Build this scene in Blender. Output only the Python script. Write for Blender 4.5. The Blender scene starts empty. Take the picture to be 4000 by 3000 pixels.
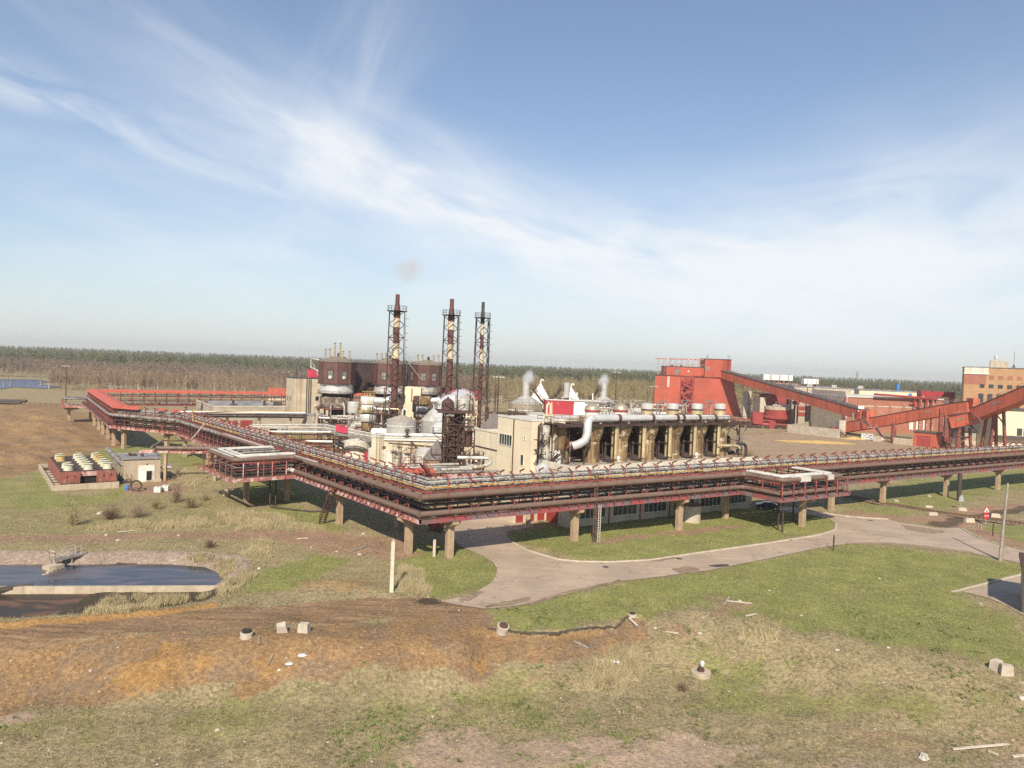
import bpy, math, random
import numpy as np
from mathutils import Vector, Matrix
rnd = random.Random(7)
C = bpy.context.scene.collection
SC = bpy.context.scene
R = math.radians
# ------------------------------------------------------------------ camera
FPX, HCAM = 2850.0, 26.0                       # focal length in photo pixels, camera height in metres
PITCH, ROLL = math.atan2(78, FPX), math.atan(0.0385)
fw = Vector((0, math.cos(PITCH), -math.sin(PITCH)))
r0 = Vector((1, 0, 0)); u0 = r0.cross(fw)
camR = math.cos(ROLL) * r0 + math.sin(ROLL) * u0
camU = math.cos(ROLL) * u0 - math.sin(ROLL) * r0
CAMP = Vector((0, 0, HCAM))
cd = bpy.data.cameras.new("camera"); cam = bpy.data.objects.new("camera", cd); C.objects.link(cam)
m = Matrix((camR, camU, -fw)).transposed().to_4x4(); m.translation = CAMP
cam.matrix_world = m
cd.sensor_fit = 'HORIZONTAL'; cd.sensor_width = 36; cd.lens = 36 * FPX / 4000
cd.clip_start = 0.5; cd.clip_end = 20000
SC.camera = cam
# ------------------------------------------------------------------ sun, sky, exposure
SUN_EL, SUN_AZ = R(39), R(184.5)                 # azimuth from +Y clockwise: behind the camera, a bit to the left
sdir = Vector((math.sin(SUN_AZ) * math.cos(SUN_EL), math.cos(SUN_AZ) * math.cos(SUN_EL), math.sin(SUN_EL)))
sl = bpy.data.lights.new("sun", 'SUN'); sl.energy = 4.7; sl.angle = R(0.53); sl.color = (1.0, 0.89, 0.72)
so = bpy.data.objects.new("sun", sl); C.objects.link(so); so.rotation_euler = sdir.to_track_quat('Z', 'Y').to_euler(); so.location = (0, -50, 120)
SC.view_settings.view_transform = 'Standard'; SC.view_settings.look = 'None'
SC.view_settings.exposure = 0.46; SC.view_settings.gamma = 1
try:
    SC.cycles.use_denoising = False; SC.cycles.max_bounces = 8; SC.cycles.volume_bounces = 12
    SC.cycles.volume_max_steps = 256; SC.cycles.transparent_max_bounces = 12
except Exception: pass
W = bpy.data.worlds.new("World"); SC.world = W; W.use_nodes = True
nt = W.node_tree; nt.nodes.clear()
def N(nt, typ, **kw):
    n = nt.nodes.new(typ)
    for k, v in kw.items():
        if k.startswith('i_'):
            key = k[2:]; key = int(key) if key.isdigit() else key
            n.inputs[key].default_value = v
        else: setattr(n, k, v)
    return n
def mth(nt, op, a, b=None, c=None, clamp=False):
    n = nt.nodes.new('ShaderNodeMath'); n.operation = op; n.use_clamp = clamp
    for i, x in enumerate((a, b, c)):
        if x is None: continue
        if isinstance(x, (int, float)): n.inputs[i].default_value = x
        else: nt.links.new(x, n.inputs[i])
    return n.outputs[0]
def mixc(nt, f, a, b, blend='MIX'):
    n = nt.nodes.new('ShaderNodeMix'); n.data_type = 'RGBA'; n.blend_type = blend
    for s, x in ((n.inputs[0], f), (n.inputs[6], a), (n.inputs[7], b)):
        if isinstance(x, (int, float)): s.default_value = x
        elif isinstance(x, (tuple, list)): s.default_value = (*x[:3], 1)
        else: nt.links.new(x, s)
    return n.outputs[2]
def ramp(nt, x, lo, hi, a=0.0, b=1.0):
    n = nt.nodes.new('ShaderNodeMapRange'); n.interpolation_type = 'SMOOTHSTEP'
    nt.links.new(x, n.inputs[0])
    for i, v in zip((1, 2, 3, 4), (lo, hi, a, b)): n.inputs[i].default_value = v
    return n.outputs[0]
def build_sky():
    L = nt.links
    sky = N(nt, 'ShaderNodeTexSky', sky_type='NISHITA', sun_disc=False, sun_elevation=SUN_EL, sun_rotation=SUN_AZ,
            altitude=50, air_density=1.15, dust_density=.7, ozone_density=2.2)
    tc = N(nt, 'ShaderNodeTexCoord'); sep = N(nt, 'ShaderNodeSeparateXYZ'); L.new(tc.outputs['Generated'], sep.inputs[0])
    az = mth(nt, 'ARCTAN2', sep.outputs[0], sep.outputs[1]); el = mth(nt, 'ARCSINE', sep.outputs[2])
    total = None
    # cirrus bands on the sky: (azimuth, elevation) of centre, half length, half width, slope, weight
    def band(u, v, hl, hw, slope, wgt, nsc, lo, hi, seed):
        nonlocal total
        a0 = math.atan((u - 2000) / FPX); e0 = (1422 + .0385 * (u - 2000) - v) / FPX * .95
        th = -math.atan(slope - .0385); c, s = math.cos(th), math.sin(th)
        da = mth(nt, 'SUBTRACT', az, a0); de = mth(nt, 'SUBTRACT', el, e0)
        p = mth(nt, 'ADD', mth(nt, 'MULTIPLY', da, c), mth(nt, 'MULTIPLY', de, s))
        q = mth(nt, 'SUBTRACT', mth(nt, 'MULTIPLY', de, c), mth(nt, 'MULTIPLY', da, s))
        cb = N(nt, 'ShaderNodeCombineXYZ'); L.new(mth(nt, 'MULTIPLY', p, nsc), cb.inputs[0])
        L.new(mth(nt, 'MULTIPLY', q, nsc * 3.4), cb.inputs[1]); cb.inputs[2].default_value = seed
        no = N(nt, 'ShaderNodeTexNoise', i_Scale=1.0, i_Detail=5.0, i_Roughness=.52, i_Distortion=.7); L.new(cb.outputs[0], no.inputs['Vector'])
        no2 = N(nt, 'ShaderNodeTexNoise', i_Scale=.45, i_Detail=3.0); L.new(cb.outputs[0], no2.inputs['Vector'])
        qw = mth(nt, 'ADD', q, mth(nt, 'MULTIPLY', mth(nt, 'SUBTRACT', no2.outputs[0], .5), hw / FPX * 1.6))
        g = mth(nt, 'ADD', mth(nt, 'POWER', mth(nt, 'ABSOLUTE', mth(nt, 'DIVIDE', p, hl / FPX)), 2.4),
                mth(nt, 'POWER', mth(nt, 'ABSOLUTE', mth(nt, 'DIVIDE', qw, hw / FPX)), 1.9))
        g = mth(nt, 'POWER', 2.718, mth(nt, 'MULTIPLY', g, -1.0))
        r = mth(nt, 'MULTIPLY', mth(nt, 'MULTIPLY', g, ramp(nt, no.outputs[0], lo, hi)), wgt)
        total = r if total is None else mth(nt, 'ADD', total, r)
    band(380, 590, 850, 95, .23, .62, 7, .22, .82, 1.3)
    band(850, 400, 800, 150, .42, .42, 5, .22, .85, 21.3)
    band(1500, 700, 650, 200, .40, .72, 5, .10, .9, 4.7)
    band(1750, 800, 950, 90, .36, .5, 8, .2, .8, 44.7)
    band(2500, 960, 950, 190, .20, .85, 6, .15, .85, 8.1)
    band(1310, 420, 520, 170, -1.9, .40, 4.5, .2, .9, 12.4)
    band(3650, 980, 1100, 300, -.10, .85, 4.5, .02, .75, 15.5)
    band(2000, 1150, 3500, 200, .04, .5, 3.5, .08, .85, 23.5)
    band(700, 900, 1000, 220, .22, .32, 5, .3, .85, 29.5)
    tot = mth(nt, 'MINIMUM', total, .93)
    # thin veil that whitens the air towards the horizon all round
    veil = mth(nt, 'POWER', 2.718, mth(nt, 'MULTIPLY', mth(nt, 'ABSOLUTE', el), -6.5))
    blue = mixc(nt, 1.0, sky.outputs[0], (.90, 1.0, 1.14), 'MULTIPLY')
    skyc = mixc(nt, mth(nt, 'ADD', mth(nt, 'MULTIPLY', veil, .56), .10), blue, (7.0, 7.7, 8.1))
    col = mixc(nt, tot, skyc, (8.3, 8.6, 8.9))
    bg = N(nt, 'ShaderNodeBackground', i_Strength=.08); L.new(col, bg.inputs[0])
    out = N(nt, 'ShaderNodeOutputWorld'); L.new(bg.outputs[0], out.inputs[0])
build_sky()
# ------------------------------------------------------------------ from photo pixel to place
def ray(u, v): return camR * ((u - 2000) / FPX) + camU * ((1500 - v) / FPX) + fw
def G(u, v, z=0.0):
    d = ray(u, v); return CAMP + d * ((z - HCAM) / d.z)
def AT(u, v, Y):
    d = ray(u, v); return CAMP + d * (Y / d.y)
def X_(u, Y, z=9.0):
    k = (u-2000)/FPX; return (k*(Y*fw.y+(z-HCAM)*fw.z)-Y*camR.y-(z-HCAM)*camR.z)/camR.x
def HZ(p, v):
    q = Vector((p[0], p[1], -HCAM)); k = 1500 - v
    return (FPX * q.dot(camU) - k * q.dot(fw)) / (k * fw.z - FPX * camU.z)
# ------------------------------------------------------------------ mesh builder
class MB:
    def __init__(s): s.v = []; s.f = []; s.sm = []
    def add(s, vs, fs, smooth=False):
        o = len(s.v); s.v += [tuple(p) for p in vs]
        for f in fs: s.f.append(tuple(i + o for i in f)); s.sm.append(smooth)
    def box(s, x0, x1, y0, y1, z0, z1):
        s.add([(x0,y0,z0),(x1,y0,z0),(x1,y1,z0),(x0,y1,z0),(x0,y0,z1),(x1,y0,z1),(x1,y1,z1),(x0,y1,z1)],
              [(3,2,1,0),(4,5,6,7),(0,1,5,4),(1,2,6,5),(2,3,7,6),(3,0,4,7)])
    def bar(s, p, q, w=.1, h=None, up=(0,0,1)):
        p = Vector(p); q = Vector(q); d = q - p
        if d.length < 1e-6: return
        d.normalize(); up = Vector(up)
        if abs(d.dot(up)) > .97: up = Vector((1, 0, 0)) if abs(d.x) < .9 else Vector((0, 1, 0))
        x = d.cross(up).normalized() * (w / 2); y = x.cross(d).normalized() * ((h or w) / 2)
        vs = [p-x-y, p+x-y, p+x+y, p-x+y, q-x-y, q+x-y, q+x+y, q-x+y]
        s.add(vs, [(3,2,1,0),(4,5,6,7),(0,1,5,4),(1,2,6,5),(2,3,7,6),(3,0,4,7)])
    def tube(s, pts, r, n=10, cap=True, bend=0.0):
        pts = [Vector(p) for p in pts]
        if bend > 0 and len(pts) > 2:
            out = [pts[0]]
            for i in range(1, len(pts)-1):
                a = pts[i-1]-pts[i]; b = pts[i+1]-pts[i]; k = min(bend, a.length*.49, b.length*.49)
                A = pts[i]+a.normalized()*k; B = pts[i]+b.normalized()*k
                for j in range(6):
                    t = j/5; out.append(A*(1-t)**2 + pts[i]*2*t*(1-t) + B*t*t)
            out.append(pts[-1]); pts = out
        rr = r if isinstance(r, (list, tuple)) else [r]*len(pts)
        o = len(s.v); prev = None
        for i, p in enumerate(pts):
            d = (pts[min(i+1, len(pts)-1)] - pts[max(i-1, 0)]).normalized()
            if prev is None:
                x = d.cross(Vector((0,0,1)))
                if x.length < .05: x = Vector((1,0,0)).cross(d)
                x.normalize()
            else:
                x = (prev - d*prev.dot(d)).normalized()
            prev = x; y = d.cross(x)
            for k in range(n):
                a = 2*math.pi*k/n; s.v.append(tuple(p + (x*math.cos(a)+y*math.sin(a))*rr[i]))
        for i in range(len(pts)-1):
            for k in range(n):
                s.f.append((o+i*n+k, o+i*n+(k+1)%n, o+(i+1)*n+(k+1)%n, o+(i+1)*n+k)); s.sm.append(True)
        if cap:
            s.f.append(tuple(o+k for k in range(n))[::-1]); s.sm.append(False)
            e = o+(len(pts)-1)*n; s.f.append(tuple(e+k for k in range(n))); s.sm.append(False)
    def lathe(s, c, prof, n=24, rot=0.0, smooth=True, cap=True):
        o = len(s.v); cx, cy, cz = c
        for (r, z) in prof:
            for k in range(n):
                a = rot + 2*math.pi*k/n; s.v.append((cx+r*math.cos(a), cy+r*math.sin(a), cz+z))
        for i in range(len(prof)-1):
            for k in range(n):
                s.f.append((o+i*n+k, o+i*n+(k+1)%n, o+(i+1)*n+(k+1)%n, o+(i+1)*n+k)); s.sm.append(smooth)
        if cap:
            s.f.append(tuple(o+k for k in range(n))[::-1]); s.sm.append(False)
            e = o+(len(prof)-1)*n; s.f.append(tuple(e+k for k in range(n))); s.sm.append(False)
    def ring(s, c, r, w, h, n=24, a0=0, a1=2*math.pi):
        pts = [(c[0]+r*math.cos(a0+(a1-a0)*k/n), c[1]+r*math.sin(a0+(a1-a0)*k/n), c[2]) for k in range(n+1)]
        for a, b in zip(pts, pts[1:]): s.bar(a, b, w, h)
    def prism(s, pts, z0, z1):
        n = len(pts); vs = [(p[0],p[1],z0) for p in pts]+[(p[0],p[1],z1) for p in pts]
        s.add(vs, [tuple(range(n))[::-1], tuple(range(n, 2*n))]+[(i,(i+1)%n,n+(i+1)%n,n+i) for i in range(n)])
    def slab(s, pts, dv):
        """planar polygon pts extruded by vector dv"""
        n = len(pts); dv = Vector(dv); vs = [Vector(p) for p in pts]+[Vector(p)+dv for p in pts]
        s.add(vs, [tuple(range(n))[::-1], tuple(range(n, 2*n))]+[(i,(i+1)%n,n+(i+1)%n,n+i) for i in range(n)])
    def rail(s, pts, h=1.05, step=1.6, w=.06, mid=True, close=False):
        pts = [Vector(p) for p in pts]
        if close: pts = pts+[pts[0]]
        for a, b in zip(pts, pts[1:]):
            s.bar(a+Vector((0,0,h)), b+Vector((0,0,h)), w)
            if mid: s.bar(a+Vector((0,0,h*.5)), b+Vector((0,0,h*.5)), w*.8)
            k = max(1, int((b-a).length/step+.5))
            for i in range(k+1):
                p = a.lerp(b, i/k); s.bar(p, p+Vector((0,0,h)), w)
    def ladder(s, p, q, w=.5, side=(1,0,0), step=.45, t=.06):
        p = Vector(p); q = Vector(q); sd = Vector(side).normalized()*(w/2)
        s.bar(p-sd, q-sd, t); s.bar(p+sd, q+sd, t); k = int((q-p).length/step)
        for i in range(1, k):
            c = p.lerp(q, i/k); s.bar(c-sd, c+sd, t*.7)
    def stair(s, p, q, w=.9, side=(0,1,0), t=.08, step=.5):
        p = Vector(p); q = Vector(q); sd = Vector(side).normalized()*(w/2); up = Vector((0,0,1))
        for k in (-1, 1):
            s.bar(p+sd*k, q+sd*k, t, t*3); s.bar(p+sd*k+up, q+sd*k+up, t*.7)
            for i in range(4):
                c = p.lerp(q, i/3)+sd*k; s.bar(c, c+up, t*.6)
        n = max(2, int((q-p).length/step))
        for i in range(1, n):
            c = p.lerp(q, i/n); s.bar(c-sd, c+sd, .28, .05)
    def rock(s, c, rx, ry, rz, seed=0, n=7):
        r = random.Random(seed); o = len(s.v)
        rows = 5
        for i in range(rows):
            t = math.pi*(i/(rows-1)); 
            for k in range(n):
                a = 2*math.pi*k/n+i*.3; f = .78+.35*r.random()
                s.v.append((c[0]+rx*math.sin(t)*math.cos(a)*f+(.001*k), c[1]+ry*math.sin(t)*math.sin(a)*f, c[2]+rz*math.cos(t)*(.85+.2*r.random()*(0<i<rows-1))))
        for i in range(rows-1):
            for k in range(n):
                s.f.append((o+i*n+k, o+(i+1)*n+k, o+(i+1)*n+(k+1)%n, o+i*n+(k+1)%n)); s.sm.append(False)
    def mesh(s, name, mt):
        me = bpy.data.meshes.new(name); me.from_pydata(s.v, [], s.f); me.update()
        if any(s.sm):
            me.polygons.foreach_set('use_smooth', s.sm)
            try: me.set_sharp_from_angle(angle=R(38))
            except Exception: pass
        me.materials.append(MAT[mt] if isinstance(mt, str) else mt)
        return me
MAT = {}
def link(name, data, parent=None, loc=None, rz=0):
    o = bpy.data.objects.new(name, data); C.objects.link(o)
    if parent: o.parent = parent
    if loc is not None: o.location = loc
    o.rotation_euler = (0, 0, rz)
    return o
def tag(o, label, cat, group=None, kind=None):
    if label: o['label'] = label
    if cat: o['category'] = cat
    if group: o['group'] = group
    if kind: o['kind'] = kind
    return o
class Thing:
    """an Empty at the thing's base that parents its parts; parts are given in its local frame"""
    def __init__(s, name, label, cat, loc=(0,0,0), rz=0, group=None):
        s.o = link(name, None, None, loc, rz); tag(s.o, label, cat, group); s.loc = Vector(loc); s.rz = rz
        s.M = Matrix.Translation(s.loc) @ Matrix.Rotation(rz, 4, 'Z'); s.I = s.M.inverted()
    def part(s, name, mb, mt, parent=None, label=None):
        if not mb.v: return None
        o = link(name, mb.mesh(name, mt), parent or s.o)
        if label: o['label'] = label
        return o
    def L(s, p): return s.I @ Vector(p)
def solo(name, mb, mt, label, cat, loc=(0,0,0), rz=0, group=None, kind=None):
    o = link(name, mb.mesh(name, mt), None, loc, rz); return tag(o, label, cat, group, kind)
KIDS = {}
def dup(root, loc, rz=0, label=None, sc=None, group=None):
    """copy of a thing and of each of its parts and sub-parts"""
    r = root.copy(); C.objects.link(r); r.location = loc; r.rotation_euler = (0, 0, rz)
    if sc: r.scale = sc if isinstance(sc, (tuple, list)) else (sc, sc, sc)
    if label: r['label'] = label
    if group: r['group'] = group
    for ch in list(root.children):
        c = ch.copy(); C.objects.link(c); c.parent = r
        for g in list(ch.children):
            d = g.copy(); C.objects.link(d); d.parent = c
    return r
# ------------------------------------------------------------------ materials
def mat(name, col, rough=.75, metal=0.0, var=.22, vs=.7, rust=None, streak=None, panel=None, rib=None, bump=.0, bs=8.0, brick=None, spec=None, fine=.12):
    mt = bpy.data.materials.new(name); mt.use_nodes = True; t = mt.node_tree; L = t.links
    bs_ = t.nodes['Principled BSDF']
    tc = N(t, 'ShaderNodeTexCoord'); oi = N(t, 'ShaderNodeObjectInfo')
    va = N(t, 'ShaderNodeVectorMath', operation='ADD'); L.new(tc.outputs['Object'], va.inputs[0])
    sc = N(t, 'ShaderNodeVectorMath', operation='SCALE'); cb = N(t, 'ShaderNodeCombineXYZ')
    for i in range(3): L.new(oi.outputs['Random'], cb.inputs[i])
    L.new(cb.outputs[0], sc.inputs[0]); sc.inputs['Scale'].default_value = 37.0; L.new(sc.outputs[0], va.inputs[1])
    P = va.outputs[0]
    def noise(scale, detail=6, vec=P, dist=0, rough_=.6):
        n = N(t, 'ShaderNodeTexNoise', i_Scale=scale, i_Detail=detail, i_Roughness=rough_, i_Distortion=dist); L.new(vec, n.inputs['Vector']); return n.outputs[0]
    def stretch(sx, sy, sz):
        mp = N(t, 'ShaderNodeMapping'); mp.inputs['Scale'].default_value = (sx, sy, sz); L.new(P, mp.inputs[0]); return mp.outputs[0]
    lo = tuple(c*(1-var) for c in col); hi = tuple(min(1, c*(1+var)) for c in col)
    c = mixc(t, ramp(t, noise(vs), .3, .7), lo, hi)
    if fine: c = mixc(t, ramp(t, noise(vs*9, 3), .25, .75), mixc(t, fine, c, (0,0,0)), c)
    if brick:
        bw, bh, bc = brick
        fr = noise(1, 2, stretch(.9, .9, 9)); c = mixc(t, ramp(t, fr, .4, .62), c, bc)
    if panel:
        pw, ph, lw, pc = panel
        sp = N(t, 'ShaderNodeSeparateXYZ'); L.new(tc.outputs['Object'], sp.inputs[0])
        msk = None
        for ax, per in ((0, pw), (1, pw), (2, ph)):
            if not per: continue
            fr = mth(t, 'FRACT', mth(t, 'DIVIDE', mth(t, 'ADD', sp.outputs[ax], .371*per if ax < 2 else 0), per))
            k = mth(t, 'LESS_THAN', fr, lw/per); msk = k if msk is None else mth(t, 'MAXIMUM', msk, k)
        # each panel a slightly different tone
        wn = N(t, 'ShaderNodeTexWhiteNoise'); sn = N(t, 'ShaderNodeVectorMath', operation='SNAP'); sn.inputs[1].default_value = (pw or 9, pw or 9, ph or 9)
        of = N(t, 'ShaderNodeVectorMath', operation='ADD'); L.new(tc.outputs['Object'], of.inputs[0]); of.inputs[1].default_value = (.371*(pw or 0), .371*(pw or 0), 0)
        L.new(of.outputs[0], sn.inputs[0]); L.new(sn.outputs[0], wn.inputs['Vector'])
        c = mixc(t, mth(t, 'MULTIPLY', wn.outputs[0], .22), c, tuple(x*.55 for x in col))
        c = mixc(t, mth(t, 'MULTIPLY', msk, .8), c, pc)
    if streak:
        scol, amt, sw = streak
        k = ramp(t, noise(1, 5, stretch(sw, sw, sw*.07)), .62-amt*.35, .82-amt*.3); c = mixc(t, mth(t, 'MULTIPLY', k, .85), c, scol)
    rmask = None
    if rust:
        rcol, amt, rs = rust
        k = ramp(t, noise(rs, 8, P, .6, .68), .66-amt*.4, .74-amt*.36); rmask = k
        c = mixc(t, mth(t, 'MULTIPLY', k, .92), c, rcol)
    L.new(c, bs_.inputs['Base Color'])
    bs_.inputs['Metallic'].default_value = metal
    rg = ramp(t, noise(vs*2.3, 3), .3, .7, max(.05, rough-.12), min(1, rough+.12))
    if rmask is not None and metal > 0:
        L.new(mth(t, 'MULTIPLY', mth(t, 'SUBTRACT', 1.0, rmask), metal), bs_.inputs['Metallic'])
        rg = mth(t, 'MAXIMUM', rg, mth(t, 'MULTIPLY', rmask, .85))
    L.new(rg, bs_.inputs['Roughness'])
    if spec is not None: bs_.inputs['Specular IOR Level'].default_value = spec
    h = None
    if rib:
        per, st = rib
        sp = N(t, 'ShaderNodeSeparateXYZ'); L.new(tc.outputs['Object'], sp.inputs[0])
        h = mth(t, 'MULTIPLY', mth(t, 'SINE', mth(t, 'MULTIPLY', mth(t, 'ADD', sp.outputs[0], mth(t, 'MULTIPLY', sp.outputs[1], 1.0)), 6.283/per)), st)
    if bump:
        b2 = mth(t, 'MULTIPLY', noise(bs, 6), bump); h = b2 if h is None else mth(t, 'ADD', h, b2)
    if h is not None:
        bn = N(t, 'ShaderNodeBump', i_Strength=.6, i_Distance=.25); L.new(h, bn.inputs['Height']); L.new(bn.outputs[0], bs_.inputs['Normal'])
    MAT[name] = mt; return mt
RUST = (.075, .032, .02); DRUST = (.045, .026, .022)
mat('red_steel', (.26, .068, .056), .65, rust=((.11, .045, .035), .45, 1.0), var=.3)
mat('pink_steel', (.40, .15, .13), .7, rust=((.55, .42, .38), .45, .8), streak=((.16, .05, .04), .45, 2.5))
mat('grey_red_steel', (.17, .13, .14), .7, rust=((.30, .06, .055), .5, .45), streak=((.12, .045, .04), .4, 2))
mat('brown_pipe', (.066, .040, .035), .62, var=.25, rust=((.12, .05, .03), .3, .9), panel=(0, 0, .1, (.3, .2, .15)), bump=.05)
mat('dark_pipe', (.05, .042, .042), .6, rust=((.10, .04, .03), .35, 2))
mat('grey_pipe', (.22, .20, .18), .5, var=.35, rust=((.07, .055, .05), .42, 1.6), streak=((.5, .48, .45), .4, 3))
mat('pale_pipe', (.42, .39, .345), .5, var=.2, rust=((.11, .09, .08), .38, 1.4))
mat('pale_clad', (.56, .54, .49), .5, var=.12, rust=((.33, .29, .24), .28, 1.2))
mat('white_clad', (.68, .655, .60), .45, var=.08, rust=((.45, .40, .33), .2, 1.5))
mat('black_pipe', (.045, .042, .042), .6, rust=((.3, .28, .26), .25, 2))
mat('yellow_pipe', (.55, .33, .05), .6, rust=((.3, .12, .03), .3, 2))
mat('concrete_pillar', (.40, .29, .19), .9, var=.15, vs=1.2, bump=.05, streak=((.24, .17, .12), .3, 2))
mat('concrete', (.46, .38, .28), .9, var=.15, vs=.9, bump=.05, streak=((.30, .24, .17), .35, 1.5))
mat('pale_concrete', (.50, .43, .34), .9, var=.14, vs=.6, bump=.05, rust=((.36, .28, .19), .3, .7))
mat('beige_panel', (.74, .635, .46), .85, var=.05, vs=.3, panel=(3.0, 1.85, .03, (.5, .4, .28)), streak=((.62, .5, .34), .2, 1.2), fine=.05)
mat('beige_wall', (.74, .64, .47), .85, var=.08, vs=.3, panel=(6.2, 0, .05, (.3, .22, .15)), streak=((.48, .37, .25), .3, 1.0))
mat('cream_wall', (.60, .52, .38), .85, var=.08, vs=.3, panel=(6.0, 0, .05, (.35, .3, .22)), streak=((.45, .38, .28), .35, 1.0))
mat('parapet', (.70, .64, .53), .85, var=.1, panel=(1.6, 0, .05, (.3, .22, .18)), streak=((.45, .36, .26), .35, 1.5))
mat('block_wall', (.56, .47, .35), .9, var=.12, vs=.4, panel=(2.6, 1.3, .05, (.38, .32, .24)), streak=((.34, .23, .14), .4, .8))
mat('grey_wall', (.42, .37, .30), .9, var=.12, vs=.4, panel=(6, 1.6, .06, (.2, .18, .15)))
mat('tan_panel', (.44, .36, .26), .9, var=.08, vs=.4, panel=(.6, 0, .03, (.36, .29, .2)))
mat('roof_felt', (.20, .195, .195), .8, var=.3, vs=.25, rust=((.36, .36, .37), .42, .3))
mat('dark_roof', (.075, .07, .068), .85, var=.2)
mat('gable_grey', (.145, .12, .12), .7, var=.1, panel=(.9, 0, .04, (.1, .08, .08)))
mat('kiln_brown', (.118, .054, .047), .62, var=.25, vs=.35, panel=(2.6, 2.75, .06, (.04, .022, .022)), streak=((.15, .065, .055), .3, 1.2))
mat('kiln_dark', (.058, .036, .035), .62, var=.25, vs=.35, panel=(3.1, 3.1, .06, (.035, .022, .022)), streak=((.10, .055, .05), .35, 1.2))
mat('kiln_roof', (.20, .165, .12), .8, var=.2, vs=1)
mat('aluminium', (.72, .71, .68), .36, .35, var=.08, vs=.5, rust=((.45, .38, .28), .12, .9), panel=(0, 1.2, .03, (.35, .33, .3)))
mat('aluminium_worn', (.68, .65, .59), .42, .35, var=.15, rust=((.22, .15, .08), .42, .55), panel=(0, 1.1, .04, (.3, .26, .2)))
mat('white_tank', (.66, .63, .56), .6, var=.1, streak=((.42, .32, .17), .45, 2.0), rib=(.3, .03), panel=(0, 1.8, .03, (.4, .38, .34)))
mat('grey_tank', (.44, .43, .40), .5, .25, var=.1, streak=((.32, .30, .27), .4, 2.0), panel=(0, 1.25, .05, (.3, .29, .27)))
mat('tank_roof', (.33, .285, .235), .75, var=.2, vs=1.2)
mat('rusty_clad', (.30, .20, .11), .6, .35, var=.3, vs=.4, rust=((.16, .075, .035), .4, .7), panel=(0, 1.5, .04, (.15, .09, .05)))
mat('kiln_shell', (.30, .25, .19), .85, var=.45, vs=.8, rust=((.09, .06, .045), .55, .9), panel=(1.6, 1.3, .06, (.08, .06, .05)))
mat('brass_clad', (.43, .31, .16), .42, .25, var=.35, vs=.4, streak=((.12, .065, .035), .75, 2.2), rust=((.52, .44, .30), .30, .55), panel=(0, 1.55, .05, (.22, .14, .07)))
mat('brass_pale', (.60, .50, .30), .4, .25, var=.2, vs=.5, streak=((.33, .2, .09), .45, 2.0), panel=(0, 1.3, .05, (.3, .22, .12)))
mat('dome_metal', (.50, .42, .31), .36, .5, var=.15)
mat('rust_steel', (.085, .042, .032), .8, var=.35, vs=1.2, rust=((.05, .028, .024), .4, 2))
mat('dark_rust', (.055, .032, .028), .85, var=.3, vs=1.0, rust=((.11, .05, .03), .35, 1.5))
mat('stack_brown', (.115, .043, .035), .7, var=.25, vs=.5, rust=((.06, .032, .03), .35, .6))
mat('stack_cream', (.62, .52, .36), .65, var=.15, rust=((.4, .3, .2), .3, .9))
mat('stack_black', (.055, .04, .04), .7, var=.25)
mat('orange_red', (.50, .115, .062), .65, var=.16, vs=.12, panel=(2.5, 0, .2, (.28, .055, .035)), streak=((.36, .08, .05), .32, .5), rust=((.24, .07, .045), .10, .5), rib=(.25, .02))
mat('orange_roof', (.52, .11, .065), .6, var=.12, vs=.5, rib=(.3, .05), streak=((.42, .07, .04), .3, 1))
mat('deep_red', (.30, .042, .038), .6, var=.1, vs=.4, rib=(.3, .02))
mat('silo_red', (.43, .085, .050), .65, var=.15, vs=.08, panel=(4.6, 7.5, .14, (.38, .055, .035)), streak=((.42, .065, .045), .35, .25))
mat('crimson', (.36, .028, .042), .55, var=.1, rib=(.25, .03), rust=((.4, .3, .2), .1, .6))
mat('magenta_tarp', (.55, .05, .10), .55, var=.2, bump=.6, bs=2)
mat('brick_tan', (.46, .28, .15), .9, var=.12, vs=.35, brick=(.25, .08, (.38, .21, .11)))
mat('brick_red', (.38, .155, .10), .9, var=.15, vs=.35, brick=(.25, .08, (.31, .12, .08)), streak=((.25, .12, .09), .3, .5))
mat('brick_infill', (.42, .19, .12), .9, var=.12, vs=.5, brick=(.25, .08, (.36, .15, .1)))
mat('corrugated', (.42, .40, .35), .55, .2, var=.12, rib=(.5, .12), streak=((.3, .28, .24), .35, 2))
mat('glass', (.045, .055, .06), .12, var=.5, vs=.9, fine=0)
mat('glass_pale', (.20, .21, .20), .15, var=.5, vs=1.1, fine=0)
mat('frame_white', (.72, .69, .62), .6, var=.05)
mat('frame_dark', (.07, .06, .055), .7)
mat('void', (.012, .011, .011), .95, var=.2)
mat('roof_pale', (.56, .53, .48), .8, var=.12, vs=.4)
mat('white_metal', (.78, .77, .73), .45, var=.06, rib=(.3, .03), panel=(1.2, 0, .04, (.5, .5, .48)))
mat('white_plastic', (.82, .81, .77), .5, var=.05)
mat('faded_red', (.29, .095, .068), .7, var=.2, vs=.8, rust=((.3, .22, .18), .25, 1.2), streak=((.18, .07, .05), .35, 2))
mat('post_pale', (.60, .52, .40), .9, var=.12, vs=2, streak=((.42, .34, .25), .35, 3))
mat('block_pale', (.48, .42, .34), .9, var=.15, vs=2)
mat('green_fan', (.50, .50, .38), .6, var=.1, streak=((.55, .45, .15), .3, 3))
mat('yellow_fan', (.46, .33, .12), .65, var=.15, streak=((.4, .42, .3), .3, 3))
mat('rail_yellow', (.52, .42, .16), .65, var=.15, rust=((.25, .14, .05), .25, 2))
mat('grey_steel', (.24, .22, .21), .6, var=.2, rust=((.10, .05, .035), .25, 2))
mat('light_steel', (.50, .48, .44), .5, .3, var=.15)
mat('blue_drum', (.04, .20, .55), .45, var=.08)
mat('wood', (.26, .20, .14), .9, var=.2, vs=2)
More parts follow.
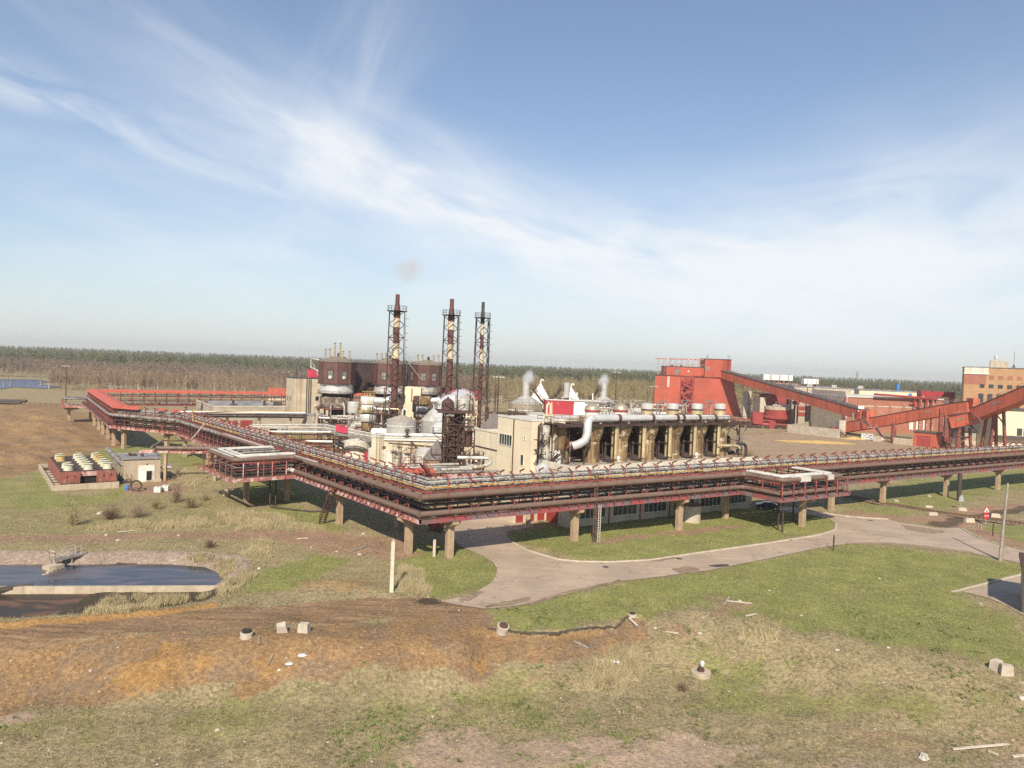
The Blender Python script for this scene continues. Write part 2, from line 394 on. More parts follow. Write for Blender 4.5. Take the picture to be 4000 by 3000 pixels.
mat('pale_wood', (.52, .45, .36), .9, var=.2, vs=2)
mat('grey_wood', (.30, .27, .23), .9, var=.2, vs=2)
mat('rubber', (.03, .03, .03), .85)
mat('car_paint', (.012, .028, .07), .22, .3, var=.05, fine=0)
mat('chrome', (.6, .6, .6), .25, .9)
mat('sign_red', (.55, .015, .03), .5, var=.05, fine=0)
mat('sign_white', (.8, .8, .78), .5, var=.04, fine=0)
mat('sign_black', (.02, .02, .02), .5, var=.04, fine=0)
mat('sign_back', (.38, .40, .42), .5, .3)
mat('stone', (.42, .36, .30), .9, var=.2, vs=3, bump=.1)
mat('pale_stone', (.50, .45, .38), .9, var=.15, vs=3)
mat('plastic_bag', (.60, .62, .63), .4, var=.15, vs=4)
mat('bark', (.16, .115, .095), .9, var=.2)
mat('birch_bark', (.55, .50, .44), .85, var=.2, rust=((.08, .07, .06), .25, 2))
mat('twig_brown', (.17, .115, .07), .9, var=.3, vs=.12)
mat('twig_grey', (.22, .165, .13), .9, var=.3, vs=.05)
mat('twig_olive', (.27, .215, .105), .9, var=.3, vs=.15)
mat('twig_tan', (.30, .215, .145), .9, var=.3, vs=.08)
mat('pine', (.105, .115, .045), .9, var=.6, vs=.11)
mat('straw_stuff', (.43, .355, .205), .9, var=.2, vs=.3)
mat('dry_stuff', (.36, .31, .155), .9, var=.3, vs=.25)
mat('green_stuff', (.25, .26, .085), .9, var=.35, vs=.3)
mat('dark_green_stuff', (.15, .185, .06), .9, var=.3, vs=.3)
mat('chips', (.58, .37, .13), .95, var=.3, vs=1.2, bump=.4, bs=5)
mat('rail_rust', (.15, .075, .04), .8, var=.3)
mat('ballast', (.22, .16, .12), .95, var=.3, vs=2)
mat('kerb', (.50, .43, .34), .9, var=.15, vs=1.5)
mat('asphalt', (.43, .33, .24))
mat('dirt', (.27, .19, .125), .95, var=.25, vs=1.5, bump=.2)
mat('clod', (.26, .155, .08), .95, var=.35, vs=1.5, rust=((.16, .10, .06), .4, 3))
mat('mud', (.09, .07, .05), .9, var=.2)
mat('mural_white', (.62, .62, .60), .6, var=.1)
mat('mural_grey', (.22, .25, .28), .6, var=.1)
def water_mat(name, col, rough):
    mt = bpy.data.materials.new(name); mt.use_nodes = True; t = mt.node_tree; b = t.nodes['Principled BSDF']
    tc = N(t, 'ShaderNodeTexCoord')
    mp = N(t, 'ShaderNodeMapping'); mp.inputs['Scale'].default_value = (.10, .3, 1); t.links.new(tc.outputs['Object'], mp.inputs[0])
    n = N(t, 'ShaderNodeTexNoise', i_Scale=1.0, i_Detail=5, i_Distortion=1.6); t.links.new(mp.outputs[0], n.inputs['Vector'])
    c = mixc(t, ramp(t, n.outputs[0], .42, .62), col, tuple(x*1.9+.02 for x in (col[0]*1.4, col[1]*.9, col[2]*.8)))
    t.links.new(c, b.inputs['Base Color']); t.links.new(ramp(t, n.outputs[0], .42, .62, rough, rough*2.6), b.inputs['Roughness'])
    n2 = N(t, 'ShaderNodeTexNoise', i_Scale=3.0, i_Detail=3); t.links.new(tc.outputs['Object'], n2.inputs['Vector'])
    bn = N(t, 'ShaderNodeBump', i_Strength=.02, i_Distance=.1); t.links.new(n2.outputs[0], bn.inputs['Height']); t.links.new(bn.outputs[0], b.inputs['Normal'])
    b.inputs['IOR'].default_value = 1.33; MAT[name] = mt
water_mat('pond_water', (.03, .036, .05), .07); water_mat('dark_water', (.045, .036, .028), .45); water_mat('river_water', (.03, .05, .10), .2)

def road_mat():
    mt = MAT['asphalt']; t = mt.node_tree; L = t.links; b = t.nodes['Principled BSDF']; tc = N(t, 'ShaderNodeTexCoord'); P = tc.outputs['Object']
    def noise(s, d=5, r=.6, di=0.0, sx=None, rz=0):
        n = N(t, 'ShaderNodeTexNoise', i_Scale=s, i_Detail=d, i_Roughness=r, i_Distortion=di)
        if sx: mp = N(t, 'ShaderNodeMapping'); mp.inputs['Rotation'].default_value = (0, 0, rz); mp.inputs['Scale'].default_value = sx; L.new(P, mp.inputs[0]); L.new(mp.outputs[0], n.inputs[0])
        else: L.new(P, n.inputs[0])
        return n.outputs[0]
    c = mixc(t, ramp(t, noise(.16), .35, .65), (.46, .355, .26), (.36, .275, .205))
    c = mixc(t, mth(t, 'MULTIPLY', ramp(t, noise(1, 4, .6, 0, (.09, .9, 1), -R(20)), .45, .65), .45), c, (.29, .225, .17))      # wheel worn bands along the road
    c = mixc(t, mth(t, 'MULTIPLY', ramp(t, noise(.5, 6, .7), .55, .68), .5), c, (.52, .41, .31)); c = mixc(t, mth(t, 'MULTIPLY', ramp(t, noise(5, 5, .75), .3, .7), .32), c, (.27, .21, .155))
    mp = N(t, 'ShaderNodeVectorMath', operation='ADD'); nn = N(t, 'ShaderNodeTexNoise', i_Scale=.5, i_Detail=4); L.new(P, nn.inputs[0]); L.new(P, mp.inputs[0]); sc = N(t, 'ShaderNodeVectorMath', operation='SCALE'); L.new(nn.outputs['Color'], sc.inputs[0]); sc.inputs['Scale'].default_value = 4.0; L.new(sc.outputs[0], mp.inputs[1])
    vo = N(t, 'ShaderNodeTexVoronoi', feature='DISTANCE_TO_EDGE', i_Scale=.16); L.new(mp.outputs[0], vo.inputs[0]); ck = mth(t, 'MULTIPLY', mth(t, 'LESS_THAN', vo.outputs[0], .012), mth(t, 'MULTIPLY', ramp(t, noise(.12), .4, .6), .6)); c = mixc(t, ck, c, (.13, .10, .08))
    L.new(c, b.inputs['Base Color'])
road_mat()
# ------------------------------------------------------------------ terrain
def W2(pts, z=0.0): return [(p.x, p.y) for p in (G(u, v, z) for u, v in pts)]
def sdp(poly, x, y):
    """signed distance to a polygon, positive inside"""
    n = len(poly); d = np.full(x.shape, 1e18); ins = np.zeros(x.shape, bool)
    for i in range(n):
        ax, ay = poly[i]; bx, by = poly[(i+1) % n]; ex, ey = bx-ax, by-ay
        wx, wy = x-ax, y-ay; t = np.clip((wx*ex+wy*ey)/(ex*ex+ey*ey+1e-9), 0, 1)
        d = np.minimum(d, (wx-ex*t)**2+(wy-ey*t)**2)
        c = ((ay <= y) & (by > y)) | ((by <= y) & (ay > y))
        xx = ax+(y-ay)/np.where(abs(ey) < 1e-9, 1e-9, ey)*ex
        ins ^= c & (x < xx)
    d = np.sqrt(d); return np.where(ins, d, -d)
def sst(x, a, b):
    t = np.clip((x-a)/(b-a), 0, 1); return t*t*(3-2*t)
_g = np.random.RandomState(3).rand(256, 256)
def vnoise(x, y):
    xi = np.floor(x).astype(int); yi = np.floor(y).astype(int); fx = x-xi; fy = y-yi
    fx = fx*fx*(3-2*fx); fy = fy*fy*(3-2*fy); g = lambda i, j: _g[i % 256, j % 256]
    return (g(xi,yi)*(1-fx)+g(xi+1,yi)*fx)*(1-fy)+(g(xi,yi+1)*(1-fx)+g(xi+1,yi+1)*fx)*fy
def fbm(x, y, s, o=4):
    t = np.zeros(np.shape(x)); a = .5; f = 1/s
    for k in range(o): t = t+a*vnoise(x*f+17.3*k, y*f+9.1*k); a *= .5; f *= 2.03
    return t
ROAD = W2([(1890,2378),(1960,2374),(2050,2362),(2240,2311),(2420,2272),(2600,2250),(2770,2228),(3000,2182),(3200,2140),(3320,2123),(3450,2122),(3600,2135),
 (3800,2162),(3930,2188),(4000,2204),(4180,2245),(4180,2190),(4000,2157),(3930,2139),(3860,2113),(3800,2090),(3755,2064),(3640,2060),(3520,2042),(3470,2030),(3380,2025),(3300,2018),(3200,2002),(3110,1984),(3000,1970),
 (2950,1976),(3020,1988),(3080,2000),(3180,2014),(3240,2028),(3264,2046),(3262,2068),(3200,2088),(3000,2120),(2700,2162),(2540,2186),(2380,2194),(2270,2192),(2180,2184),(2060,2148),(2000,2116),(1978,2090),(1985,2076),
 (2080,2058),(2100,2030),(1990,2010),(1850,2010),(1740,2030),(1700,2050),(1760,2090),(1790,2130),(1880,2170),(1925,2196),(1942,2220),(1938,2250),(1915,2280),(1860,2312),(1800,2332),(1720,2348),(1780,2362)])
DRIVE = W2([(3760,2312),(3970,2252),(4150,2200),(4150,2400),(3990,2400),(3940,2370),(3860,2335)])
UPPER = W2([(-500,2140),(0,2145),(60,2150),(300,2152),(600,2150),(800,2154),(940,2166),(985,2190),(960,2235),(900,2276)]) + [(-32.0,82.6),(-55.5,79.4),(-90,75)]
LOWER = [(-90,75),(-55.5,79.4),(-32.0,82.6)] + W2([(900,2310),(830,2345),(640,2376),(400,2392),(250,2404),(0,2418),(-500,2440)])
POND = UPPER[:-3]+LOWER[3:]
TOPX = [G(u, v) for u, v in [(-600,2462),(0,2470),(500,2468),(1000,2478),(1500,2490),(1800,2484),(1903,2450),(2002,2453),(2125,2465),(2236,2456),(2309,2446),(2408,2440),(2427,2416),(2457,2398),(2506,2400),(2568,2409),(2640,2408),(2720,2392),(2800,2400),(3000,2440),(3300,2500),(3700,2560),(4000,2620),(4600,2760)]]
TX = np.array([p.x for p in TOPX]); TY = np.array([p.y for p in TOPX]); _o = np.argsort(TX); TX = TX[_o]; TY = TY[_o]
def hbase(x, y):
    x = np.asarray(x, float); y = np.asarray(y, float)
    yt = np.interp(x, TX, TY); wid = np.interp(x, [-30, 0, 15, 40], [8.5, 8, 9, 15])
    h = -3.0*sst(yt-y, 0, wid)
    sc = sst(x, -3.5, -1)*(1-sst(x, 13.5, 16.5)); h = h-.75*sc*sst(yt-y, -.05, .35)*(1-sst(yt-y, 1.5, 7))
    un = sdp(POND, x, y); wl = np.interp(x, [-90, -55.5, -32], [75, 79.4, 82.6])
    h = np.minimum(h, np.where(un > 0, -np.where(y > wl, 2.0, 2.0-.85*sst(x, -50, -44))*sst(un, 0, np.where(y > wl, 5.6, 3.2)), 0))
    return h
def GT(u, v):
    """where the photo's ray through (u, v) meets the terrain"""
    d = ray(u, v); t0 = (0.6-HCAM)/d.z; t1 = (-4.0-HCAM)/d.z
    for i in range(60):
        t = t0+(t1-t0)*i/59; p = CAMP+d*t
        if p.z < float(hbase(p.x, p.y)): break
    return Vector((p.x, p.y, float(hbase(p.x, p.y))))
def WT(pts): return [(p.x, p.y) for p in (GT(u, v) for u, v in pts)]
def axis(a, b, st, far, neg=True):
    c = list(np.arange(a, b, st)); s = st; x = c[-1]
    while x < far: s *= 1.13; x += s; c.append(x)
    if neg:
        s = st; x = c[0]
        while x > -far: s *= 1.13; x -= s; c.insert(0, x)
    return np.array(c)
xi = np.arange(-72, 78, .42); xl = np.arange(-170, -72, .95); xr = np.arange(xi[-1]+.95, 175, .95); far_ = axis(174, 175, .95, 3600, False)[1:]
xs = np.concatenate([-far_[::-1], xl, xi, xr, far_]); xs = np.unique(np.round(xs, 3)); ys = np.concatenate([np.arange(20, 42, 1.0), np.arange(42, 118, .40), np.arange(118, 280, .9), axis(280, 281, .95, 3600, False)])
X, Y = np.meshgrid(xs, ys); nx, ny = len(xs), len(ys)
rd = np.maximum(sdp(ROAD, X, Y), sdp(DRIVE, X, Y)); free = 1-sst(rd, -2.5, -.4)
Z = hbase(X, Y)
up = sdp(UPPER, X, Y); lo = sdp(LOWER, X, Y); un = sdp(POND, X, Y); wl = np.interp(X, [-90, -55.5, -32], [75, 79.4, 82.6]); inpond = sst(np.maximum(up, lo), -.5, .5)
yt = np.interp(X, TX, TY); bank = sst(yt-Y, -2, 3)
near = 1-sst(Y, 140, 260)
Z = Z+free*near*(1-.6*inpond)*((fbm(X, Y, 9, 4)-.47)*.6+(fbm(X+50, Y, 1.6, 3)-.44)*(.26+.26*bank))
heap = sdp(W2([(-300,1590),(0,1585),(220,1590),(330,1640),(430,1700),(400,1760),(300,1800),(100,1860),(-300,1870)]), X, Y)
hm = sst(heap, 0, 8); Z = Z+hm*(.2+6.0*np.maximum(0, fbm(X, Y, 15, 4)-.42)+2.2*np.maximum(0, fbm(X, Y, 4, 3)-.38))
_rg = [G(u, v) for u, v in ((-300,2466),(0,2444),(200,2426),(400,2408),(600,2393),(850,2360))]; _ry = np.interp(X, [p.x for p in _rg], [p.y for p in _rg]); Z = Z+.42*np.exp(-((Y-_ry)/.55)**2)*(X < _rg[-1].x)*(.55+.9*fbm(X, Y, 1.6, 3))
mound = np.exp(-(((X-G(1290,2300).x)/6)**2+((Y-G(1290,2300).y)/2.6)**2)); Z = Z+mound*.9
p_ = GT(640, 2620); Z = Z+.7*np.exp(-(((X-p_.x)/2.6)**2+((Y-p_.y)/2.2)**2))*(.6+.8*fbm(X, Y, 1.2, 3))
Z = np.where(rd > -.3, np.minimum(Z, -.03-.03*sst(rd, -.3, .2)), Z)
wob = (fbm(X, Y, 3.0, 4)-.47); wob2 = (fbm(X+31, Y+7, 9, 3)-.44)
def reg(poly, soft=.8, amp=4.0):
    s2 = soft*1.9+.5*(amp > 2); return sst(sdp(poly, X, Y)+wob*amp*1.25+wob2*amp*.7, -s2, s2)
zero = np.zeros(X.shape); mx = np.maximum
A = {k: zero.copy() for k in ('green', 'straw', 'bare', 'chips', 'gravel', 'mud', 'conc', 'track', 'soil')}
def put(k, poly, wgt=1.0, soft=.8, amp=4.0): A[k] = mx(A[k], reg(poly, soft, amp)*wgt)
# green turf
put('green', WT([(1700,2350),(1905,2300),(1945,2230),(1900,2180),(1760,2120),(1640,2140),(1560,2200),(1620,2300)]), .95, 1, 3)
put('green', WT([(2000,2110),(2250,2185),(2400,2190),(2700,2160),(3250,2075),(3270,2020),(3000,1970),(2250,2050),(2000,2080)]), .95, 1, 2)
put('green', WT([(1910,2400),(2050,2375),(2400,2285),(2780,2235),(3330,2128),(3900,2195),(4000,2215),(4000,2250),(3960,2250),(3700,2330),(3900,2400),(4000,2420),(4000,2600),(3700,2540),(3300,2490),(3000,2420),(2700,2370),(2450,2420),(2050,2460),(1960,2440)]), 1., 1.2, 4)
put('green', WT([(950,2310),(1000,2210),(1300,2170),(1330,2220),(1240,2270),(1130,2310)]), .9, 1, 5)
put('green', WT([(1290,2080),(1350,2040),(1100,1970),(980,1990),(1080,2060)]), .8, 1, 6)
put('green', W2([(60,1990),(120,1850),(180,1840),(230,1930),(350,1945),(480,1905),(500,1930),(250,1990)]), .85, 1.5, 6)
put('green', W2([(-200,1990),(-200,1850),(170,1830),(210,1920),(160,2030)]), .45, 3, 10)
put('green', W2([(310,1790),(360,1742),(600,1735),(1000,1800),(1300,1960),(1000,1960),(900,1880),(620,1800)]), .8, 2, 7)
put('green', W2([(580,1720),(700,1690),(760,1720),(640,1760)]), .9, 2, 5)
put('green', W2([(1110,1740),(1130,1690),(1240,1690),(1260,1735)]), .9, 2, 5); put('green', W2([(900,1690),(1000,1640),(1100,1660),(1200,1720)]), .7, 3, 5)
put('green', W2([(3300,2005),(3450,2020),(3700,2000),(3760,1960),(4100,1900),(4100,1820),(3500,1880),(3250,1960)]), .55, 2, 8)
put('green', W2([(3800,2080),(3900,2110),(4100,2150),(4100,2060),(3850,2045)]), .7, 1, 5)
put('green', WT([(1750,2900),(1850,2560),(2050,2560),(2200,2700),(2100,2820),(1900,2800)]), .42, 2, 10)
put('green', WT([(2600,2560),(2900,2480),(3100,2700),(3800,2700),(3900,2800),(3000,2850),(2700,2780),(2500,2700)]), .45, 2, 12)
put('green', WT([(-200,2950),(-200,2830),(300,2730),(700,2760),(1300,2700),(1700,2760),(1300,2850),(600,2960)]), .38, 2, 12)
# straw and reeds
put('straw', W2([(680,1890),(690,1830),(860,1820),(900,1850),(760,1910)]), 1, 1.5, 5)
put('green', W2([(-300,2080),(0,1960),(250,1940),(700,1930),(1000,1960),(1300,2060),(1000,2130),(400,2140),(-300,2150)]), .26, 3, 9)
put('straw', W2([(250,2080),(450,2040),(700,2050),(900,1980),(1150,2010),(1300,2085),(900,2070),(600,2080)]), .7, 2.5, 9)
put('straw', WT([(870,2270),(930,2130),(1000,2090),(1100,2120),(1010,2220),(960,2290)]), .7, 1.5, 5)
put('straw', WT([(1540,2320),(1560,2220),(1640,2240),(1700,2310),(1660,2350)]), .9, .6, 2)
put('straw', WT([(2200,2700),(2350,2530),(2480,2520),(2560,2620),(2420,2740)]), .75, 1, 5); put('straw', WT([(2800,2500),(2950,2400),(3050,2450),(2990,2560)]), .8, 1, 4)
put('straw', WT([(3250,2270),(3600,2300),(3500,2380),(3200,2340)]), .42, 2, 9); put('straw', WT([(2200,2330),(2600,2280),(2700,2330),(2300,2390)]), .38, 2, 9); put('straw', WT([(3650,2440),(3950,2440),(3950,2560),(3600,2520)]), .4, 2, 8); put('straw', WT([(2500,2130),(2900,2100),(2800,2150),(2450,2180)]), .36, 1.5, 6)
# bare reddish earth
put('bare', W2([(-300,2095),(0,2092),(500,2082),(900,2075),(1200,2062),(1350,2086),(1570,2108),(1590,2150),(1420,2152),(1200,2108),(800,2104),(400,2114),(0,2122),(-300,2125)]), .95, .6, 3)
put('bare', W2([(1000,2090),(1350,2080),(1560,2100),(1640,2170),(1560,2190),(1300,2170)]), .6, .6, 5)
put('bare', W2([(2200,2132),(2500,2085),(2700,2060),(2900,2050),(2920,2062),(2600,2095),(2350,2130)]), .8, .5, 3)
put('bare', W2([(3280,2010),(3420,2030),(3560,2040),(3700,2060),(3760,2068),(3850,2050),(3960,2000),(4150,1985),(4150,1950),(3850,1975),(3550,2020),(3300,1990)]), .8, 1, 3)
put('bare', W2([(3770,2070),(3860,2110),(4020,2152),(4020,2130),(3880,2075),(3800,2050)]), .8, .5, 1.5)
put('bare', W2([(470,1925),(520,1895),(610,1885),(690,1862),(740,1900),(700,1930),(600,1935)]), .9, .8, 2)
put('bare', WT([(2180,2620),(2000,2560),(2050,2530),(2250,2530),(2480,2470),(2560,2450),(2450,2540),(2300,2580)]), .6, .8, 4)
put('bare', WT([(1850,2570),(2000,2650),(2250,2600),(2250,2660),(1950,2700),(1750,2660)]), .5, 1, 6)
put('bare', WT([(2550,2480),(2800,2330),(2950,2360),(2850,2440),(2650,2520)]), .55, 1, 5)
put('bare', WT([(2900,2820),(3200,2760),(3900,2820),(4100,2950),(3500,2960)]), .5, 2, 9)
put('bare', WT([(3000,2500),(3150,2440),(3600,2560),(3900,2600),(3500,2640),(3150,2590)]), .4, 2, 9)
# dirt track, chip bank
put('track', WT([(-300,2520),(0,2440),(400,2405),(800,2375),(1300,2345),(1700,2335),(1790,2352),(1900,2380),(1860,2405),(1500,2420),(1000,2450),(400,2490),(0,2570),(-300,2620)]), 1, .5, 1.2)
put('soil', WT([(-300,2600),(0,2560),(450,2470),(900,2450),(1400,2420),(1880,2400),(1960,2470),(2005,2560),(1950,2630),(1500,2640),(1000,2660),(500,2740),(0,2800),(-300,2840)]), 1, .8, 4)
put('chips', WT([(420,2680),(470,2600),(560,2580),(590,2510),(700,2490),(735,2560),(700,2700),(600,2735),(480,2740)]), 1, .5, 2.5)
put('chips', WT([(740,2580),(800,2550),(880,2570),(840,2640),(760,2640)]), .8, .5, 2); put('chips', WT([(930,2600),(1000,2560),(1120,2600),(1100,2640),(980,2640)]), .6, .6, 3)
put('chips', WT([(0,2432),(200,2414),(400,2398),(600,2384),(830,2352),(850,2366),(600,2404),(420,2420),(200,2440),(0,2462),(-300,2488),(-300,2450)]), 1, .3, .8)
put('chips', WT([(300,2510),(500,2490),(760,2470),(760,2480),(500,2505),(300,2528)]), .85, .3, 1.2); put('chips', WT([(0,2570),(260,2520),(420,2505),(300,2560),(0,2620)]), .5, .8, 4)
put('chips', WT([(1110,2330),(1130,2290),(1260,2255),(1420,2245),(1500,2290),(1480,2335),(1300,2345)]), .55, .6, 3)
put('chips', WT([(1840,2590),(1900,2560),(1930,2600),(1880,2640)]), .9, .3, 1.5); put('chips', WT([(1480,2580),(1600,2550),(1660,2600),(1540,2630)]), .5, .5, 3)
put('gravel', WT([(1430,3060),(1480,2990),(1640,2890),(1780,2838),(1850,2850),(1900,2890),(2300,2870),(2700,2880),(2930,2900),(2930,3060)]), .8, 1.2, 5)
put('chips', WT([(-300,2620),(400,2480),(900,2470),(1400,2440),(1900,2420),(1990,2560),(1500,2640),(700,2720),(0,2800),(-300,2830)]), .40, 1, 6)
put('gravel', WT([(-100,2850),(0,2800),(90,2780),(180,2795),(120,2830)]), .9, .5, 1.5); put('gravel', WT([(2900,3060),(3000,2980),(3700,2960),(4100,2980),(4100,3060)]), .55, 1, 5)
put('gravel', WT([(300,2990),(700,2930),(1300,2900),(1450,2950),(1400,3060),(300,3060)]), .4, 1, 8)
# soil heaps and the chip yard behind
put('soil', W2([(-400,1575),(0,1580),(240,1575),(420,1640),(520,1700),(470,1745),(330,1790),(220,1830),(0,1880),(-400,1890)]), .95, 2, 8)
put('chips', W2([(-200,1700),(100,1690),(400,1695),(440,1715),(300,1730),(0,1725)]), .32, 2, 8)
put('soil', W2([(2830,1790),(2850,1700),(3090,1680),(3300,1705),(3560,1738),(3720,1752),(4200,1740),(4200,1800),(3500,1830),(3000,1830)]), .8, 2, 6)
put('gravel', W2([(2830,1790),(2850,1700),(3090,1680),(3300,1705),(3560,1738),(3720,1752),(4200,1740),(4200,1800),(3500,1830),(3000,1830)]), .52, 2, 9)
put('soil', W2([(1150,1740),(1180,1700),(1350,1700),(1400,1760),(1250,1790)]), .8, 2, 3)
put('mud', W2([(3560,2052),(3700,2068),(3740,2058),(3880,2020),(4050,2000),(4200,1985),(4200,1955),(4000,1972),(3880,1988),(3700,2020)]), .55, .6, 2)
put('mud', WT([(1600,2340),(1700,2330),(1780,2352),(1830,2375),(1700,2372),(1600,2362)]), .7, .3, 2.5)
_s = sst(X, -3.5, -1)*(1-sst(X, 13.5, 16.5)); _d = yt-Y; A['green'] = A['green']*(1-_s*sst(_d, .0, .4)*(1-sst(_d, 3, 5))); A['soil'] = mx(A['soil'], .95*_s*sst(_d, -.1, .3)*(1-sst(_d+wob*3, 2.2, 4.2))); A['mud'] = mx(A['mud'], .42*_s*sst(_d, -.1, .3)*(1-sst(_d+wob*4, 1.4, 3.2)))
ab = (Y > wl); A['conc'] = np.where(ab, sst(un, 0, .35)*(1-sst(un+wob*3, 3.2, 4.4)), 0); A['mud'] = mx(A['mud'], np.where(un > 0, np.where(ab, sst(un+wob*4, 2.6, 4.0), sst(un+wob*3, .8, 2.6)), 0)); A['bare'] = A['bare']*(1-sst(un, -.3, .3))
A['straw'] = A['straw']*(1-sst(up, 0, .4)); A['green'] = A['green']*(1-sst(mx(up, lo), -.2, .4))
verts = np.stack([X.ravel(), Y.ravel(), Z.ravel()], 1)
ii = (np.arange(ny-1)[:, None]*nx+np.arange(nx-1)[None, :]).ravel()
quads = np.stack([ii, ii+1, ii+nx+1, ii+nx], 1)
def np_mesh(name, v, f):
    me = bpy.data.meshes.new(name); k = f.shape[1]
    me.vertices.add(len(v)); me.vertices.foreach_set('co', v.astype(np.float32).ravel())
    me.loops.add(f.size); me.loops.foreach_set('vertex_index', f.astype(np.int32).ravel())
    me.polygons.add(len(f)); me.polygons.foreach_set('loop_start', np.arange(0, f.size, k, dtype=np.int32)); me.polygons.foreach_set('loop_total', np.full(len(f), k, dtype=np.int32))
    me.update(calc_edges=True); return me
gm = np_mesh('ground', verts, quads); gm.polygons.foreach_set('use_smooth', np.ones(len(quads), bool))
for k, a in A.items():
    at = gm.attributes.new(k, 'FLOAT', 'POINT'); at.data.foreach_set('value', a.ravel().astype(np.float32))
go = link('ground', gm); tag(go, 'uneven ground of spring grass, dry straw, reddish earth and wood chips around the plant', None, None, 'structure')
def ground_mat():
    mt = bpy.data.materials.new('ground'); mt.use_nodes = True; t = mt.node_tree; L = t.links; b = t.nodes['Principled BSDF']
    tc = N(t, 'ShaderNodeTexCoord'); P = tc.outputs['Object']
    def noise(s, d=6, r=.6, di=0.0, sx=None):
        n = N(t, 'ShaderNodeTexNoise', i_Scale=s, i_Detail=d, i_Roughness=r, i_Distortion=di)
        if sx:
            mp = N(t, 'ShaderNodeMapping'); mp.inputs['Scale'].default_value = sx; L.new(P, mp.inputs[0]); L.new(mp.outputs[0], n.inputs[0])
        else: L.new(P, n.inputs[0])
        return n.outputs[0]
    def attr(k): return N(t, 'ShaderNodeAttribute', attribute_name=k).outputs['Fac']
    n1, n2, n3, n4, n5 = noise(.09, 5), noise(.6, 6), noise(3.2, 5, .65), noise(11, 4, .7), noise(.28, 6, .65, .5)
    def mk(a, n, k, lo=.4, hi=.6):     # mask edge broken up by noise
        return ramp(t, mth(t, 'ADD', a, mth(t, 'MULTIPLY', mth(t, 'SUBTRACT', n, .5), k)), lo, hi)
    dry = mixc(t, ramp(t, n3, .35, .65), (.19, .148, .078), (.40, .325, .19))
    dry = mixc(t, ramp(t, n2, .35, .7), dry, mixc(t, ramp(t, n4, .3, .7), (.22, .165, .095), (.44, .36, .215)))
    grn = mixc(t, ramp(t, n3, .3, .7), (.19, .20, .062), (.31, .30, .11)); grn = mixc(t, ramp(t, n2, .4, .68), grn, mixc(t, ramp(t, n4, .35, .65), (.15, .185, .045), (.26, .28, .085)))
    ga = mth(t, 'ADD', attr('green'), .17); gfac = mixc(t, .75, mk(ga, n5, 1.3, .28, .72), mk(ga, n3, 1.5, .42, .66))
    grn = mixc(t, mth(t, 'MULTIPLY', ramp(t, mth(t, 'ADD', mth(t, 'MULTIPLY', n2, .5), mth(t, 'MULTIPLY', n5, .5)), .44, .62), .55), grn, (.30, .255, .12)); grn = mixc(t, mth(t, 'MULTIPLY', ramp(t, n4, .5, .75), .35), grn, (.10, .11, .035))
    # scattered green clumps everywhere in the dry grass
    cl = mth(t, 'MULTIPLY', ramp(t, noise(1.1, 4, .6, .6), .56, .68), ramp(t, n1, .42, .62)); gf2 = mth(t, 'MAXIMUM', gfac, mth(t, 'MULTIPLY', cl, .75))
    c = mixc(t, gf2, dry, grn)
    c = mixc(t, mth(t, 'MULTIPLY', ramp(t, noise(.33, 4), .5, .75), .25), c, (.30, .22, .14))
    c = mixc(t, mth(t, 'MULTIPLY', mk(attr('straw'), n3, 1.0), .85), c, mixc(t, ramp(t, n4, .3, .7), (.34, .27, .155), (.50, .42, .265)))
    c = mixc(t, mk(attr('bare'), n3, .9), c, mixc(t, ramp(t, n3, .3, .7), (.27, .165, .105), (.39, .26, .175)))
    sl = mixc(t, ramp(t, n3, .35, .65), (.215, .135, .07), (.36, .225, .115)); sl = mixc(t, ramp(t, n4, .45, .7), sl, (.39, .245, .12))
    sl = mixc(t, mth(t, 'MULTIPLY', ramp(t, n5, .45, .62), .6), sl, (.22, .165, .12))
    c = mixc(t, mk(attr('soil'), n3, .7), c, sl)
    tr = noise(1.0, 4, .6, 0, (.12, 1.6, 1)); tk = mixc(t, ramp(t, tr, .35, .65), (.21, .135, .08), (.33, .215, .125)); tk = mixc(t, mth(t, 'MULTIPLY', ramp(t, n3, .5, .7), .5), tk, (.33, .2, .1))
    c = mixc(t, mk(attr('track'), n3, .4), c, tk)
    c = mixc(t, mk(attr('chips'), mth(t, 'ADD', mth(t, 'MULTIPLY', n3, .6), mth(t, 'MULTIPLY', n2, .4)), 2.2, .42, .8), c, mixc(t, ramp(t, noise(16, 3, .7), .3, .7), (.26, .145, .058), (.46, .275, .11)))
    c = mixc(t, mk(attr('gravel'), n3, .9), c, mixc(t, ramp(t, n4, .3, .7), (.34, .24, .165), (.48, .365, .265)))
    c = mixc(t, attr('conc'), c, mixc(t, ramp(t, n2, .3, .7), (.30, .225, .175), (.37, .29, .235)))
    c = mixc(t, mth(t, 'MULTIPLY', mk(attr('mud'), n3, .6), .95), c, mixc(t, n3, (.045, .036, .028), (.10, .078, .055)))
    gr = ramp(t, noise(2.4, 8, .78), .3, .7, .62, 1.28); gr2 = ramp(t, noise(.21, 3), .3, .7, .88, 1.1); hs = N(t, 'ShaderNodeHueSaturation'); L.new(c, hs.inputs['Color']); L.new(mth(t, 'MULTIPLY', gr, gr2), hs.inputs['Value']); c = hs.outputs[0]
    # tiny pale stones and litter
    vo = N(t, 'ShaderNodeTexVoronoi', i_Scale=1.1); L.new(P, vo.inputs[0]); st = mth(t, 'LESS_THAN', vo.outputs['Distance'], .038)
    c = mixc(t, mth(t, 'MULTIPLY', st, .75), c, (.6, .55, .48))
    L.new(c, b.inputs['Base Color']); b.inputs['Roughness'].default_value = .95; b.inputs['Specular IOR Level'].default_value = .15
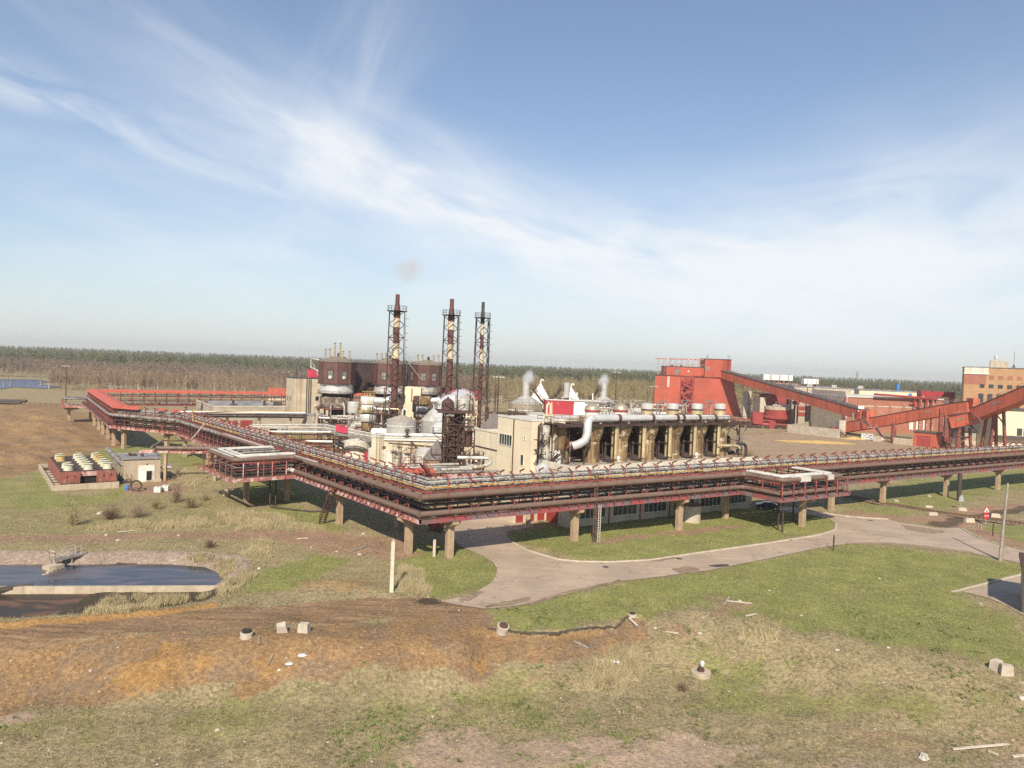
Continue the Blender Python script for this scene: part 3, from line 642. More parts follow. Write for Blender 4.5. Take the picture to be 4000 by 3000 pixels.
    h = mth(t, 'ADD', mth(t, 'MULTIPLY', n3, .35), mth(t, 'MULTIPLY', n4, .18)); bn = N(t, 'ShaderNodeBump', i_Strength=.9, i_Distance=.6); L.new(h, bn.inputs['Height']); L.new(bn.outputs[0], b.inputs['Normal'])
    gm.materials.append(mt)
ground_mat()
def hz(x, y): return float(hbase(x, y))
_zi = {}
def ZG(x, y):
    i = int(np.clip(np.searchsorted(xs, x)-1, 0, nx-2)); j = int(np.clip(np.searchsorted(ys, y)-1, 0, ny-2))
    fx = (x-xs[i])/(xs[i+1]-xs[i]); fy = (y-ys[j])/(ys[j+1]-ys[j])
    return float((Z[j,i]*(1-fx)+Z[j,i+1]*fx)*(1-fy)+(Z[j+1,i]*(1-fx)+Z[j+1,i+1]*fx)*fy)
def ON(u, v, dz=0.0):
    p = GT(u, v); return Vector((p.x, p.y, ZG(p.x, p.y)+dz))
# roads and kerbs
def flat(name, poly, z, mt, label):
    b = MB(); b.add([(x, y, z) for x, y in poly], [tuple(range(len(poly)))]); o = solo(name, b, mt, label, None, kind='structure'); return o
def ccw(p):
    a = sum(p[i][0]*p[(i+1)%len(p)][1]-p[(i+1)%len(p)][0]*p[i][1] for i in range(len(p))); return p if a > 0 else p[::-1]
flat('road', ccw(ROAD), .02, 'asphalt', 'worn pinkish grey asphalt road that forks around the grass island')
flat('driveway', ccw(DRIVE), .02, 'asphalt', 'short paved driveway beside the small building at the right edge')
def kerb(pts, label):
    b = MB(); P = [G(u, v, .03) for u, v in pts]
    for a, c in zip(P, P[1:]): b.bar(a+Vector((0,0,.02)), c+Vector((0,0,.02)), .24, .2)
    solo('kerb', b, 'kerb', label, 'kerb')
kerb([(2000,2118),(2060,2150),(2180,2186),(2270,2194),(2380,2196),(2540,2188),(2700,2164),(3000,2122),(3200,2090),(3262,2070),(3266,2046)], 'pale concrete kerb edging the grass island under the pipe bridge')
kerb([(3755,2064),(3800,2090),(3860,2113),(3930,2139),(4000,2157),(4100,2180)], 'low kerb curving past the road signs at the right')
kerb([(3200,2000),(3300,2016),(3380,2023),(3470,2028)], 'broken pale kerb along the verge before the rail crossing')
kerb([(3710,2316),(3970,2250),(4080,2222)], 'rough stone kerb between green turf and the paved driveway')
# water
UW = W2([(-500,2200),(0,2206),(300,2205),(600,2200),(800,2215),(880,2250),(870,2277)], -1.0)+[(-32.4,82.9),(-55.5,79.75),(-90,74.8)]
flat('pond_water', ccw(UW), -1.0, 'pond_water', 'still blue water with brown scum in the settling basin')
LW = [(-90,74.5),(-55.5,79.3),(-38,81.8)]+W2([(700,2372),(480,2390),(330,2402),(200,2412),(0,2424),(-500,2444)], -1.35)
flat('basin_water', ccw(LW), -1.35, 'dark_water', 'black stagnant water in the lower basin before the dividing wall')
flat('river', ccw(W2([(-900,1488),(0,1481),(150,1484),(200,1492),(150,1500),(240,1512),(180,1520),(60,1513),(0,1521),(-900,1530)])), .25, 'river_water', 'blue stretch of river beyond the bare trees at the left')
b = MB(); b.slab([(-90,74.7,-2.4),(-55.5,79.55,-2.4),(-32.2,82.8,-2.4),(-32.15,82.4,-2.4),(-55.5,79.15,-2.4),(-90,74.3,-2.4)], (0,0,1.85))
solo('basin_wall', b, 'concrete', 'long low concrete wall dividing the blue pond from the black basin', 'wall')

# dark earth strip put in for the shade line under the turf edge
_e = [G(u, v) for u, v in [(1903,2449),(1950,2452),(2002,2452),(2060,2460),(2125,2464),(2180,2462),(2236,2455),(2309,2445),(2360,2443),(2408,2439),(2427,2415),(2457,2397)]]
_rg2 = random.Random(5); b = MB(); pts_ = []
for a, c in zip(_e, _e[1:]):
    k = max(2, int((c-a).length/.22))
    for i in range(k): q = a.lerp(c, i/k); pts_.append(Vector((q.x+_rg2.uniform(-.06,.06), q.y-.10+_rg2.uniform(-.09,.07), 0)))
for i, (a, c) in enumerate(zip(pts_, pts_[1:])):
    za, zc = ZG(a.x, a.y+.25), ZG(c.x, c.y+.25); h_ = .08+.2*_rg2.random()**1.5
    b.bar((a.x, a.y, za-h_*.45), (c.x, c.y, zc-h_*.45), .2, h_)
solo('undercut_shade', b, 'mud', 'dark earth strip standing in for the shade under the broken turf above the bank', None, kind='structure')
# ------------------------------------------------------------------ elevated pipe bridges
ANG = R(32.5); ta = Vector((math.cos(ANG), math.sin(ANG))); na = Vector((-ta.y, ta.x))
tb = Vector((-.63, .777)).normalized(); nb = Vector((tb.y, -tb.x))
C0 = Vector((-11, 92)); PF = C0+ta*198; PJ = C0+tb*116; PK = Vector((-105, 190.5)); PL = Vector((-155, 264)); PM = PL+Vector((.878, .478))*150
QP = [PF, C0, PJ, PK, PL]
def offp(path, d):
    out = []
    nrm = []
    for p, q in zip(path, path[1:]):
        t = (q-p).normalized(); nrm.append(Vector((t.y, -t.x)))
    for i, p in enumerate(path):
        if i == 0: out.append(p+nrm[0]*d)
        elif i == len(path)-1: out.append(p+nrm[-1]*d)
        else:
            m = (nrm[i-1]+nrm[i]).normalized(); out.append(p+m*(d/max(.3, m.dot(nrm[i]))))
    return out
def p3(p, z): return Vector((p.x, p.y, z))
def PR(s, d, z): q = C0+ta*s+na*d; return Vector((q.x, q.y, z))
def PB(s, d, z): q = C0+tb*s+nb*d; return Vector((q.x, q.y, z))
BUNDLE = [(1.75,9.25,.13,'grey_pipe'),(1.8,9.6,.14,'pale_pipe'),(1.86,9.98,.15,'grey_pipe'),(2.3,10.12,.16,'pale_pipe'),(2.72,10.16,.14,'black_pipe'),(3.15,10.18,.17,'grey_pipe'),
          (3.65,10.12,.19,'pale_pipe'),(4.15,10.02,.15,'black_pipe'),(4.6,9.9,.16,'grey_pipe'),(2.5,9.72,.17,'black_pipe'),(3.4,9.6,.18,'black_pipe'),(4.0,9.5,.15,'black_pipe')]
MIDP = [(.95,7.35,.15,'dark_pipe'),(1.45,7.75,.11,'dark_pipe'),(2.0,7.2,.2,'black_pipe'),(2.7,7.45,.15,'dark_pipe'),(3.5,7.3,.2,'black_pipe'),(1.4,6.35,.18,'dark_pipe'),(2.3,6.35,.22,'black_pipe'),(3.2,6.3,.2,'dark_pipe')]
def pillar(P, s, d, parent_thing, t, n, cap=(-1.6, 3.0), ztop=5.15):
    b = MB(); q = P(s, d, 0)
    tt = Vector((t.x, t.y, 0)); nn = Vector((n.x, n.y, 0)); zb = -.6
    for k in (-1, 1): b.bar(q+tt*.27*k+Vector((0,0,zb)), q+tt*.27*k+Vector((0,0,ztop-.7)), .40, .78, up=nn)
    b.bar(q+Vector((0,0,zb)), q+Vector((0,0,ztop-.75)), .2, .62, up=nn)
    # tapered cap arms
    for k, L_ in ((-1, -cap[0]), (1, cap[1])):
        a0 = q+Vector((0,0,ztop)); e = q+nn*k*L_+Vector((0,0,ztop))
        w = tt*.45
        prof = [a0, e, e-Vector((0,0,.42)), a0+nn*k*.55-Vector((0,0,.95)), a0-Vector((0,0,.95))]
        b.slab([p-w for p in prof], w*2)
    o = solo_part(parent_thing, 'pillar', b, 'concrete_pillar'); return o
def solo_part(T, name, b, mt, parent=None, label=None):
    """b is in world coordinates: shift it into T's frame"""
    o = T.loc; b.v = [(x-o.x, y-o.y, z-o.z) for x, y, z in b.v]; return T.part(name, b, mt, parent, label)
def run(T, name, pts, r, mt, n=10, bend=0.0, label=None):
    b = MB(); b.tube(pts, r, n, True, bend); return solo_part(T, name, b, mt, label=label)
def frames(T, P, s0, s1, step, top=True, stub=.34, roof=False, mt='red_steel'):
    k = int((s1-s0)/step)
    for i in range(k+1):
        s = s0+(s1-s0)*i/k; b = MB()
        b.bar(P(s,.95,5.9), P(s,.95,8.9), .2, .16); b.bar(P(s,4.9,5.9), P(s,4.9,9.0), .2, .16)
        b.bar(P(s,-.05,8.05), P(s,5.0,8.05), .14, .16); b.bar(P(s,.2,7.0), P(s,5.0,7.0), .12, .14); b.bar(P(s,-.1,5.98), P(s,5.1,5.98), .14, .2)
        if stub:
            for ds in (.0, step*.5):
                b.bar(P(s+ds,-.75 if stub > .2 else -.55,6.06), P(s+ds,.3,6.06), stub, .07)
        if top:
            zt = 10.5
            b.bar(P(s,1.35,8.9), P(s,1.35,zt), .15, .15); b.bar(P(s,4.95,8.9), P(s,4.95,zt), .15, .15); b.bar(P(s,1.3,8.95), P(s,5.0,8.95), .14, .2); b.bar(P(s,1.4,9.4), P(s,4.9,9.4), .1, .1)
            if roof: b.bar(P(s,1.0,10.45), P(s,3.1,10.95), .12); b.bar(P(s,3.1,10.95), P(s,5.3,10.45), .12)
            else: b.bar(P(s,1.25,zt-.05), P(s,2.35,zt+.42), .17, .2); b.bar(P(s,5.05,zt-.05), P(s,3.95,zt+.42), .17, .2)
        solo_part(T, 'support_frame', b, mt)
        if i % 3 == 1 and i < k:
            s2 = s0+(s1-s0)*(i+1)/k; b = MB()
            b.bar(P(s,.95,6.0), P(s2,.95,8.8), .1, .14)
            if top: b.bar(P(s,1.33,10.3), P(s2,1.33,9.0), .09, .13)
            solo_part(T, 'brace', b, mt)
def beams(T, P, s0, s1, skip, mo='grey_red_steel', top=True):
    for d, mt in ((.1, mo), (4.95, 'grey_red_steel')):
        k0, k1 = s0+d*skip, s1
        b = MB(); z0, z1 = 5.2, 5.92; w = .34
        for (za, h) in ((z0, .06), (z1-.06, .06)): b.bar(P(k0,d,za+h/2), P(k1,d,za+h/2), w, h)
        b.bar(P(k0,d,5.56), P(k1,d,5.56), .07, .6)
        n = int((k1-k0)/(1.6 if mo == 'pink_steel' else 13))
        for i in range(n+1):
            s = k0+(k1-k0)*i/n; b.bar(P(s,d,z0+.06), P(s,d,z1-.06), .05, w*.85)
        solo_part(T, 'deck_beam', b, mt)
    b = MB(); b.bar(P(s0+2.5*skip,2.6,5.96), P(s1,2.6,5.96), 4.4, .06); solo_part(T, 'lower_deck_shadow_slab', b, 'dark_rust')  # deck closed into one slab so its ground shadow is solid
    if top:
        b = MB(); b.bar(P(s0+3.1*skip,3.15,9.0), P(s1,3.15,9.0), 3.4, .04); solo_part(T, 'shadow_slab', b, 'dark_rust')  # slab added under the pipe bundle to make the bridge's shadow solid
        for d in (1.35, 4.95):
            b = MB(); b.bar(P(s0+d*skip,d,8.98), P(s1,d,8.98), .14, .34); solo_part(T, 'upper_rail', b, 'red_steel')
        b = MB(); b.bar(P(s0+1.7*skip,1.65,9.0), P(s1,1.65,9.0), .5, .05); solo_part(T, 'catwalk', b, 'dark_rust')
# ---- right wing
TR = Thing('pipe_bridge', 'rust red pipe bridge running right from the front corner with a loop over the car', 'pipe bridge', (C0.x, C0.y, 0))
MIT = 1/math.tan((math.pi-math.acos(ta.dot(tb)) and math.acos(ta.dot(tb)))/2)
beams(TR, PR, 0, 196, MIT)
frames(TR, PR, 4.6, 195, 3.35, True, .12)
for s in (5.2, 26, 47.5, 88.5, 106, 131, 155, 178): pillar(PR, s, 1.6, TR, ta, na)
pillar(PR, 69.6, -5.6, TR, ta, na, (-2.0, 2.0)); pillar(PR, 62, 4.6, TR, ta, na, (-3, .8)); 
for d, z, r, mt in BUNDLE: run(TR, 'bundle_pipe', [PR(d*MIT, d, z), PR(196, d, z)], r, mt, 8)
for d, z, r, mt in MIDP: run(TR, 'service_pipe', [PR(d*MIT, d, z), PR(196, d, z)], r, mt, 8)
run(TR, 'yellow_pipe', [PR(1.2*MIT, 1.2, 9.55), PR(196, 1.2, 9.55)], .075, 'yellow_pipe', 8)
run(TR, 'lower_main_pipe', [PR(-.1*MIT, -.1, 6.5), PR(60.5, -.1, 6.5), PR(61.0, -7.4, 6.5), PR(78.6, -7.4, 6.5), PR(79.0, -.1, 6.5), PR(196, -.1, 6.5)], .38, 'brown_pipe', 14, 1.0)
run(TR, 'upper_main_pipe', [PR(.1*MIT, .1, 8.62), PR(61, .1, 8.62), PR(61.5, -7.2, 8.62), PR(78, -7.2, 8.62), PR(78.4, .1, 8.62), PR(196, .1, 8.62)], .40, 'brown_pipe', 14, 1.0)
for k, (d0, z) in enumerate(((-6.1, 8.95), (-5.1, 8.95))):
    run(TR, 'white_loop_pipe', [PR(63+k, 1.2, z), PR(63.0+k, d0, z), PR(76.5-k, d0, z), PR(76.5-k, 1.2, z)], .22, 'pale_clad', 12, .5)
b = MB(); b.bar(PR(64,-7.2,9.05), PR(68,-7.2,9.05), .35, .1); b.bar(PR(66,-7.2,8.62), PR(68.6,-7.2,8.62), .84, .84); b.bar(PR(73.4,-7.2,8.62), PR(75,-7.2,8.62), .84, .84); solo_part(TR, 'pipe_cladding', b, 'pale_clad')
for s in (60.3, 79.2):
    b = MB(); b.bar(PR(s,-8,5.55), PR(s,0,5.55), .3, .62); solo_part(TR, 'loop_beam', b, 'grey_red_steel')
b = MB(); b.bar(PR(60.3,-7.9,5.5), PR(79.2,-7.9,5.5), .3, .62); solo_part(TR, 'loop_beam', b, 'grey_red_steel')
b = MB(); b.bar(PR(60.3,-4,5.9), PR(79.2,-4,5.9), 7.4, .06); solo_part(TR, 'loop_deck', b, 'dark_rust')
for i in range(7):
    s = 60.8+i*2.95; b = MB()
    b.bar(PR(s,-7.9,5.8), PR(s,-7.9,8.3), .16); b.bar(PR(s,-4,5.8), PR(s,-4,8.7), .14); b.bar(PR(s,-8.1,8.2), PR(s,0,8.2), .13, .18); b.bar(PR(s,-8.1,7.0), PR(s,0,7.0), .12, .14); b.bar(PR(s,-8.6,6.05), PR(s,-7.7,6.05), .3, .07)
    solo_part(TR, 'support_frame', b, 'red_steel')
for d, z in ((-6.8,7.15),(-6.1,7.2),(-5.2,7.15),(-6.5,6.2),(-5.4,6.2)):
    run(TR, 'service_pipe', [PR(62, .6, z), PR(62.3+(d+7)*.3, d, z), PR(77-(d+7)*.3, d, z), PR(77, .6, z)], .13, 'dark_pipe', 8, .4)
for s, d in ((62.5,-7),(63.2,-5.6),(66.5,-3),(72,-2)):
    b = MB(); b.bar(PR(s,d,-.2), PR(s,d,5.6), .22); solo_part(TR, 'steel_leg', b, 'dark_rust')
b = MB(); b.tube([PR(128.5,-2.4,-.2), PR(128.5,-2.4,5.9)], .42, 12); solo_part(TR, 'steel_leg', b, 'dark_pipe', label='round dark steel leg under the bridge near the rail crossing')
# ---- left wing with the jog
def PJK(s, d, z):
    t = (PK-PJ).normalized(); n = Vector((t.y, -t.x)); q = PJ+t*s+n*d; return Vector((q.x, q.y, z))
def PKL(s, d, z):
    t = (PL-PK).normalized(); n = Vector((t.y, -t.x)); q = PK+t*s+n*d; return Vector((q.x, q.y, z))
TL_ = Thing('pipe_bridge', 'rust red pipe bridge running back left from the front corner to the roofed gallery', 'pipe bridge', (C0.x-1, C0.y+1, 0))
beams(TL_, PB, 0, 116, MIT, 'pink_steel'); beams(TL_, PJK, 0, 22.5, 0, 'pink_steel')
frames(TL_, PB, 4.4, 115, 2.75); frames(TL_, PJK, 1.5, 21.5, 2.9)
for s in (5.2, 26, 47, 70, 93, 112): pillar(PB, s, 1.6, TL_, tb, nb)
pillar(PB, 48.8, -5.0, TL_, tb, nb, (-2, 2)); t_ = (PK-PJ).normalized(); pillar(PJK, 4, 1.6, TL_, t_, Vector((t_.y, -t_.x))); pillar(PJK, 19, 1.6, TL_, t_, Vector((t_.y, -t_.x)))
def leftrun(d, z): o = offp(QP, d); return [p3(o[1], z), p3(o[2], z), p3(o[3], z)]
for d, z, r, mt in BUNDLE: run(TL_, 'bundle_pipe', leftrun(d, z), r, mt, 8)
for d, z, r, mt in MIDP: run(TL_, 'service_pipe', leftrun(d, z), r, mt, 8)
run(TL_, 'yellow_pipe', [PB(1.2*MIT,1.2,9.55), PB(40,1.2,9.55)], .075, 'yellow_pipe', 8)
run(TL_, 'yellow_pipe', [PB(72,1.1,9.6), PB(104,1.1,9.6), PB(104.4,1.1,11.3)], .09, 'yellow_pipe', 8)
run(TL_, 'lower_main_pipe', [PB(-.1*MIT,-.1,6.5), PB(39.5,-.1,6.5)], .38, 'brown_pipe', 14)
run(TL_, 'lower_main_pipe', [PB(39.5,-.1,6.5), PB(43.5,-.1,6.5)], .36, 'white_clad', 14, label='white clad end of the lower main pipe')
run(TL_, 'upper_main_pipe', [PB(.1*MIT,.1,8.62), PB(36,.1,8.62), PB(37,.5,8.75), PB(41.2,.3,8.7), PB(41.6,-9.5,8.62), PB(55.4,-9.5,8.62), PB(55.8,.3,8.62), PB(80,.3,8.7)], .42, 'brown_pipe', 14, 1.0)
o = offp(QP, .3); run(TL_, 'grey_main_pipe', [PB(80,.3,8.7), p3(o[2], 8.7), p3(o[3], 8.7)], .40, 'grey_pipe', 14, .6)
for k, (d0) in enumerate((-8.4, -7.3)):
    run(TL_, 'white_loop_pipe', [PB(43+k,1.2,9.0), PB(43+k,d0,9.0), PB(54-k,d0,9.0), PB(54-k,1.2,9.0)], .22, 'pale_clad', 12, .5)
b = MB()
for p, q in ((PB(56,.3,9.02), PB(79,.3,9.05)), (PB(43,-9.4,9.0), PB(54.5,-9.4,9.0)), (PB(41.6,-8.7,9.0), PB(41.6,0,9.0)), (PB(32,.3,9.02), PB(40.5,.3,9.06))): b.bar(p, q, .46, .1)
solo_part(TL_, 'pipe_cladding', b, 'pale_clad')
for p, q, mt in ((PB(40.2,-10.4,5.5), PB(56.5,-10.4,5.5), 'pink_steel'), (PB(40.2,-10.4,5.5), PB(40.2,0,5.5), 'pink_steel'), (PB(56.5,-10.4,5.5), PB(56.5,0,5.5), 'pink_steel')):
    b = MB(); b.bar(p, q, .3, .62); solo_part(TL_, 'loop_beam', b, mt)
b = MB(); b.bar(PB(40.2,-5,5.88), PB(56.5,-5,5.88), 9.4, .06); solo_part(TL_, 'loop_deck', b, 'dark_rust')
for i in range(6):
    s = 40.8+i*3.05; b = MB()
    b.bar(PB(s,-10.2,5.8), PB(s,-10.2,8.2), .14); b.bar(PB(s,-5,5.8), PB(s,-5,8.6), .14); b.bar(PB(s,-10.4,8.15), PB(s,0,8.15), .13, .18); b.bar(PB(s,-10.4,7.0), PB(s,0,7.0), .12, .14)
    for ds in (0, 1, 2): b.bar(PB(s+ds,-12.2+.5*ds,6.02), PB(s+ds,-10.2,6.02), .14, .07)
    solo_part(TL_, 'support_frame', b, 'red_steel')
for i in range(4):
    d = -8.5+i*2.4; b = MB(); b.bar(PB(40.4,d,5.8), PB(40.4,d,8.2), .16); solo_part(TL_, 'support_frame', b, 'pink_steel')
for d, z, mt in ((-9.6,7.15,'dark_pipe'),(-8.8,7.2,'grey_pipe'),(-7.9,7.15,'black_pipe'),(-6.8,7.2,'dark_pipe'),(-9.2,6.2,'dark_pipe'),(-7.5,6.2,'black_pipe')):
    run(TL_, 'service_pipe', [PB(42,.6,z), PB(42+(d+10)*.3,d,z), PB(55-(d+10)*.3,d,z), PB(55,.6,z)], .14, mt, 8, .4)
for i in range(5): run(TL_, 'service_pipe', [PB(44.5+i*2.0,-6.3,8.85+.1*(i%2)), PB(44.7+i*2.0,0.6,8.85+.1*(i%2))], .16, ('grey_pipe','black_pipe','pale_pipe')[i%3], 8)
b = MB(); b.stair(PB(27.5,-.6,.0), PB(24,-.6,5.9), .9, (nb.x, nb.y, 0), .1, .45); solo_part(TL_, 'stair', b, 'rust_steel')
run(TL_, 'drain_pipe', [PB(42.5,-3.2,5.6), PB(42.5,-3.2,.25), PB(36,1,.25), PB(34.5,4,.25)], .13, 'dark_pipe', 8, .4)
for s in (43.0, 46): 
    b = MB(); b.bar(PB(s,-2,-.1), PB(s,-2,5.6), .2); solo_part(TL_, 'steel_leg', b, 'dark_rust')
# low pipe trestle branching left past the pump house
TB = Thing('pipe_trestle', 'pinkish low trestle carrying one fat brown pipe left towards the pump house', 'pipe trestle', tuple(G(730, 1770, 0)))
p, q = G(610, 1750, 6.6), G(860, 1752, 6.6)
run(TB, 'main_pipe', [p, q], .42, 'brown_pipe', 14); dz = Vector((0,0,.75))
b = MB()
for k in (-.7, .7): b.bar(p-dz+Vector((-3,k,0)), q-dz+Vector((0,k,0)), .2, .42)
for i in range(6):
    c = (p-dz).lerp(q-dz, i/5); b.bar(c+Vector((0,-1,.3)), c+Vector((0,1,.3)), .2, .16)
solo_part(TB, 'beam', b, 'pink_steel')
for i in (0.15, .93):
    c = p.lerp(q, i); b = MB(); b.bar((c.x, c.y, -.2), (c.x, c.y, 5.4), .5, .5); solo_part(TB, 'pillar', b, 'concrete_pillar')
z_ = [G(796, 1656, 10.4), G(742, 1722, 6.9), G(628, 1722, 6.9), G(588, 1748, 6.9)]
for k in range(3): run(TB, 'bent_pipe', [c+Vector((.35*k, -.3*k, .12*k)) for c in z_], .1, ('grey_pipe','pale_pipe','red_steel')[k], 8, .4)
# red roofed part beyond the jog
TG = Thing('pipe_gallery', 'pipe bridge under a bright orange red roof running away to the far left corner', 'pipe gallery', (PK.x, PK.y, 0))
LKL = (PL-PK).length
beams(TG, PKL, 0, LKL, 0, 'pink_steel'); frames(TG, PKL, 1, LKL-1, 2.9, True, .3, True)
for s in (5, 20, 35, 48, 64, 80): pillar(PKL, s, 1.6, TG, (PL-PK).normalized(), Vector(((PL-PK).normalized().y, -(PL-PK).normalized().x)))
for d, z, r, mt in BUNDLE[:9]: run(TG, 'bundle_pipe', [PKL(0,d,z), PKL(LKL,d,z)], r, mt, 8)
for d, z, r, mt in MIDP[:6]: run(TG, 'service_pipe', [PKL(0,d,z), PKL(LKL,d,z)], r, mt, 8)
run(TG, 'grey_main_pipe', [PKL(0,.3,8.7), PKL(5,.2,8.6), PKL(LKL,.2,8.6)], .38, 'grey_pipe', 12, .5)
run(TG, 'lower_main_pipe', [PKL(0,-.1,6.5), PKL(LKL,-.1,6.5)], .3, 'dark_pipe', 12)
b = MB()
for d0, z0, d1, z1 in ((.7,10.42,3.1,11.02),(3.1,11.02,5.6,10.42)):
    b.slab([PKL(-.2,d0,z0), PKL(LKL+3,d0,z0), PKL(LKL+3,d1,z1), PKL(-.2,d1,z1)], (0,0,.08))
solo_part(TG, 'roof', b, 'orange_roof')
b = MB()
for d0, z0, d1, z1, e in ((.7,10.42,3.1,11.02,9.5),(3.1,11.02,5.6,10.42,7)):
    b.slab([PJK(22.6,d0,z0), PJK(22.6-e,d0,z0+.02), PJK(22.6-e+1.5,d1,z1), PJK(22.6,d1,z1)], (0,0,.08))
solo_part(TG, 'broken_roof', b, 'orange_roof', label='torn end of the orange red roof')
for s, w in ((7.5,2),(3.2,1.4),(1.0,1.0)): b = MB(); b.slab([PJK(s,1.0,10.62), PJK(s-w,1.0,10.62), PJK(s-w,3.0,11.12), PJK(s,3.0,11.12)], (0,0,.06)); solo_part(TG, 'roof_sheet', b, 'orange_roof')
# stub deck at the far corner
b = MB(); b.bar(PKL(LKL-12,-7,6), PKL(LKL-12,0,6), 8, .1); b.bar(PKL(LKL-16,-7,5.6), PKL(LKL-8,-7,5.6), .3, .6); b.bar(PKL(LKL-16,-7,5.6), PKL(LKL-16,0,5.6), .3, .6); solo_part(TG, 'loop_beam', b, 'pink_steel')
b = MB()
for i in range(5):
    s = LKL-16+i*2; b.bar(PKL(s,-7,6), PKL(s,-7,8.2), .14); b.bar(PKL(s,-7,8.2), PKL(s,0,8.2), .12)
solo_part(TG, 'support_frame', b, 'red_steel')
for d in (-6.8, -5.6, -4.2): run(TG, 'loop_pipe', [PKL(LKL-16.5,0,8.5), PKL(LKL-16.5-(d+6)*.6,d,8.5), PKL(LKL-8+(d+6)*.6,d,8.5), PKL(LKL-8,0,8.5)], .28, 'grey_pipe', 10, .4)
pillar(PKL, LKL-12, -5, TG, (PL-PK).normalized(), Vector(((PL-PK).normalized().y, -(PL-PK).normalized().x)))
# gallery along the back
tm = (PM-PL).normalized(); nm = Vector((-tm.y, tm.x))
def PLM(s, d, z): q = PL+tm*s+nm*d; return Vector((q.x, q.y, z))
TK = Thing('pipe_gallery', 'long thin orange red roofed pipe gallery crossing behind the flat roofed workshop', 'pipe gallery', (PL.x+3, PL.y+3, 0))
LM = 118
b = MB(); b.slab([PLM(3,-2.2,10.3), PLM(LM,-2.2,10.3), PLM(LM,.6,10.9), PLM(3,.6,10.9)], (0,0,.1)); b.slab([PLM(3,.6,10.9), PLM(LM,.6,10.9), PLM(LM,3.2,10.3), PLM(3,3.2,10.3)], (0,0,.1)); b.bar(PLM(3,-2.2,10.2), PLM(LM,-2.2,10.2), .1, .4); solo_part(TK, 'roof', b, 'orange_roof')
for d in (-2, 3):
    b = MB(); b.bar(PLM(3,d,5.4), PLM(LM,d,5.4), .3, .6); b.bar(PLM(3,d,8.6), PLM(LM,d,8.6), .2, .3); b.bar(PLM(3,d,7.4), PLM(LM,d,7.4), .12, .14); solo_part(TK, 'deck_beam', b, 'red_steel')
for i in range(30):
    s = 4+i*3.9; b = MB()
    for d in (-2, 3): b.bar(PLM(s,d,5.4), PLM(s,d,10.4), .2)
    if i % 3 == 1: b.bar(PLM(s,-2,8.5), PLM(s+3.9,-2,5.5), .16)
    if i % 3 == 2: b.bar(PLM(s,-2,5.5), PLM(s+3.9,-2,8.5), .16)
    solo_part(TK, 'support_frame', b, 'red_steel')
for k, (d, z) in enumerate(((-1.5,9.0),(-.8,9.1),(0,9.0),(1,9.1),(-1.2,7.0),(.2,6.9),(-1.6,6.1),(0,6.1))): run(TK, 'bundle_pipe', [PLM(3,d,z), PLM(LM,d,z)], .2, ('grey_pipe','black_pipe','dark_pipe')[k%3], 8)
for s in (14, 34, 54, 74, 94, 112):
    b = MB(); q = PLM(s,.5,0); b.bar(q-Vector((0,0,.3)), q+Vector((0,0,5.1)), .8, .8); solo_part(TK, 'pillar', b, 'concrete_pillar')
# pale pipe rack in front of the workshop
def rackline(name, label, p, q, depth, pipes, legs, zleg, mt='dark_rust', post=3.5, drop=1.2):
    p = Vector(p); q = Vector(q); T = Thing(name, label, 'pipe rack', ((p.x+q.x)/2, (p.y+q.y)/2, 0)); t = (q-p); t.z = 0; t.normalize(); n = Vector((-t.y, t.x, 0))
    for off, dz, r, m_ in pipes: run(T, 'rack_pipe', [p+n*off+Vector((0,0,dz)), q+n*off+Vector((0,0,dz))], r, m_, 8)
    b = MB()
    for d in (0, depth): b.bar(p+n*d-Vector((0,0,.45)), q+n*d-Vector((0,0,.45)), .18, .26); b.bar(p+n*d-Vector((0,0,drop)), q+n*d-Vector((0,0,drop)), .14, .2)
    k = max(2, int((q-p).length/post))
    for i in range(k+1):
        c = p.lerp(q, i/k)
        for d in (0, depth): b.bar(c+n*d-Vector((0,0,drop)), c+n*d-Vector((0,0,.3)), .14)
        b.bar(c-Vector((0,0,.3)), c+n*depth-Vector((0,0,.3)), .14)
    solo_part(T, 'rack_frame', b, mt)
    for i in range(legs):
        c = p.lerp(q, (i+.5)/legs); b = MB(); b.bar((c.x, c.y+depth/2, -.2), (c.x, c.y+depth/2, c.z-drop), zleg); b.bar((c.x-.1, c.y, c.z-drop-.2), (c.x-.1, c.y+depth, c.z-drop-.2), zleg*.8, .4); solo_part(T, 'pillar', b, 'concrete_pillar')
    return T
TA = rackline('pipe_rack', 'straight rack of pale pipes crossing in front of the flat roofed workshop', AT(690, 1612, 205), AT(1192, 1617, 214), 2.0, ((0,.3,.26,'white_clad'),(.6,.3,.2,'pale_pipe'),(1.2,.3,.2,'grey_pipe'),(0,-.75,.2,'black_pipe'),(.7,-.75,.25,'black_pipe'),(1.4,-.7,.2,'grey_pipe')), 4, .5)
run(TA, 'yellow_pipe', [AT(745, 1605, 205), AT(1158, 1607, 214), AT(1160, 1585, 214)], .1, 'yellow_pipe', 8)
run(TA, 'riser_pipe', [AT(1192,1617,214), AT(1193,1640,214), AT(1180,1665,214)], .5, 'dark_pipe', 8, 1)
rackline('pipe_rack', 'dark raised pipe rack with white top pipe over the lawn before the furnace towers', AT(1050, 1690, 190), AT(1292, 1692, 190), 1.8, ((0,.3,.24,'white_clad'),(.7,.25,.18,'grey_pipe')), 4, .3, drop=1.9)
rackline('pipe_rack', 'short dark rack with white pipe beside the banded white tank', AT(1190, 1728, 176), AT(1296, 1730, 176), 1.8, ((0,.3,.22,'white_clad'),(.8,.3,.2,'white_clad')), 2, .4)
TP = Thing('pipe_span', 'bundle of thin cream pipes sloping across in front of the furnaces under a magenta sheet', 'pipes', tuple(G(1260, 1720, 0)))
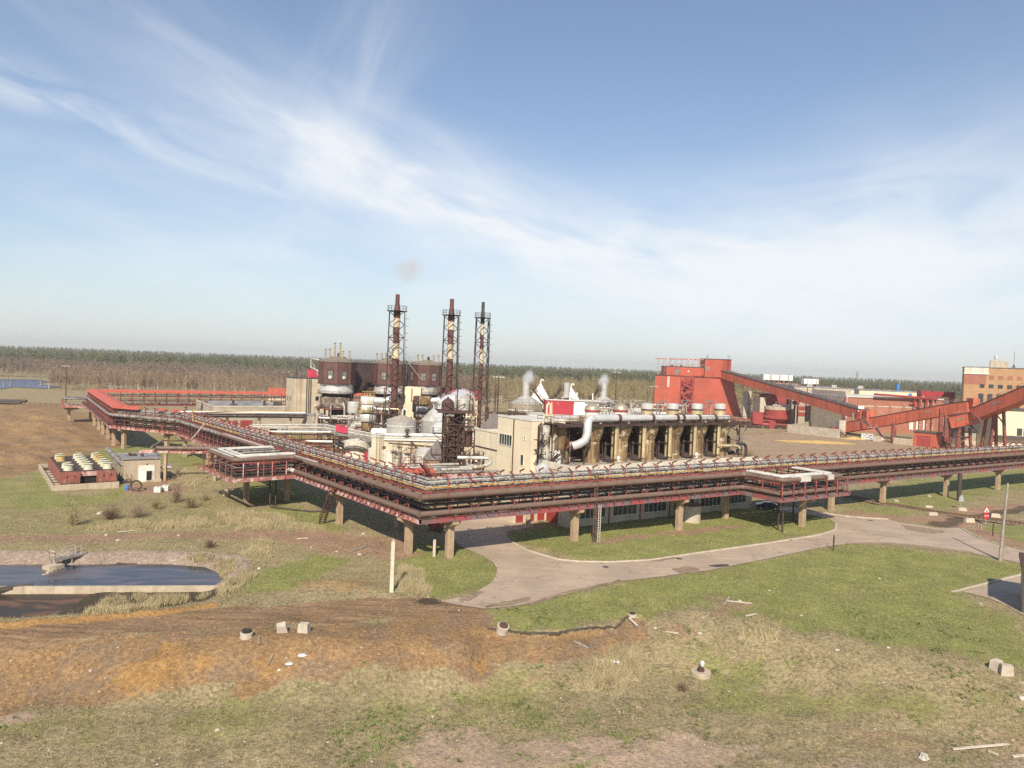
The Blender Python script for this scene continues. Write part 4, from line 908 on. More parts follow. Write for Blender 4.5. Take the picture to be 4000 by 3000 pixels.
for k in range(6):
    run(TP, 'thin_pipe', [AT(962, 1670-k*1, 200), AT(985, 1659+k*2.6, 200), AT(1265, 1657+k*4.2, 196), AT(1475, 1697+k*4, 186)], .11, 'pale_pipe' if k % 3 else 'white_clad', 6)
b = MB(); p, q = AT(1266, 1660, 195.2), AT(1470, 1702, 185.5)
b.bar(p-Vector((0,0,1.6)), q-Vector((0,0,1.4)), .2, .5); b.bar(AT(985,1690,200), AT(985,1650,200), .2); b.bar(AT(1265,1700,196), AT(1265,1655,196), .25); b.bar(AT(1265,1725,196), AT(1265,1690,196), .25); b.bar(AT(1120,1700,198), AT(1120,1660,198), .2); solo_part(TP, 'support_beam', b, 'grey_steel')
b = MB(); b.slab([AT(1311,1658,193.2), AT(1357,1668,190.8), AT(1354,1694,190.8), AT(1311,1684,193.2)], (0,.3,0)); solo('tarpaulin', b, 'magenta_tarp', 'magenta sheet hung on the sloping cream pipes', 'sheet')
# branch bridge with orange roof behind the corner
TB2 = Thing('branch_bridge', 'short whitish pipe branch with an orange corrugated roof joining the corner to the beige building', 'pipe bridge', (-9, 114, 0))
p, q = Vector((-19, 110.5, 7.6)), Vector((-1.5, 116.5, 7.8))
for dd in (0, 2.4):
    b = MB(); o_ = Vector((-.3, 1, 0))*dd; b.bar(p+o_, q+o_, .25, .6); solo_part(TB2, 'deck_beam', b, 'pink_steel')
b = MB()
for i in range(7):
    c = p.lerp(q, i/6); b.bar(c+Vector((.2,-.5,.35)), c+Vector((-.9,2.9,.35)), .14, .2); b.bar(c, c-Vector((0,0,1.6)), .15)
solo_part(TB2, 'support_frame', b, 'red_steel')
b = MB(); b.slab([Vector((-18.3,110.6,8.7)), Vector((-11.2,112.4,8.7)), Vector((-12,114.6,9.05)), Vector((-19,113,9.05))], (0,0,.07)); solo_part(TB2, 'roof', b, 'orange_roof')
run(TB2, 'silver_pipe', [Vector((-19.5,113,8.9)), Vector((-4.6,118.2,9.0)), Vector((-2.9,119.2,9.6)), Vector((-3.2,120.5,10.3)), Vector((-8.5,119.5,10.3))], .3, 'aluminium_worn', 14, 1.2)
run(TB2, 'cream_pipe', [Vector((-21,112,8.7)), Vector((-6,117,8.9))], .3, 'pale_pipe', 12); run(TB2, 'cream_pipe', [Vector((-18,112.3,9.6)), Vector((-8,115.8,9.75))], .2, 'pale_pipe', 12)
run(TB2, 'grey_pipe', [p+Vector((0,.5,.9)), q+Vector((0,.5,.9))], .2, 'grey_pipe', 8)
for u, v in ((2062, 2050),):
    c = G(u, v); b = MB(); b.bar((c.x, c.y, -.4), (c.x, c.y, 5.2), .8, .7); b.bar((c.x-1.3, c.y, 5.2), (c.x+1.3, c.y, 5.2), .7, .7); solo_part(TB2, 'pillar', b, 'concrete_pillar')
for x, y in ((-17, 112), (-8, 115)):
    b = MB(); b.bar((x, y, -.3), (x, y, 8), .6); solo_part(TB2, 'pillar', b, 'concrete_pillar')
TW = Thing('access_bridge', 'small red handrailed steps over the pipes at the front corner', 'walkway', (-15.5, 106.8, 8.4))
b = MB(); b.stair((-1.3,.0,.2),(0,.8,2.2),.9,(.7,-.7,0),.09,.4); b.rail([(0,.8,2.2),(2.4,2.2,2.2)],1.0,1.0,.07); b.bar((0,.8,2.2),(2.4,2.2,2.2),.9,.08); b.stair((3.8,3.2,.2),(2.4,2.2,2.2),.9,(.7,-.7,0),.09,.4); TW.part('steps', b, 'red_steel')
# ------------------------------------------------------------------ helpers for buildings
def window(T, x0, x1, z0, z1, y, n=2, rows=1, wall=None, axis='y', glass='glass', frame='frame_white', sgn=-1, fw_=.07):
    """window on the local face y = const (axis 'y') or x = const (axis 'x'); proud of the wall by a few centimetres; the pane is a sub-part"""
    def pt(a, d, z): return (a, y+sgn*d, z) if axis == 'y' else (y+sgn*d, a, z)
    b = MB(); g = MB()
    def bx(m, a0, a1, d0, d1, za, zb):
        p, q = pt(a0, d0, za), pt(a1, d1, zb); m.box(min(p[0],q[0]), max(p[0],q[0]), min(p[1],q[1]), max(p[1],q[1]), min(za,zb), max(za,zb))
    bx(g, x0, x1, -.02, .03, z0, z1)
    bx(b, x0-fw_, x1+fw_, -.02, .10, z0-fw_*1.6, z0); bx(b, x0-fw_, x1+fw_, -.02, .08, z1, z1+fw_); bx(b, x0-fw_, x0, -.02, .08, z0, z1); bx(b, x1, x1+fw_, -.02, .08, z0, z1)
    for i in range(1, n): a = x0+(x1-x0)*i/n; bx(b, a-fw_/2, a+fw_/2, .03, .07, z0, z1)
    for i in range(1, rows): z = z0+(z1-z0)*i/rows; bx(b, x0, x1, .032, .065, z-fw_/2, z+fw_/2)
    o = T.part('window', b, frame, wall); T.part('pane', g, glass, o)
def boxb(x0, x1, y0, y1, z0, z1): b = MB(); b.box(x0, x1, y0, y1, z0, z1); return b
# ------------------------------------------------------------------ main process building (three storeys + long low block)
TM = Thing('process_building', 'beige panel process building with a three storey corner block and a long low wing', 'factory building', (10, 116.6, 0), ANG)
# local x along the facade, y away from the viewer
lp = lambda x, y: Matrix.Rotation(ANG, 2) @ Vector((x, y))
b = MB(); b.box(0, 44, 0, 22, -.5, 8.9); lowwall = TM.part('wall', b, 'cream_wall')
b = MB(); b.box(-.12, 44.1, -.12, .22, 8.9, 9.95); b.box(-.12, .22, .22, 22, 8.9, 9.95); TM.part('parapet', b, 'parapet')
b = boxb(.22, 44, .22, 22, 8.9, 9.06); TM.part('flat_roof', b, 'tank_roof')
c3 = TM.L(Vector((3.7, 125, 0))); x3, y3 = c3.x, c3.y
b = MB(); b.box(x3, x3+7.2, y3, y3+11.2, -.5, 16.3); TM.part('corner_block', b, 'beige_panel')
b = MB(); b.box(x3-.1, x3+7.3, y3-.1, y3+.25, 16.3, 16.62); b.box(x3-.1, x3+.25, y3+.25, y3+11.3, 16.3, 16.62); b.box(x3+6.9, x3+7.3, y3+.25, y3+11.3, 16.3, 16.62); TM.part('parapet', b, 'white_clad')
b = boxb(x3+7.4, x3+44, y3+4.5, y3+11.2, 9.06, 16.2); b.box(x3+11, x3+44, y3+11.25, y3+18, 9.06, 16.2); TM.part('rear_block', b, 'cream_wall')
b = boxb(x3+.25, x3+6.9, y3+.25, y3+11.2, 16.3, 16.42); TM.part('upper_roof', b, 'roof_pale'); b = boxb(x3+7.3, x3+44, y3+4.4, y3+11.2, 16.2, 16.42); b.box(x3+10.9, x3+44, y3+11.2, y3+18.2, 16.2, 16.415); TM.part('upper_roof', b, 'roof_pale')
# left face of the corner block (x = x3), y runs back
for (ya, yb, za, zb, n) in ((6.2,10.4,11.3,13.2,5),(6.2,10.4,3.2,5.1,5),(2.2,3.1,8.4,10.2,1),(2.2,3.3,4.2,5.9,1),(1.9,2.2,13.0,13.5,1)):
    window(TM, y3+ya, y3+yb, za, zb, x3, n, 1, axis='x', glass='glass', frame='frame_white')
b = MB(); b.bar((x3-.1,y3+5.6,0),(x3-.1,y3+5.6,16.2),.16); TM.part('downpipe', b, 'rust_steel')
# lower annex wall behind: beige, steps back to the left
b = MB(); b.box(x3+.3, x3+8, y3+11.2, y3+20, -.5, 13.0); TM.part('side_block', b, 'beige_wall')
b = MB(); b.box(x3+.2, x3+.6, y3+11.2, y3+20.1, 13.0, 13.3); TM.part('parapet', b, 'parapet')
b = MB(); b.box(x3+.22, x3+.3, y3+11.3, y3+19.8, 9.7, 9.95); TM.part('wall_ledge', b, 'rust_steel')
# ribbon windows of the low wing: ground floor in the shade, first floor behind the bridge
for i in range(6):
    xa = 2.2+i*6.95
    window(TM, xa, xa+5.2, 1.3, 3.1, 0, 5, 1, glass='glass', frame='frame_white')
    window(TM, xa, xa+5.2, 5.2, 6.9, 0, 5, 1, glass='glass_pale', frame='frame_white')
    b = MB(); b.bar((xa-.9,-.08,0),(xa-.9,-.08,8.8),.16); TM.part('downpipe', b, 'deep_red')
b = boxb(-.06, 0, 3, 6.2, 0, 3.4); TM.part('gate', b, 'deep_red')
for xx in (4, 9):
    b = MB(); b.box(xx, xx+1.6, -.06, 0, 3.9, 5.2); TM.part('vent_panel', b, 'frame_white')
# entrance bay at the left end: red doors, white posts
b = MB(); b.box(-6.5, 0, 6.5, 14, -.4, 6.2); TM.part('entrance_bay', b, 'cream_wall')
for i, xx in enumerate((-6, -3.8, -1.7)): TM.part('door', boxb(xx, xx+1.4, 6.42, 6.5, .1, 2.5 if i else 3), 'deep_red')
b = MB(); b.rail([(-8,5,3.6),(0,5,3.6)], 1.0, 1.2, .07); b.box(-8,0,4.8,6.5,3.45,3.6); TM.part('balcony', b, 'pink_steel')
# ------------------------------------------------------------------ six rusty washers on the low roof, their platform and pipes
PX0 = Vector((14.5, 130)); COLS = [PX0+ta*6.6*i for i in range(6)]
CL = ['leftmost brass coloured flared column with a wide brass dome and red band', 'second brass coloured flared column with a brass dome and red band',
      'third brass coloured flared column with crumpled white cap', 'fourth brass coloured flared column with torn white cap', 'fifth brass coloured flared column with neat white cap', 'rightmost flared column with yellow stained foot and white cap']
def washer(i):
    c = COLS[i]; T = Thing('washer_tower', CL[i], 'process column', (c.x, c.y, 9.05), ANG, 'flared columns under the long platform')
    b = MB(); b.lathe((0,0,0), [(1.62,0),(1.62,3.7),(1.58,3.72)], 28, cap=False); T.part('shell', b, 'brass_clad')
    b = MB(); b.lathe((0,0,3.72), [(1.58,0),(2.3,2.2)], 28, cap=False); T.part('flare', b, 'brass_clad')
    b = MB(); b.lathe((0,0,5.92), [(2.3,0),(2.3,2.3),(1.5,2.4)], 28); T.part('upper_shell', b, 'brass_clad')
    b = MB(); b.lathe((0,0,4.9), [(.16,0),(.16,.1)], 10); b.v = [(x, y-2.02+.0*z, z) for x, y, z in b.v]; T.part('inspection_hatch', b, 'light_steel')
    if i < 2:
        b = MB(); b.lathe((0,0,7.7), [(1.3,0),(1.3,1.3)], 24); T.part('neck', b, 'white_clad')
        b = MB(); b.lathe((0,0,9.0), [(1.42,0),(1.42,.35)], 24); T.part('flange_band', b, 'deep_red')
        b = MB(); b.lathe((0,0,9.35), [(1.45,0),(1.42,.25),(1.2,.7),(.75,1.02),(.3,1.15),(.02,1.18)], 24); b.tube([(0,0,1.1+9.35),(0,0,1.7+9.35)], .08, 8); T.part('dome', b, 'dome_metal')
    else:
        b = MB(); b.lathe((0,0,7.7), [(1.15,0),(1.15,1.5)], 24); T.part('neck', b, 'brass_pale')
        b = MB(); b.lathe((0,0,9.2), [(1.16,0),(1.16,.3)], 24); T.part('flange_band', b, 'rust_steel')
        b = MB(); b.lathe((0,0,9.5), [(1.12,0),(1.14,.9),(1.0,1.02),(.1,1.1)], 24); T.part('cap', b, 'aluminium')
    return T
WT_ = [washer(i) for i in range(6)]
for i in range(1, 6):
    c = COLS[i]-ta*2.5-na*1.7; T = Thing('standpipe', 'tall slim brass coloured standpipe just left of the %s flared column' % ['', 'second', 'third', 'fourth', 'fifth', 'rightmost'][i], 'pipe', (c.x, c.y, 9.05), 0, 'slim standpipes between the flared columns')
    b = MB(); b.lathe((0,0,.25), [(.68,0),(.68,6.6)], 18); T.part('pipe', b, 'brass_pale')
    b = MB(); b.lathe((0,0,0), [(.9,0),(.9,.25)], 18); T.part('foot', b, 'brass_clad')
PT = Thing('process_platform', 'long rusty service platform with railing at the tops of the flared columns', 'platform', (COLS[0].x, COLS[0].y, 9.05), ANG)
b = MB(); b.box(-9.5, 40, -2.75, -1.5, 6.95, 7.05); b.box(-9.5, 40, 1.6, 3.4, 6.95, 7.05)
for i in range(7): b.box(2.05+(i-1)*6.6, 4.55+(i-1)*6.6, -1.5, 1.6, 6.95, 7.05)
b.box(-9.5,-6.6,-1.5,1.6,6.95,7.05); PT.part('deck', b, 'dark_rust')
for y in (-2.75, -1.4, 3.3):
    b = MB(); b.bar((-9.5,y,6.75),(40,y,6.75),.16,.36); PT.part('girder', b, 'dark_rust')
for i in range(7):
    b = MB(); x = 3.3+(i-1)*6.6
    for y in (-2.4, 3.0):
        b.bar((x,y,0),(x,y,6.8),.2)
    b.bar((x,-2.4,5.0),(x,3.0,6.6),.12); b.bar((x,3,5.0),(x,-2.4,6.6),.12); b.bar((x,-2.4,3.2),(x,3,3.2),.14); b.bar((x-2.4,3.0,6.7),(x,3.0,4.9),.12); b.bar((x+2.4,3.0,6.7),(x,3.0,4.9),.12)
    b.bar((x-1.2,-1,.2),(x+.4,1.5,4.0),.1); b.bar((x-1.4,2,.6),(x+1.4,2,.6),.3); b.bar((x-1.2,2.6,2.0),(x+1.4,2.6,2.0),.16)
    PT.part('trestle', b, 'dark_rust')
b = MB(); b.rail([(-9.5,-2.75,7.05),(40,-2.75,7.05)],1.1,1.5,.055); PT.part('railing', b, 'rust_steel')
b = MB(); b.rail([(-9.5,-2.75,7.05),(-9.5,3.3,7.05),(40,3.3,7.05)],1.1,1.8,.055); PT.part('railing', b, 'rust_steel')
for i, x in enumerate((3.3, 9.9, 16.5, 23.1, 29.7)):
    b = MB(); b.bar((x-.9,0,7),(x-.9,0,11.2),.16); b.bar((x-.9,0,11.2),(x+2.6,0,11.0),.12); b.bar((x-.9,0,9.6),(x+.6,0,11.1),.12); b.tube([(x+.4,.6,7),(x+.4,.6,10.6),(x+1.4,.6,10.6),(x+1.4,.6,9.8)],.12,8,True,.4); PT.part('davit', b, 'pale_pipe' if i < 2 else 'grey_steel')
for i in range(12):
    x = 6+i*2.7; b = MB(); hgt = 9.6+.8*((i*7)%3)/2; b.tube([(x,2.4,7),(x,2.4,hgt),(x+1.1,2.4,hgt),(x+1.1,2.4,7)],.07,6,True,.2); PT.part('riser_pipe', b, 'stack_cream' if i % 3 else 'pale_pipe')
for i in range(6):      # dark machinery between the columns
    x = 3.3+i*6.6; b = MB(); b.tube([(x-1.5,1.2,.8),(x+1.6,1.6,.8)],.4,10); b.tube([(x+.5,.5,0),(x+.5,.5,3.5),(x+1.8,2,3.5)],.25,10,True,.5); b.lathe((x,-.6,.2),[(.7,0),(.75,.5),(.2,.9)],12); b.tube([(x-1.3,-2.2,.5),(x+1.2,-2.2,.5)],.2,8); PT.part('pump_set', b, 'dark_pipe'); b = MB(); b.tube([(x+1.9,-.4,.2),(x+1.9,-.4,4.6),(x+2.7,.6,5.4)],.2,8,True,.6); b.tube([(x+2.6,-.9,.3),(x+2.6,-.9,2.6),(x+1.5,-1.2,2.6)],.16,8,True,.5); b.bar((x+1.7,-1.2,3.4),(x+4.2,-1.2,3.4),.14); b.bar((x+1.7,-1.2,3.4),(x+4.2,-1.2,6.4),.12); b.bar((x+4.2,-1.2,1.2),(x+1.7,-1.2,3.4),.12); PT.part('small_pipe', b, ('rusty_clad','pale_pipe','grey_pipe')[i%3])
b = MB(); b.box(-9,40,3.6,4.4,0,6.6); PT.part('back_wall', b, 'rust_steel')
TPb = Thing('vapour_pipe', 'big shiny white pipe lying along the platform and bending down at its left end', 'pipe', (COLS[0].x, COLS[0].y, 16.0), ANG)
b = MB(); b.tube([(-1.2,-2.2,1.05),(33,-2.2,.95)], [.72,.5], 18); TPb.part('pipe', b, 'aluminium')
b = MB(); b.tube([(-1.2,-2.2,1.05),(-1.9,-2.3,1.03),(-2.9,-2.6,.7),(-3.3,-3.0,-.3),(-3.4,-3.1,-1.6),(-3.8,-3.1,-2.6),(-4.6,-2.6,-3.3),(-5.4,-1.9,-3.7)], .74, 14); TPb.part('elbow', b, 'aluminium')
for i, x in enumerate((4.2, 12.3, 18.6, 20.2, 24.5, 29)):
    b = MB(); b.lathe((0,0,0),[(.80-.006*x,-.3),(.80-.006*x,.3)],18); b.v = [(x+z, -2.2+y_, 1.03+x_) for x_, y_, z in b.v]; TPb.part('clamp_band', b, 'rust_steel')
for i in range(6): b = MB(); b.tube([(6.6*i-.2+.3,-2.2,.4),(6.6*i+.1,-1.2,-.4)],.35,10); TPb.part('branch', b, 'white_clad')
# cluster at the left end of the platform
TC = Thing('condenser_group', 'tangle of rusty and white vertical vessels and pipes at the left end of the platform', 'process vessels', (COLS[0].x-4.6, COLS[0].y-2.6, 9.05), ANG)
b = MB(); b.lathe((-1.8,-.2,0),[(.75,.8),(.75,1.6),(.95,2.2),(1.3,4.0),(1.35,6.7)],20); TC.part('vessel', b, 'rusty_clad')
b = MB(); b.lathe((-4.9,-.5,0),[(.8,.4),(.85,2.4),(.6,3.4),(.75,5.0),(.8,6.7)],18); TC.part('vessel', b, 'aluminium_worn', label='whitish narrow waisted vessel')
b = MB(); b.lathe((-2.9,-1.0,0),[(1.0,.3),(.95,1.6),(.7,2.4)],18); TC.part('white_skirt', b, 'white_clad')
for k, (x, y, r, z1, mt) in enumerate(((-6.2,-1.2,.28,5.2,'pale_pipe'),(-3.7,-1.2,.3,4.4,'pale_pipe'),(-3.4,.8,.35,6.5,'grey_pipe'),(-5.8,.2,.2,6.5,'rust_steel'),(.4,-.4,.25,3.2,'pale_pipe'),(-.6,-1.0,.28,2.6,'rusty_clad'))):
    b = MB(); b.tube([(x,y,.2),(x,y,z1),(x+.7,y+.3,z1+.4)],r,10,True,.4); TC.part('pipe', b, mt)
b = MB()
for x in (-7.2, -6.4, -4.2, -3.0, -.6): b.bar((x,-1.6,0),(x,-1.6,6.8),.13)
for z in (1.9, 4.3): b.box(-7.4,-5.9,-2.2,-.6,z,z+.08); b.rail([(-7.4,-2.2,z),(-5.9,-2.2,z)],1,.8,.05)
for k in range(9): b.bar((-5.2+k*.5,-1.7,0),(-4.4+k*.55,-1.9,1.6-.1*k),.09)
b.bar((-7.2,-1.6,3),(-4.2,-1.6,5),.1); b.bar((-3.0,-1.6,2.0),(-.6,-1.6,3.4),.1); b.stair((-5.5,-2.2,0),(-3.2,-2.4,2.0),.7,(0,1,0)); TC.part('steel_frame', b, 'dark_rust')
b = MB(); b.bar((-1.2,-1.9,2.9),(.9,-1.9,2.9),1.0,.08); b.rail([(-1.2,-2.3,2.95),(.9,-2.3,2.95),(.9,-1.4,2.95)],1.1,1,.06); TC.part('small_platform', b, 'red_steel')
b = MB()
for dx in (0, 1.6): b.tube([(-5.2+dx*1.2,-.2,7),(-5.2+dx*1.2,-.2,8.2),(-4.9+dx,-.2,8.5)],.14,8)
b.tube([(-5.2,-.2,8.3),(-3.3,-.2,8.3)],.14,8); b.tube([(-4.3,.2,7.2),(-4.3,.2,10.2),(-3.6,.2,10.4),(-3.5,.2,8.5)],.18,8,True,.4); TC.part('goose_neck', b, 'stack_cream')
for x, y, r_, mt, lb in ((4.6,-2.2,.38,'blue_drum','small pale blue pump hood on the low roof beside the leftmost flared column'),(24.4,-2.2,.4,'plastic_bag','grey blue pump hood on the low roof beside the fourth flared column')):
    b = MB(); b.lathe((0,0,.6),[(r_,0),(r_*1.15,.25),(r_*.9,.5),(.1,.62)],14); b.lathe((0,0,0),[(.3,0),(.3,.6)],10); q = COLS[0]+ta*x+na*y
    solo('pump_hood', b, 'plastic_bag', lb, 'pump hood', (q.x, q.y, 9.06), ANG)
TX_ = Thing('outlet_pipe', 'rusty yellow pipe hooking down at the right end of the column row', 'pipe', (COLS[5].x, COLS[5].y, 9.05), ANG)
run_ = MB(); run_.tube([(-3,-2.4,2.4),(2.6,-2.6,2.2),(3.4,-2.6,1.6)],.3,10,True,.5); TX_.part('pipe', run_, 'brass_pale')
run_ = MB(); run_.tube([(3.0,-2.2,2.5),(5.3,-2.2,2.5),(5.8,-2.2,1.7),(5.8,-2.2,-.4)],.3,10,True,.6); TX_.part('elbow', run_, 'dark_pipe')
# crimson and white sheds on the roof, vent tanks, white cones
sh = AT(2130, 1617, 143.5); T = Thing('roof_shed', 'crimson corrugated shed on the roof left of the white shed', 'shed', (sh.x, sh.y, 16.42), R(4))
b = boxb(0, 5.6, 0, 4, 0, 2.75); w = T.part('wall', b, 'crimson'); b = boxb(-.1, 5.7, -.15, 4.1, 2.75, 2.92); T.part('roof', b, 'roof_pale')
b = MB(); b.slab([(.1,-.08,.3),(.35,-.08,.3),(.7,-.08,2.5),(.5,-.08,2.5)],(0,.05,0)); b.slab([(.75,-.07,.1),(1.4,-.07,.1),(1.3,-.07,2.3),(1.1,-.07,2.4),(1.0,-.07,1.4)],(0,.05,0)); T.part('peeled_patch', b, 'pale_wood')
b = MB()
for x, y in ((1.2,1.5),(3.0,1.8),(4.1,1.4),(4.6,2)): b.lathe((x,y,2.9),[(.5,0),(.5,.2),(.3,.35)],12)
T.part('roof_vent', b, 'rust_steel')
sh = AT(2238, 1620, 144.5); T = Thing('roof_shed', 'white sheet metal shed on the roof right of the crimson shed', 'shed', (sh.x, sh.y, 16.42), R(4))
T.part('wall', boxb(0, 2.3, 0, 4, 0, 2.6), 'white_metal'); T.part('wall', boxb(2.34, 5.2, .6, 4, 0, 2.75), 'white_metal'); T.part('roof', boxb(-.1, 5.3, -.1, 4.1, 2.76, 2.9), 'roof_pale')
b = MB()
for x in (-.6, .8, 4.0): b.tube([(x,1,0),(x,1,4.4)],.14,8)
T.part('vent_pipe', b, 'white_clad')
def vent_tank(u, Y, r, lbl, first=None):
    x = X_(u, Y); T = Thing('vent_tank', lbl, 'vented tank', (x, Y, 12.5), R(10), 'vented tanks behind the beige building')
    b = MB()
    for k in range(10):
        a = 2*math.pi*k/10; b.bar((r*.95*math.cos(a), r*.95*math.sin(a), -4),(r*.95*math.cos(a), r*.95*math.sin(a), 1.9),.25)
    b.ring((0,0,.6), r, .2, .2, 20); b.ring((0,0,1.4), r*1.03, .3, .15, 20); T.part('stand', b, 'dark_rust')
    b = MB(); b.lathe((0,0,1.8),[(r,0),(r*1.02,.4),(r,.5),(r,1.9)],28); T.part('drum', b, 'dome_metal')
    b = MB(); b.lathe((0,0,3.7),[(r*.98,0),(r*.85,.3),(1.2,1.75)],12,smooth=False); T.part('cone_roof', b, 'light_steel')
    b = MB(); b.lathe((0,0,5.3),[(.95,0),(.95,3.9)],18); T.part('flue', b, 'light_steel')
    b = MB()
    for k in range(2): b.tube([(-r*1.1,-r*.5,1.2+k*.8),(0,-r*1.12,1.2+k*.8),(r*1.1,-r*.4,1.2+k*.8)],.25,8,True,1.5)
    T.part('ring_pipe', b, 'pale_pipe')
    b = MB(); b.ring((0,0,4.2), r*1.02, .05, .05, 24); b.ring((0,0,4.75), r*1.02, .05, .05, 24)
    for k in range(16): a = 2*math.pi*k/16; b.bar((r*1.02*math.cos(a), r*1.02*math.sin(a), 3.6),(r*1.02*math.cos(a), r*1.02*math.sin(a), 4.75),.05)
    T.part('railing', b, 'dark_rust'); return T
def vent_stair(T, sg, r):
    b = MB(); b.stair((sg*r*1.05,-.5,3.8),(sg*1.6,-.3,7.4),.9,(0,1,0),.12,.5); b.box(min(sg*1.0,sg*2.2),max(sg*1.0,sg*2.2),-.9,.5,7.4,7.5); b.rail([(sg*1.0,-.9,7.5),(sg*2.2,-.9,7.5)],1.1,.6,.07); T.part('stair', b, 'dark_rust')
T = vent_tank(2049, 185, 4.3, 'steaming vented tank with steel flue, its stair on the right, nearest the crimson shed'); vent_stair(T, 1, 4.3)
T = vent_tank(2207, 192, 4.0, 'vented tank with steel flue half hidden behind the crimson and white sheds'); vent_stair(T, -1, 4.0)
T = vent_tank(2352, 199, 4.0, 'steaming vented tank with steel flue behind the brass domes, its stair on the left'); vent_stair(T, -1, 4.0)
for u, v, vb, w, Y, lb in ((2106,1497,1577,86,222,'white cone roofed silo with a hooked vent beside the first steel flue'),(2226,1513,1580,84,232,'white cone roofed silo mostly hidden behind the second steel flue')):
    x = X_(u, Y); zt = HZ((x,Y),v); zb = HZ((x,Y),vb); r = w/2/FPX*Y*1.15; T = Thing('cone_silo', lb, 'silo', (x, Y, 0))
    b = MB(); b.lathe((0,0,zb),[(r,0),(r*.62,(zt-zb)*.42),(.15,zt-zb)],14,smooth=False,cap=False); T.part('cone_roof', b, 'white_metal')
    b = MB(); b.lathe((0,0,-.3),[(r*.96,0),(r*.96,zb+.3)],24); T.part('wall', b, 'white_tank')
    b = MB(); b.tube([(0,0,zt-.3),(0,0,zt+.8),(.5,0,zt+1.2),(.9,0,zt+.7)],.22,8,True,.4); T.part('vent', b, 'white_clad')
T = Thing('storage_vessel', 'whitish horizontal cylinder lying behind the brass domes', 'tank', (COLS[1].x+5.5, COLS[1].y+9, 17.6), ANG)
b = MB(); b.tube([(-2.6,0,0),(-2.2,0,0),(2.2,0,0),(2.6,0,0)],[.3,.85,.85,.3],16); T.part('shell', b, 'aluminium_worn')
b = MB()
for x in (-1.5,1.5): b.box(x-.15,x+.15,-.7,.7,-1.2,-.5)
T.part('saddle', b, 'rust_steel')
# ------------------------------------------------------------------ rusty distillation tower
tp = Vector((-11.4, 146, 0)); T = Thing('process_tower', 'dark rusty steel frame tower with two capped vessels on its top platform', 'tower', tuple(tp), R(12))
for x in (-1.9, 1.9):
    for y in (-1.9, 1.9):
        b = MB(); b.bar((x,y,-.3),(x,y,16.2),.34); T.part('leg', b, 'dark_rust')
b = MB()
for z in np.arange(1.0, 16, 2.1):
    for (p, q) in (((-1.9,-1.9),(1.9,-1.9)),((1.9,-1.9),(1.9,1.9)),((1.9,1.9),(-1.9,1.9)),((-1.9,1.9),(-1.9,-1.9))):
        b.bar((*p,z),(*q,z),.2); b.bar((*p,z),(*q,z+2.1),.13); b.bar((*q,z),(*p,z+2.1),.13)
T.part('bracing', b, 'dark_rust')
b = MB(); b.lathe((-.6,.2,0),[(.9,0),(.9,15)],16); b.lathe((.9,.6,0),[(.6,0),(.6,15.5)],14); b.tube([(0,-1.4,0),(0,-1.4,14)],.22,8); b.tube([(-1.3,-1.6,2),(-1.3,-1.6,12),(1.4,-1.6,13)],.16,8,True,.5); T.part('core_vessel', b, 'dark_rust')
b = MB(); b.lathe((-1.5,-1.1,11.5),[(.62,0),(.62,3.4)],14); T.part('patched_vessel', b, 'brass_clad')
b = MB(); b.box(-3.6,3.6,-2.6,2.6,16.2,16.36); b.bar((-3.6,-2.6,16.05),(3.6,-2.6,16.05),.2,.35); T.part('top_platform', b, 'rust_steel')
b = MB(); b.rail([(-3.6,-2.6,16.36),(3.6,-2.6,16.36),(3.6,2.6,16.36),(-3.6,2.6,16.36)],1.15,1.1,.06,close=True); T.part('railing', b, 'rust_steel')
b = MB(); b.lathe((-1.3,0,16.4),[(1.25,0),(1.25,1.2),(1.15,1.6),(.8,2.0),(.3,2.25),(.1,2.3)],18); b.lathe((-1.3,0,18.6),[(.25,0),(.25,.35)],8); T.part('capped_vessel', b, 'rust_steel', label='rust brown domed vessel')
b = MB(); b.lathe((1.9,0,16.4),[(1.2,0),(1.2,2.0)],18); b.lathe((1.9,0,18.4),[(1.25,0),(.9,.3),(.3,.45)],18); T.part('capped_vessel', b, 'aluminium_worn', label='silver vessel with dark lid')
b = MB(); b.tube([(.2,-.6,16.4),(.2,-.6,19.6)],.15,8); b.tube([(1.9,0,18.8),(1.9,0,19.6),(3.4,0,19.6),(4.1,0,18.6),(4.1,0,15)],.2,8,True,.7); T.part('vent_pipe', b, 'pale_pipe')
b = MB(); b.bar((.7,.8,16.4),(.7,.8,20.8),.2); b.bar((.6,.8,20.7),(1.5,.8,20.7),.2,.3); b.bar((3.3,.8,16.4),(3.3,.8,20.4),.18); b.bar((3.3,.8,20.4),(5.0,.8,20.4),.2,.25); b.bar((3.3,.8,19),(4.4,.8,20.3),.12); T.part('davit', b, 'dark_rust')
for k, (x0, x1, z) in enumerate(((-4.2,-1.6,11.7),(-4.4,-1.6,7.4),(1.6,3.8,13.2),(1.6,4.0,9.2),(1.4,3.6,5.2),(-3.8,-1.6,3.4))):
    b = MB(); b.box(x0,x1,-2.4,-.4,z,z+.1); b.rail([(x0,-.4,z+.1),(x0,-2.4,z+.1),(x1,-2.4,z+.1),(x1,-.4,z+.1)],1.1,1,.06); b.bar((x0 if x0<0 else x1,-1.5,z),(-1.8 if x0<0 else 1.8,-1.5,z-1.8),.13); T.part('side_platform', b, 'rust_steel')
b = MB(); b.lathe((3.0,.4,9.3),[(1.0,0),(1.0,2.4),(.7,2.9)],16); T.part('side_vessel', b, 'stack_brown')
b = MB(); b.tube([(1.9,-2,13.0),(4.6,-2,13.0),(4.9,-2,12.6),(4.9,-2,8.0)],.22,8,True,.5); T.part('cream_pipe', b, 'pale_pipe')
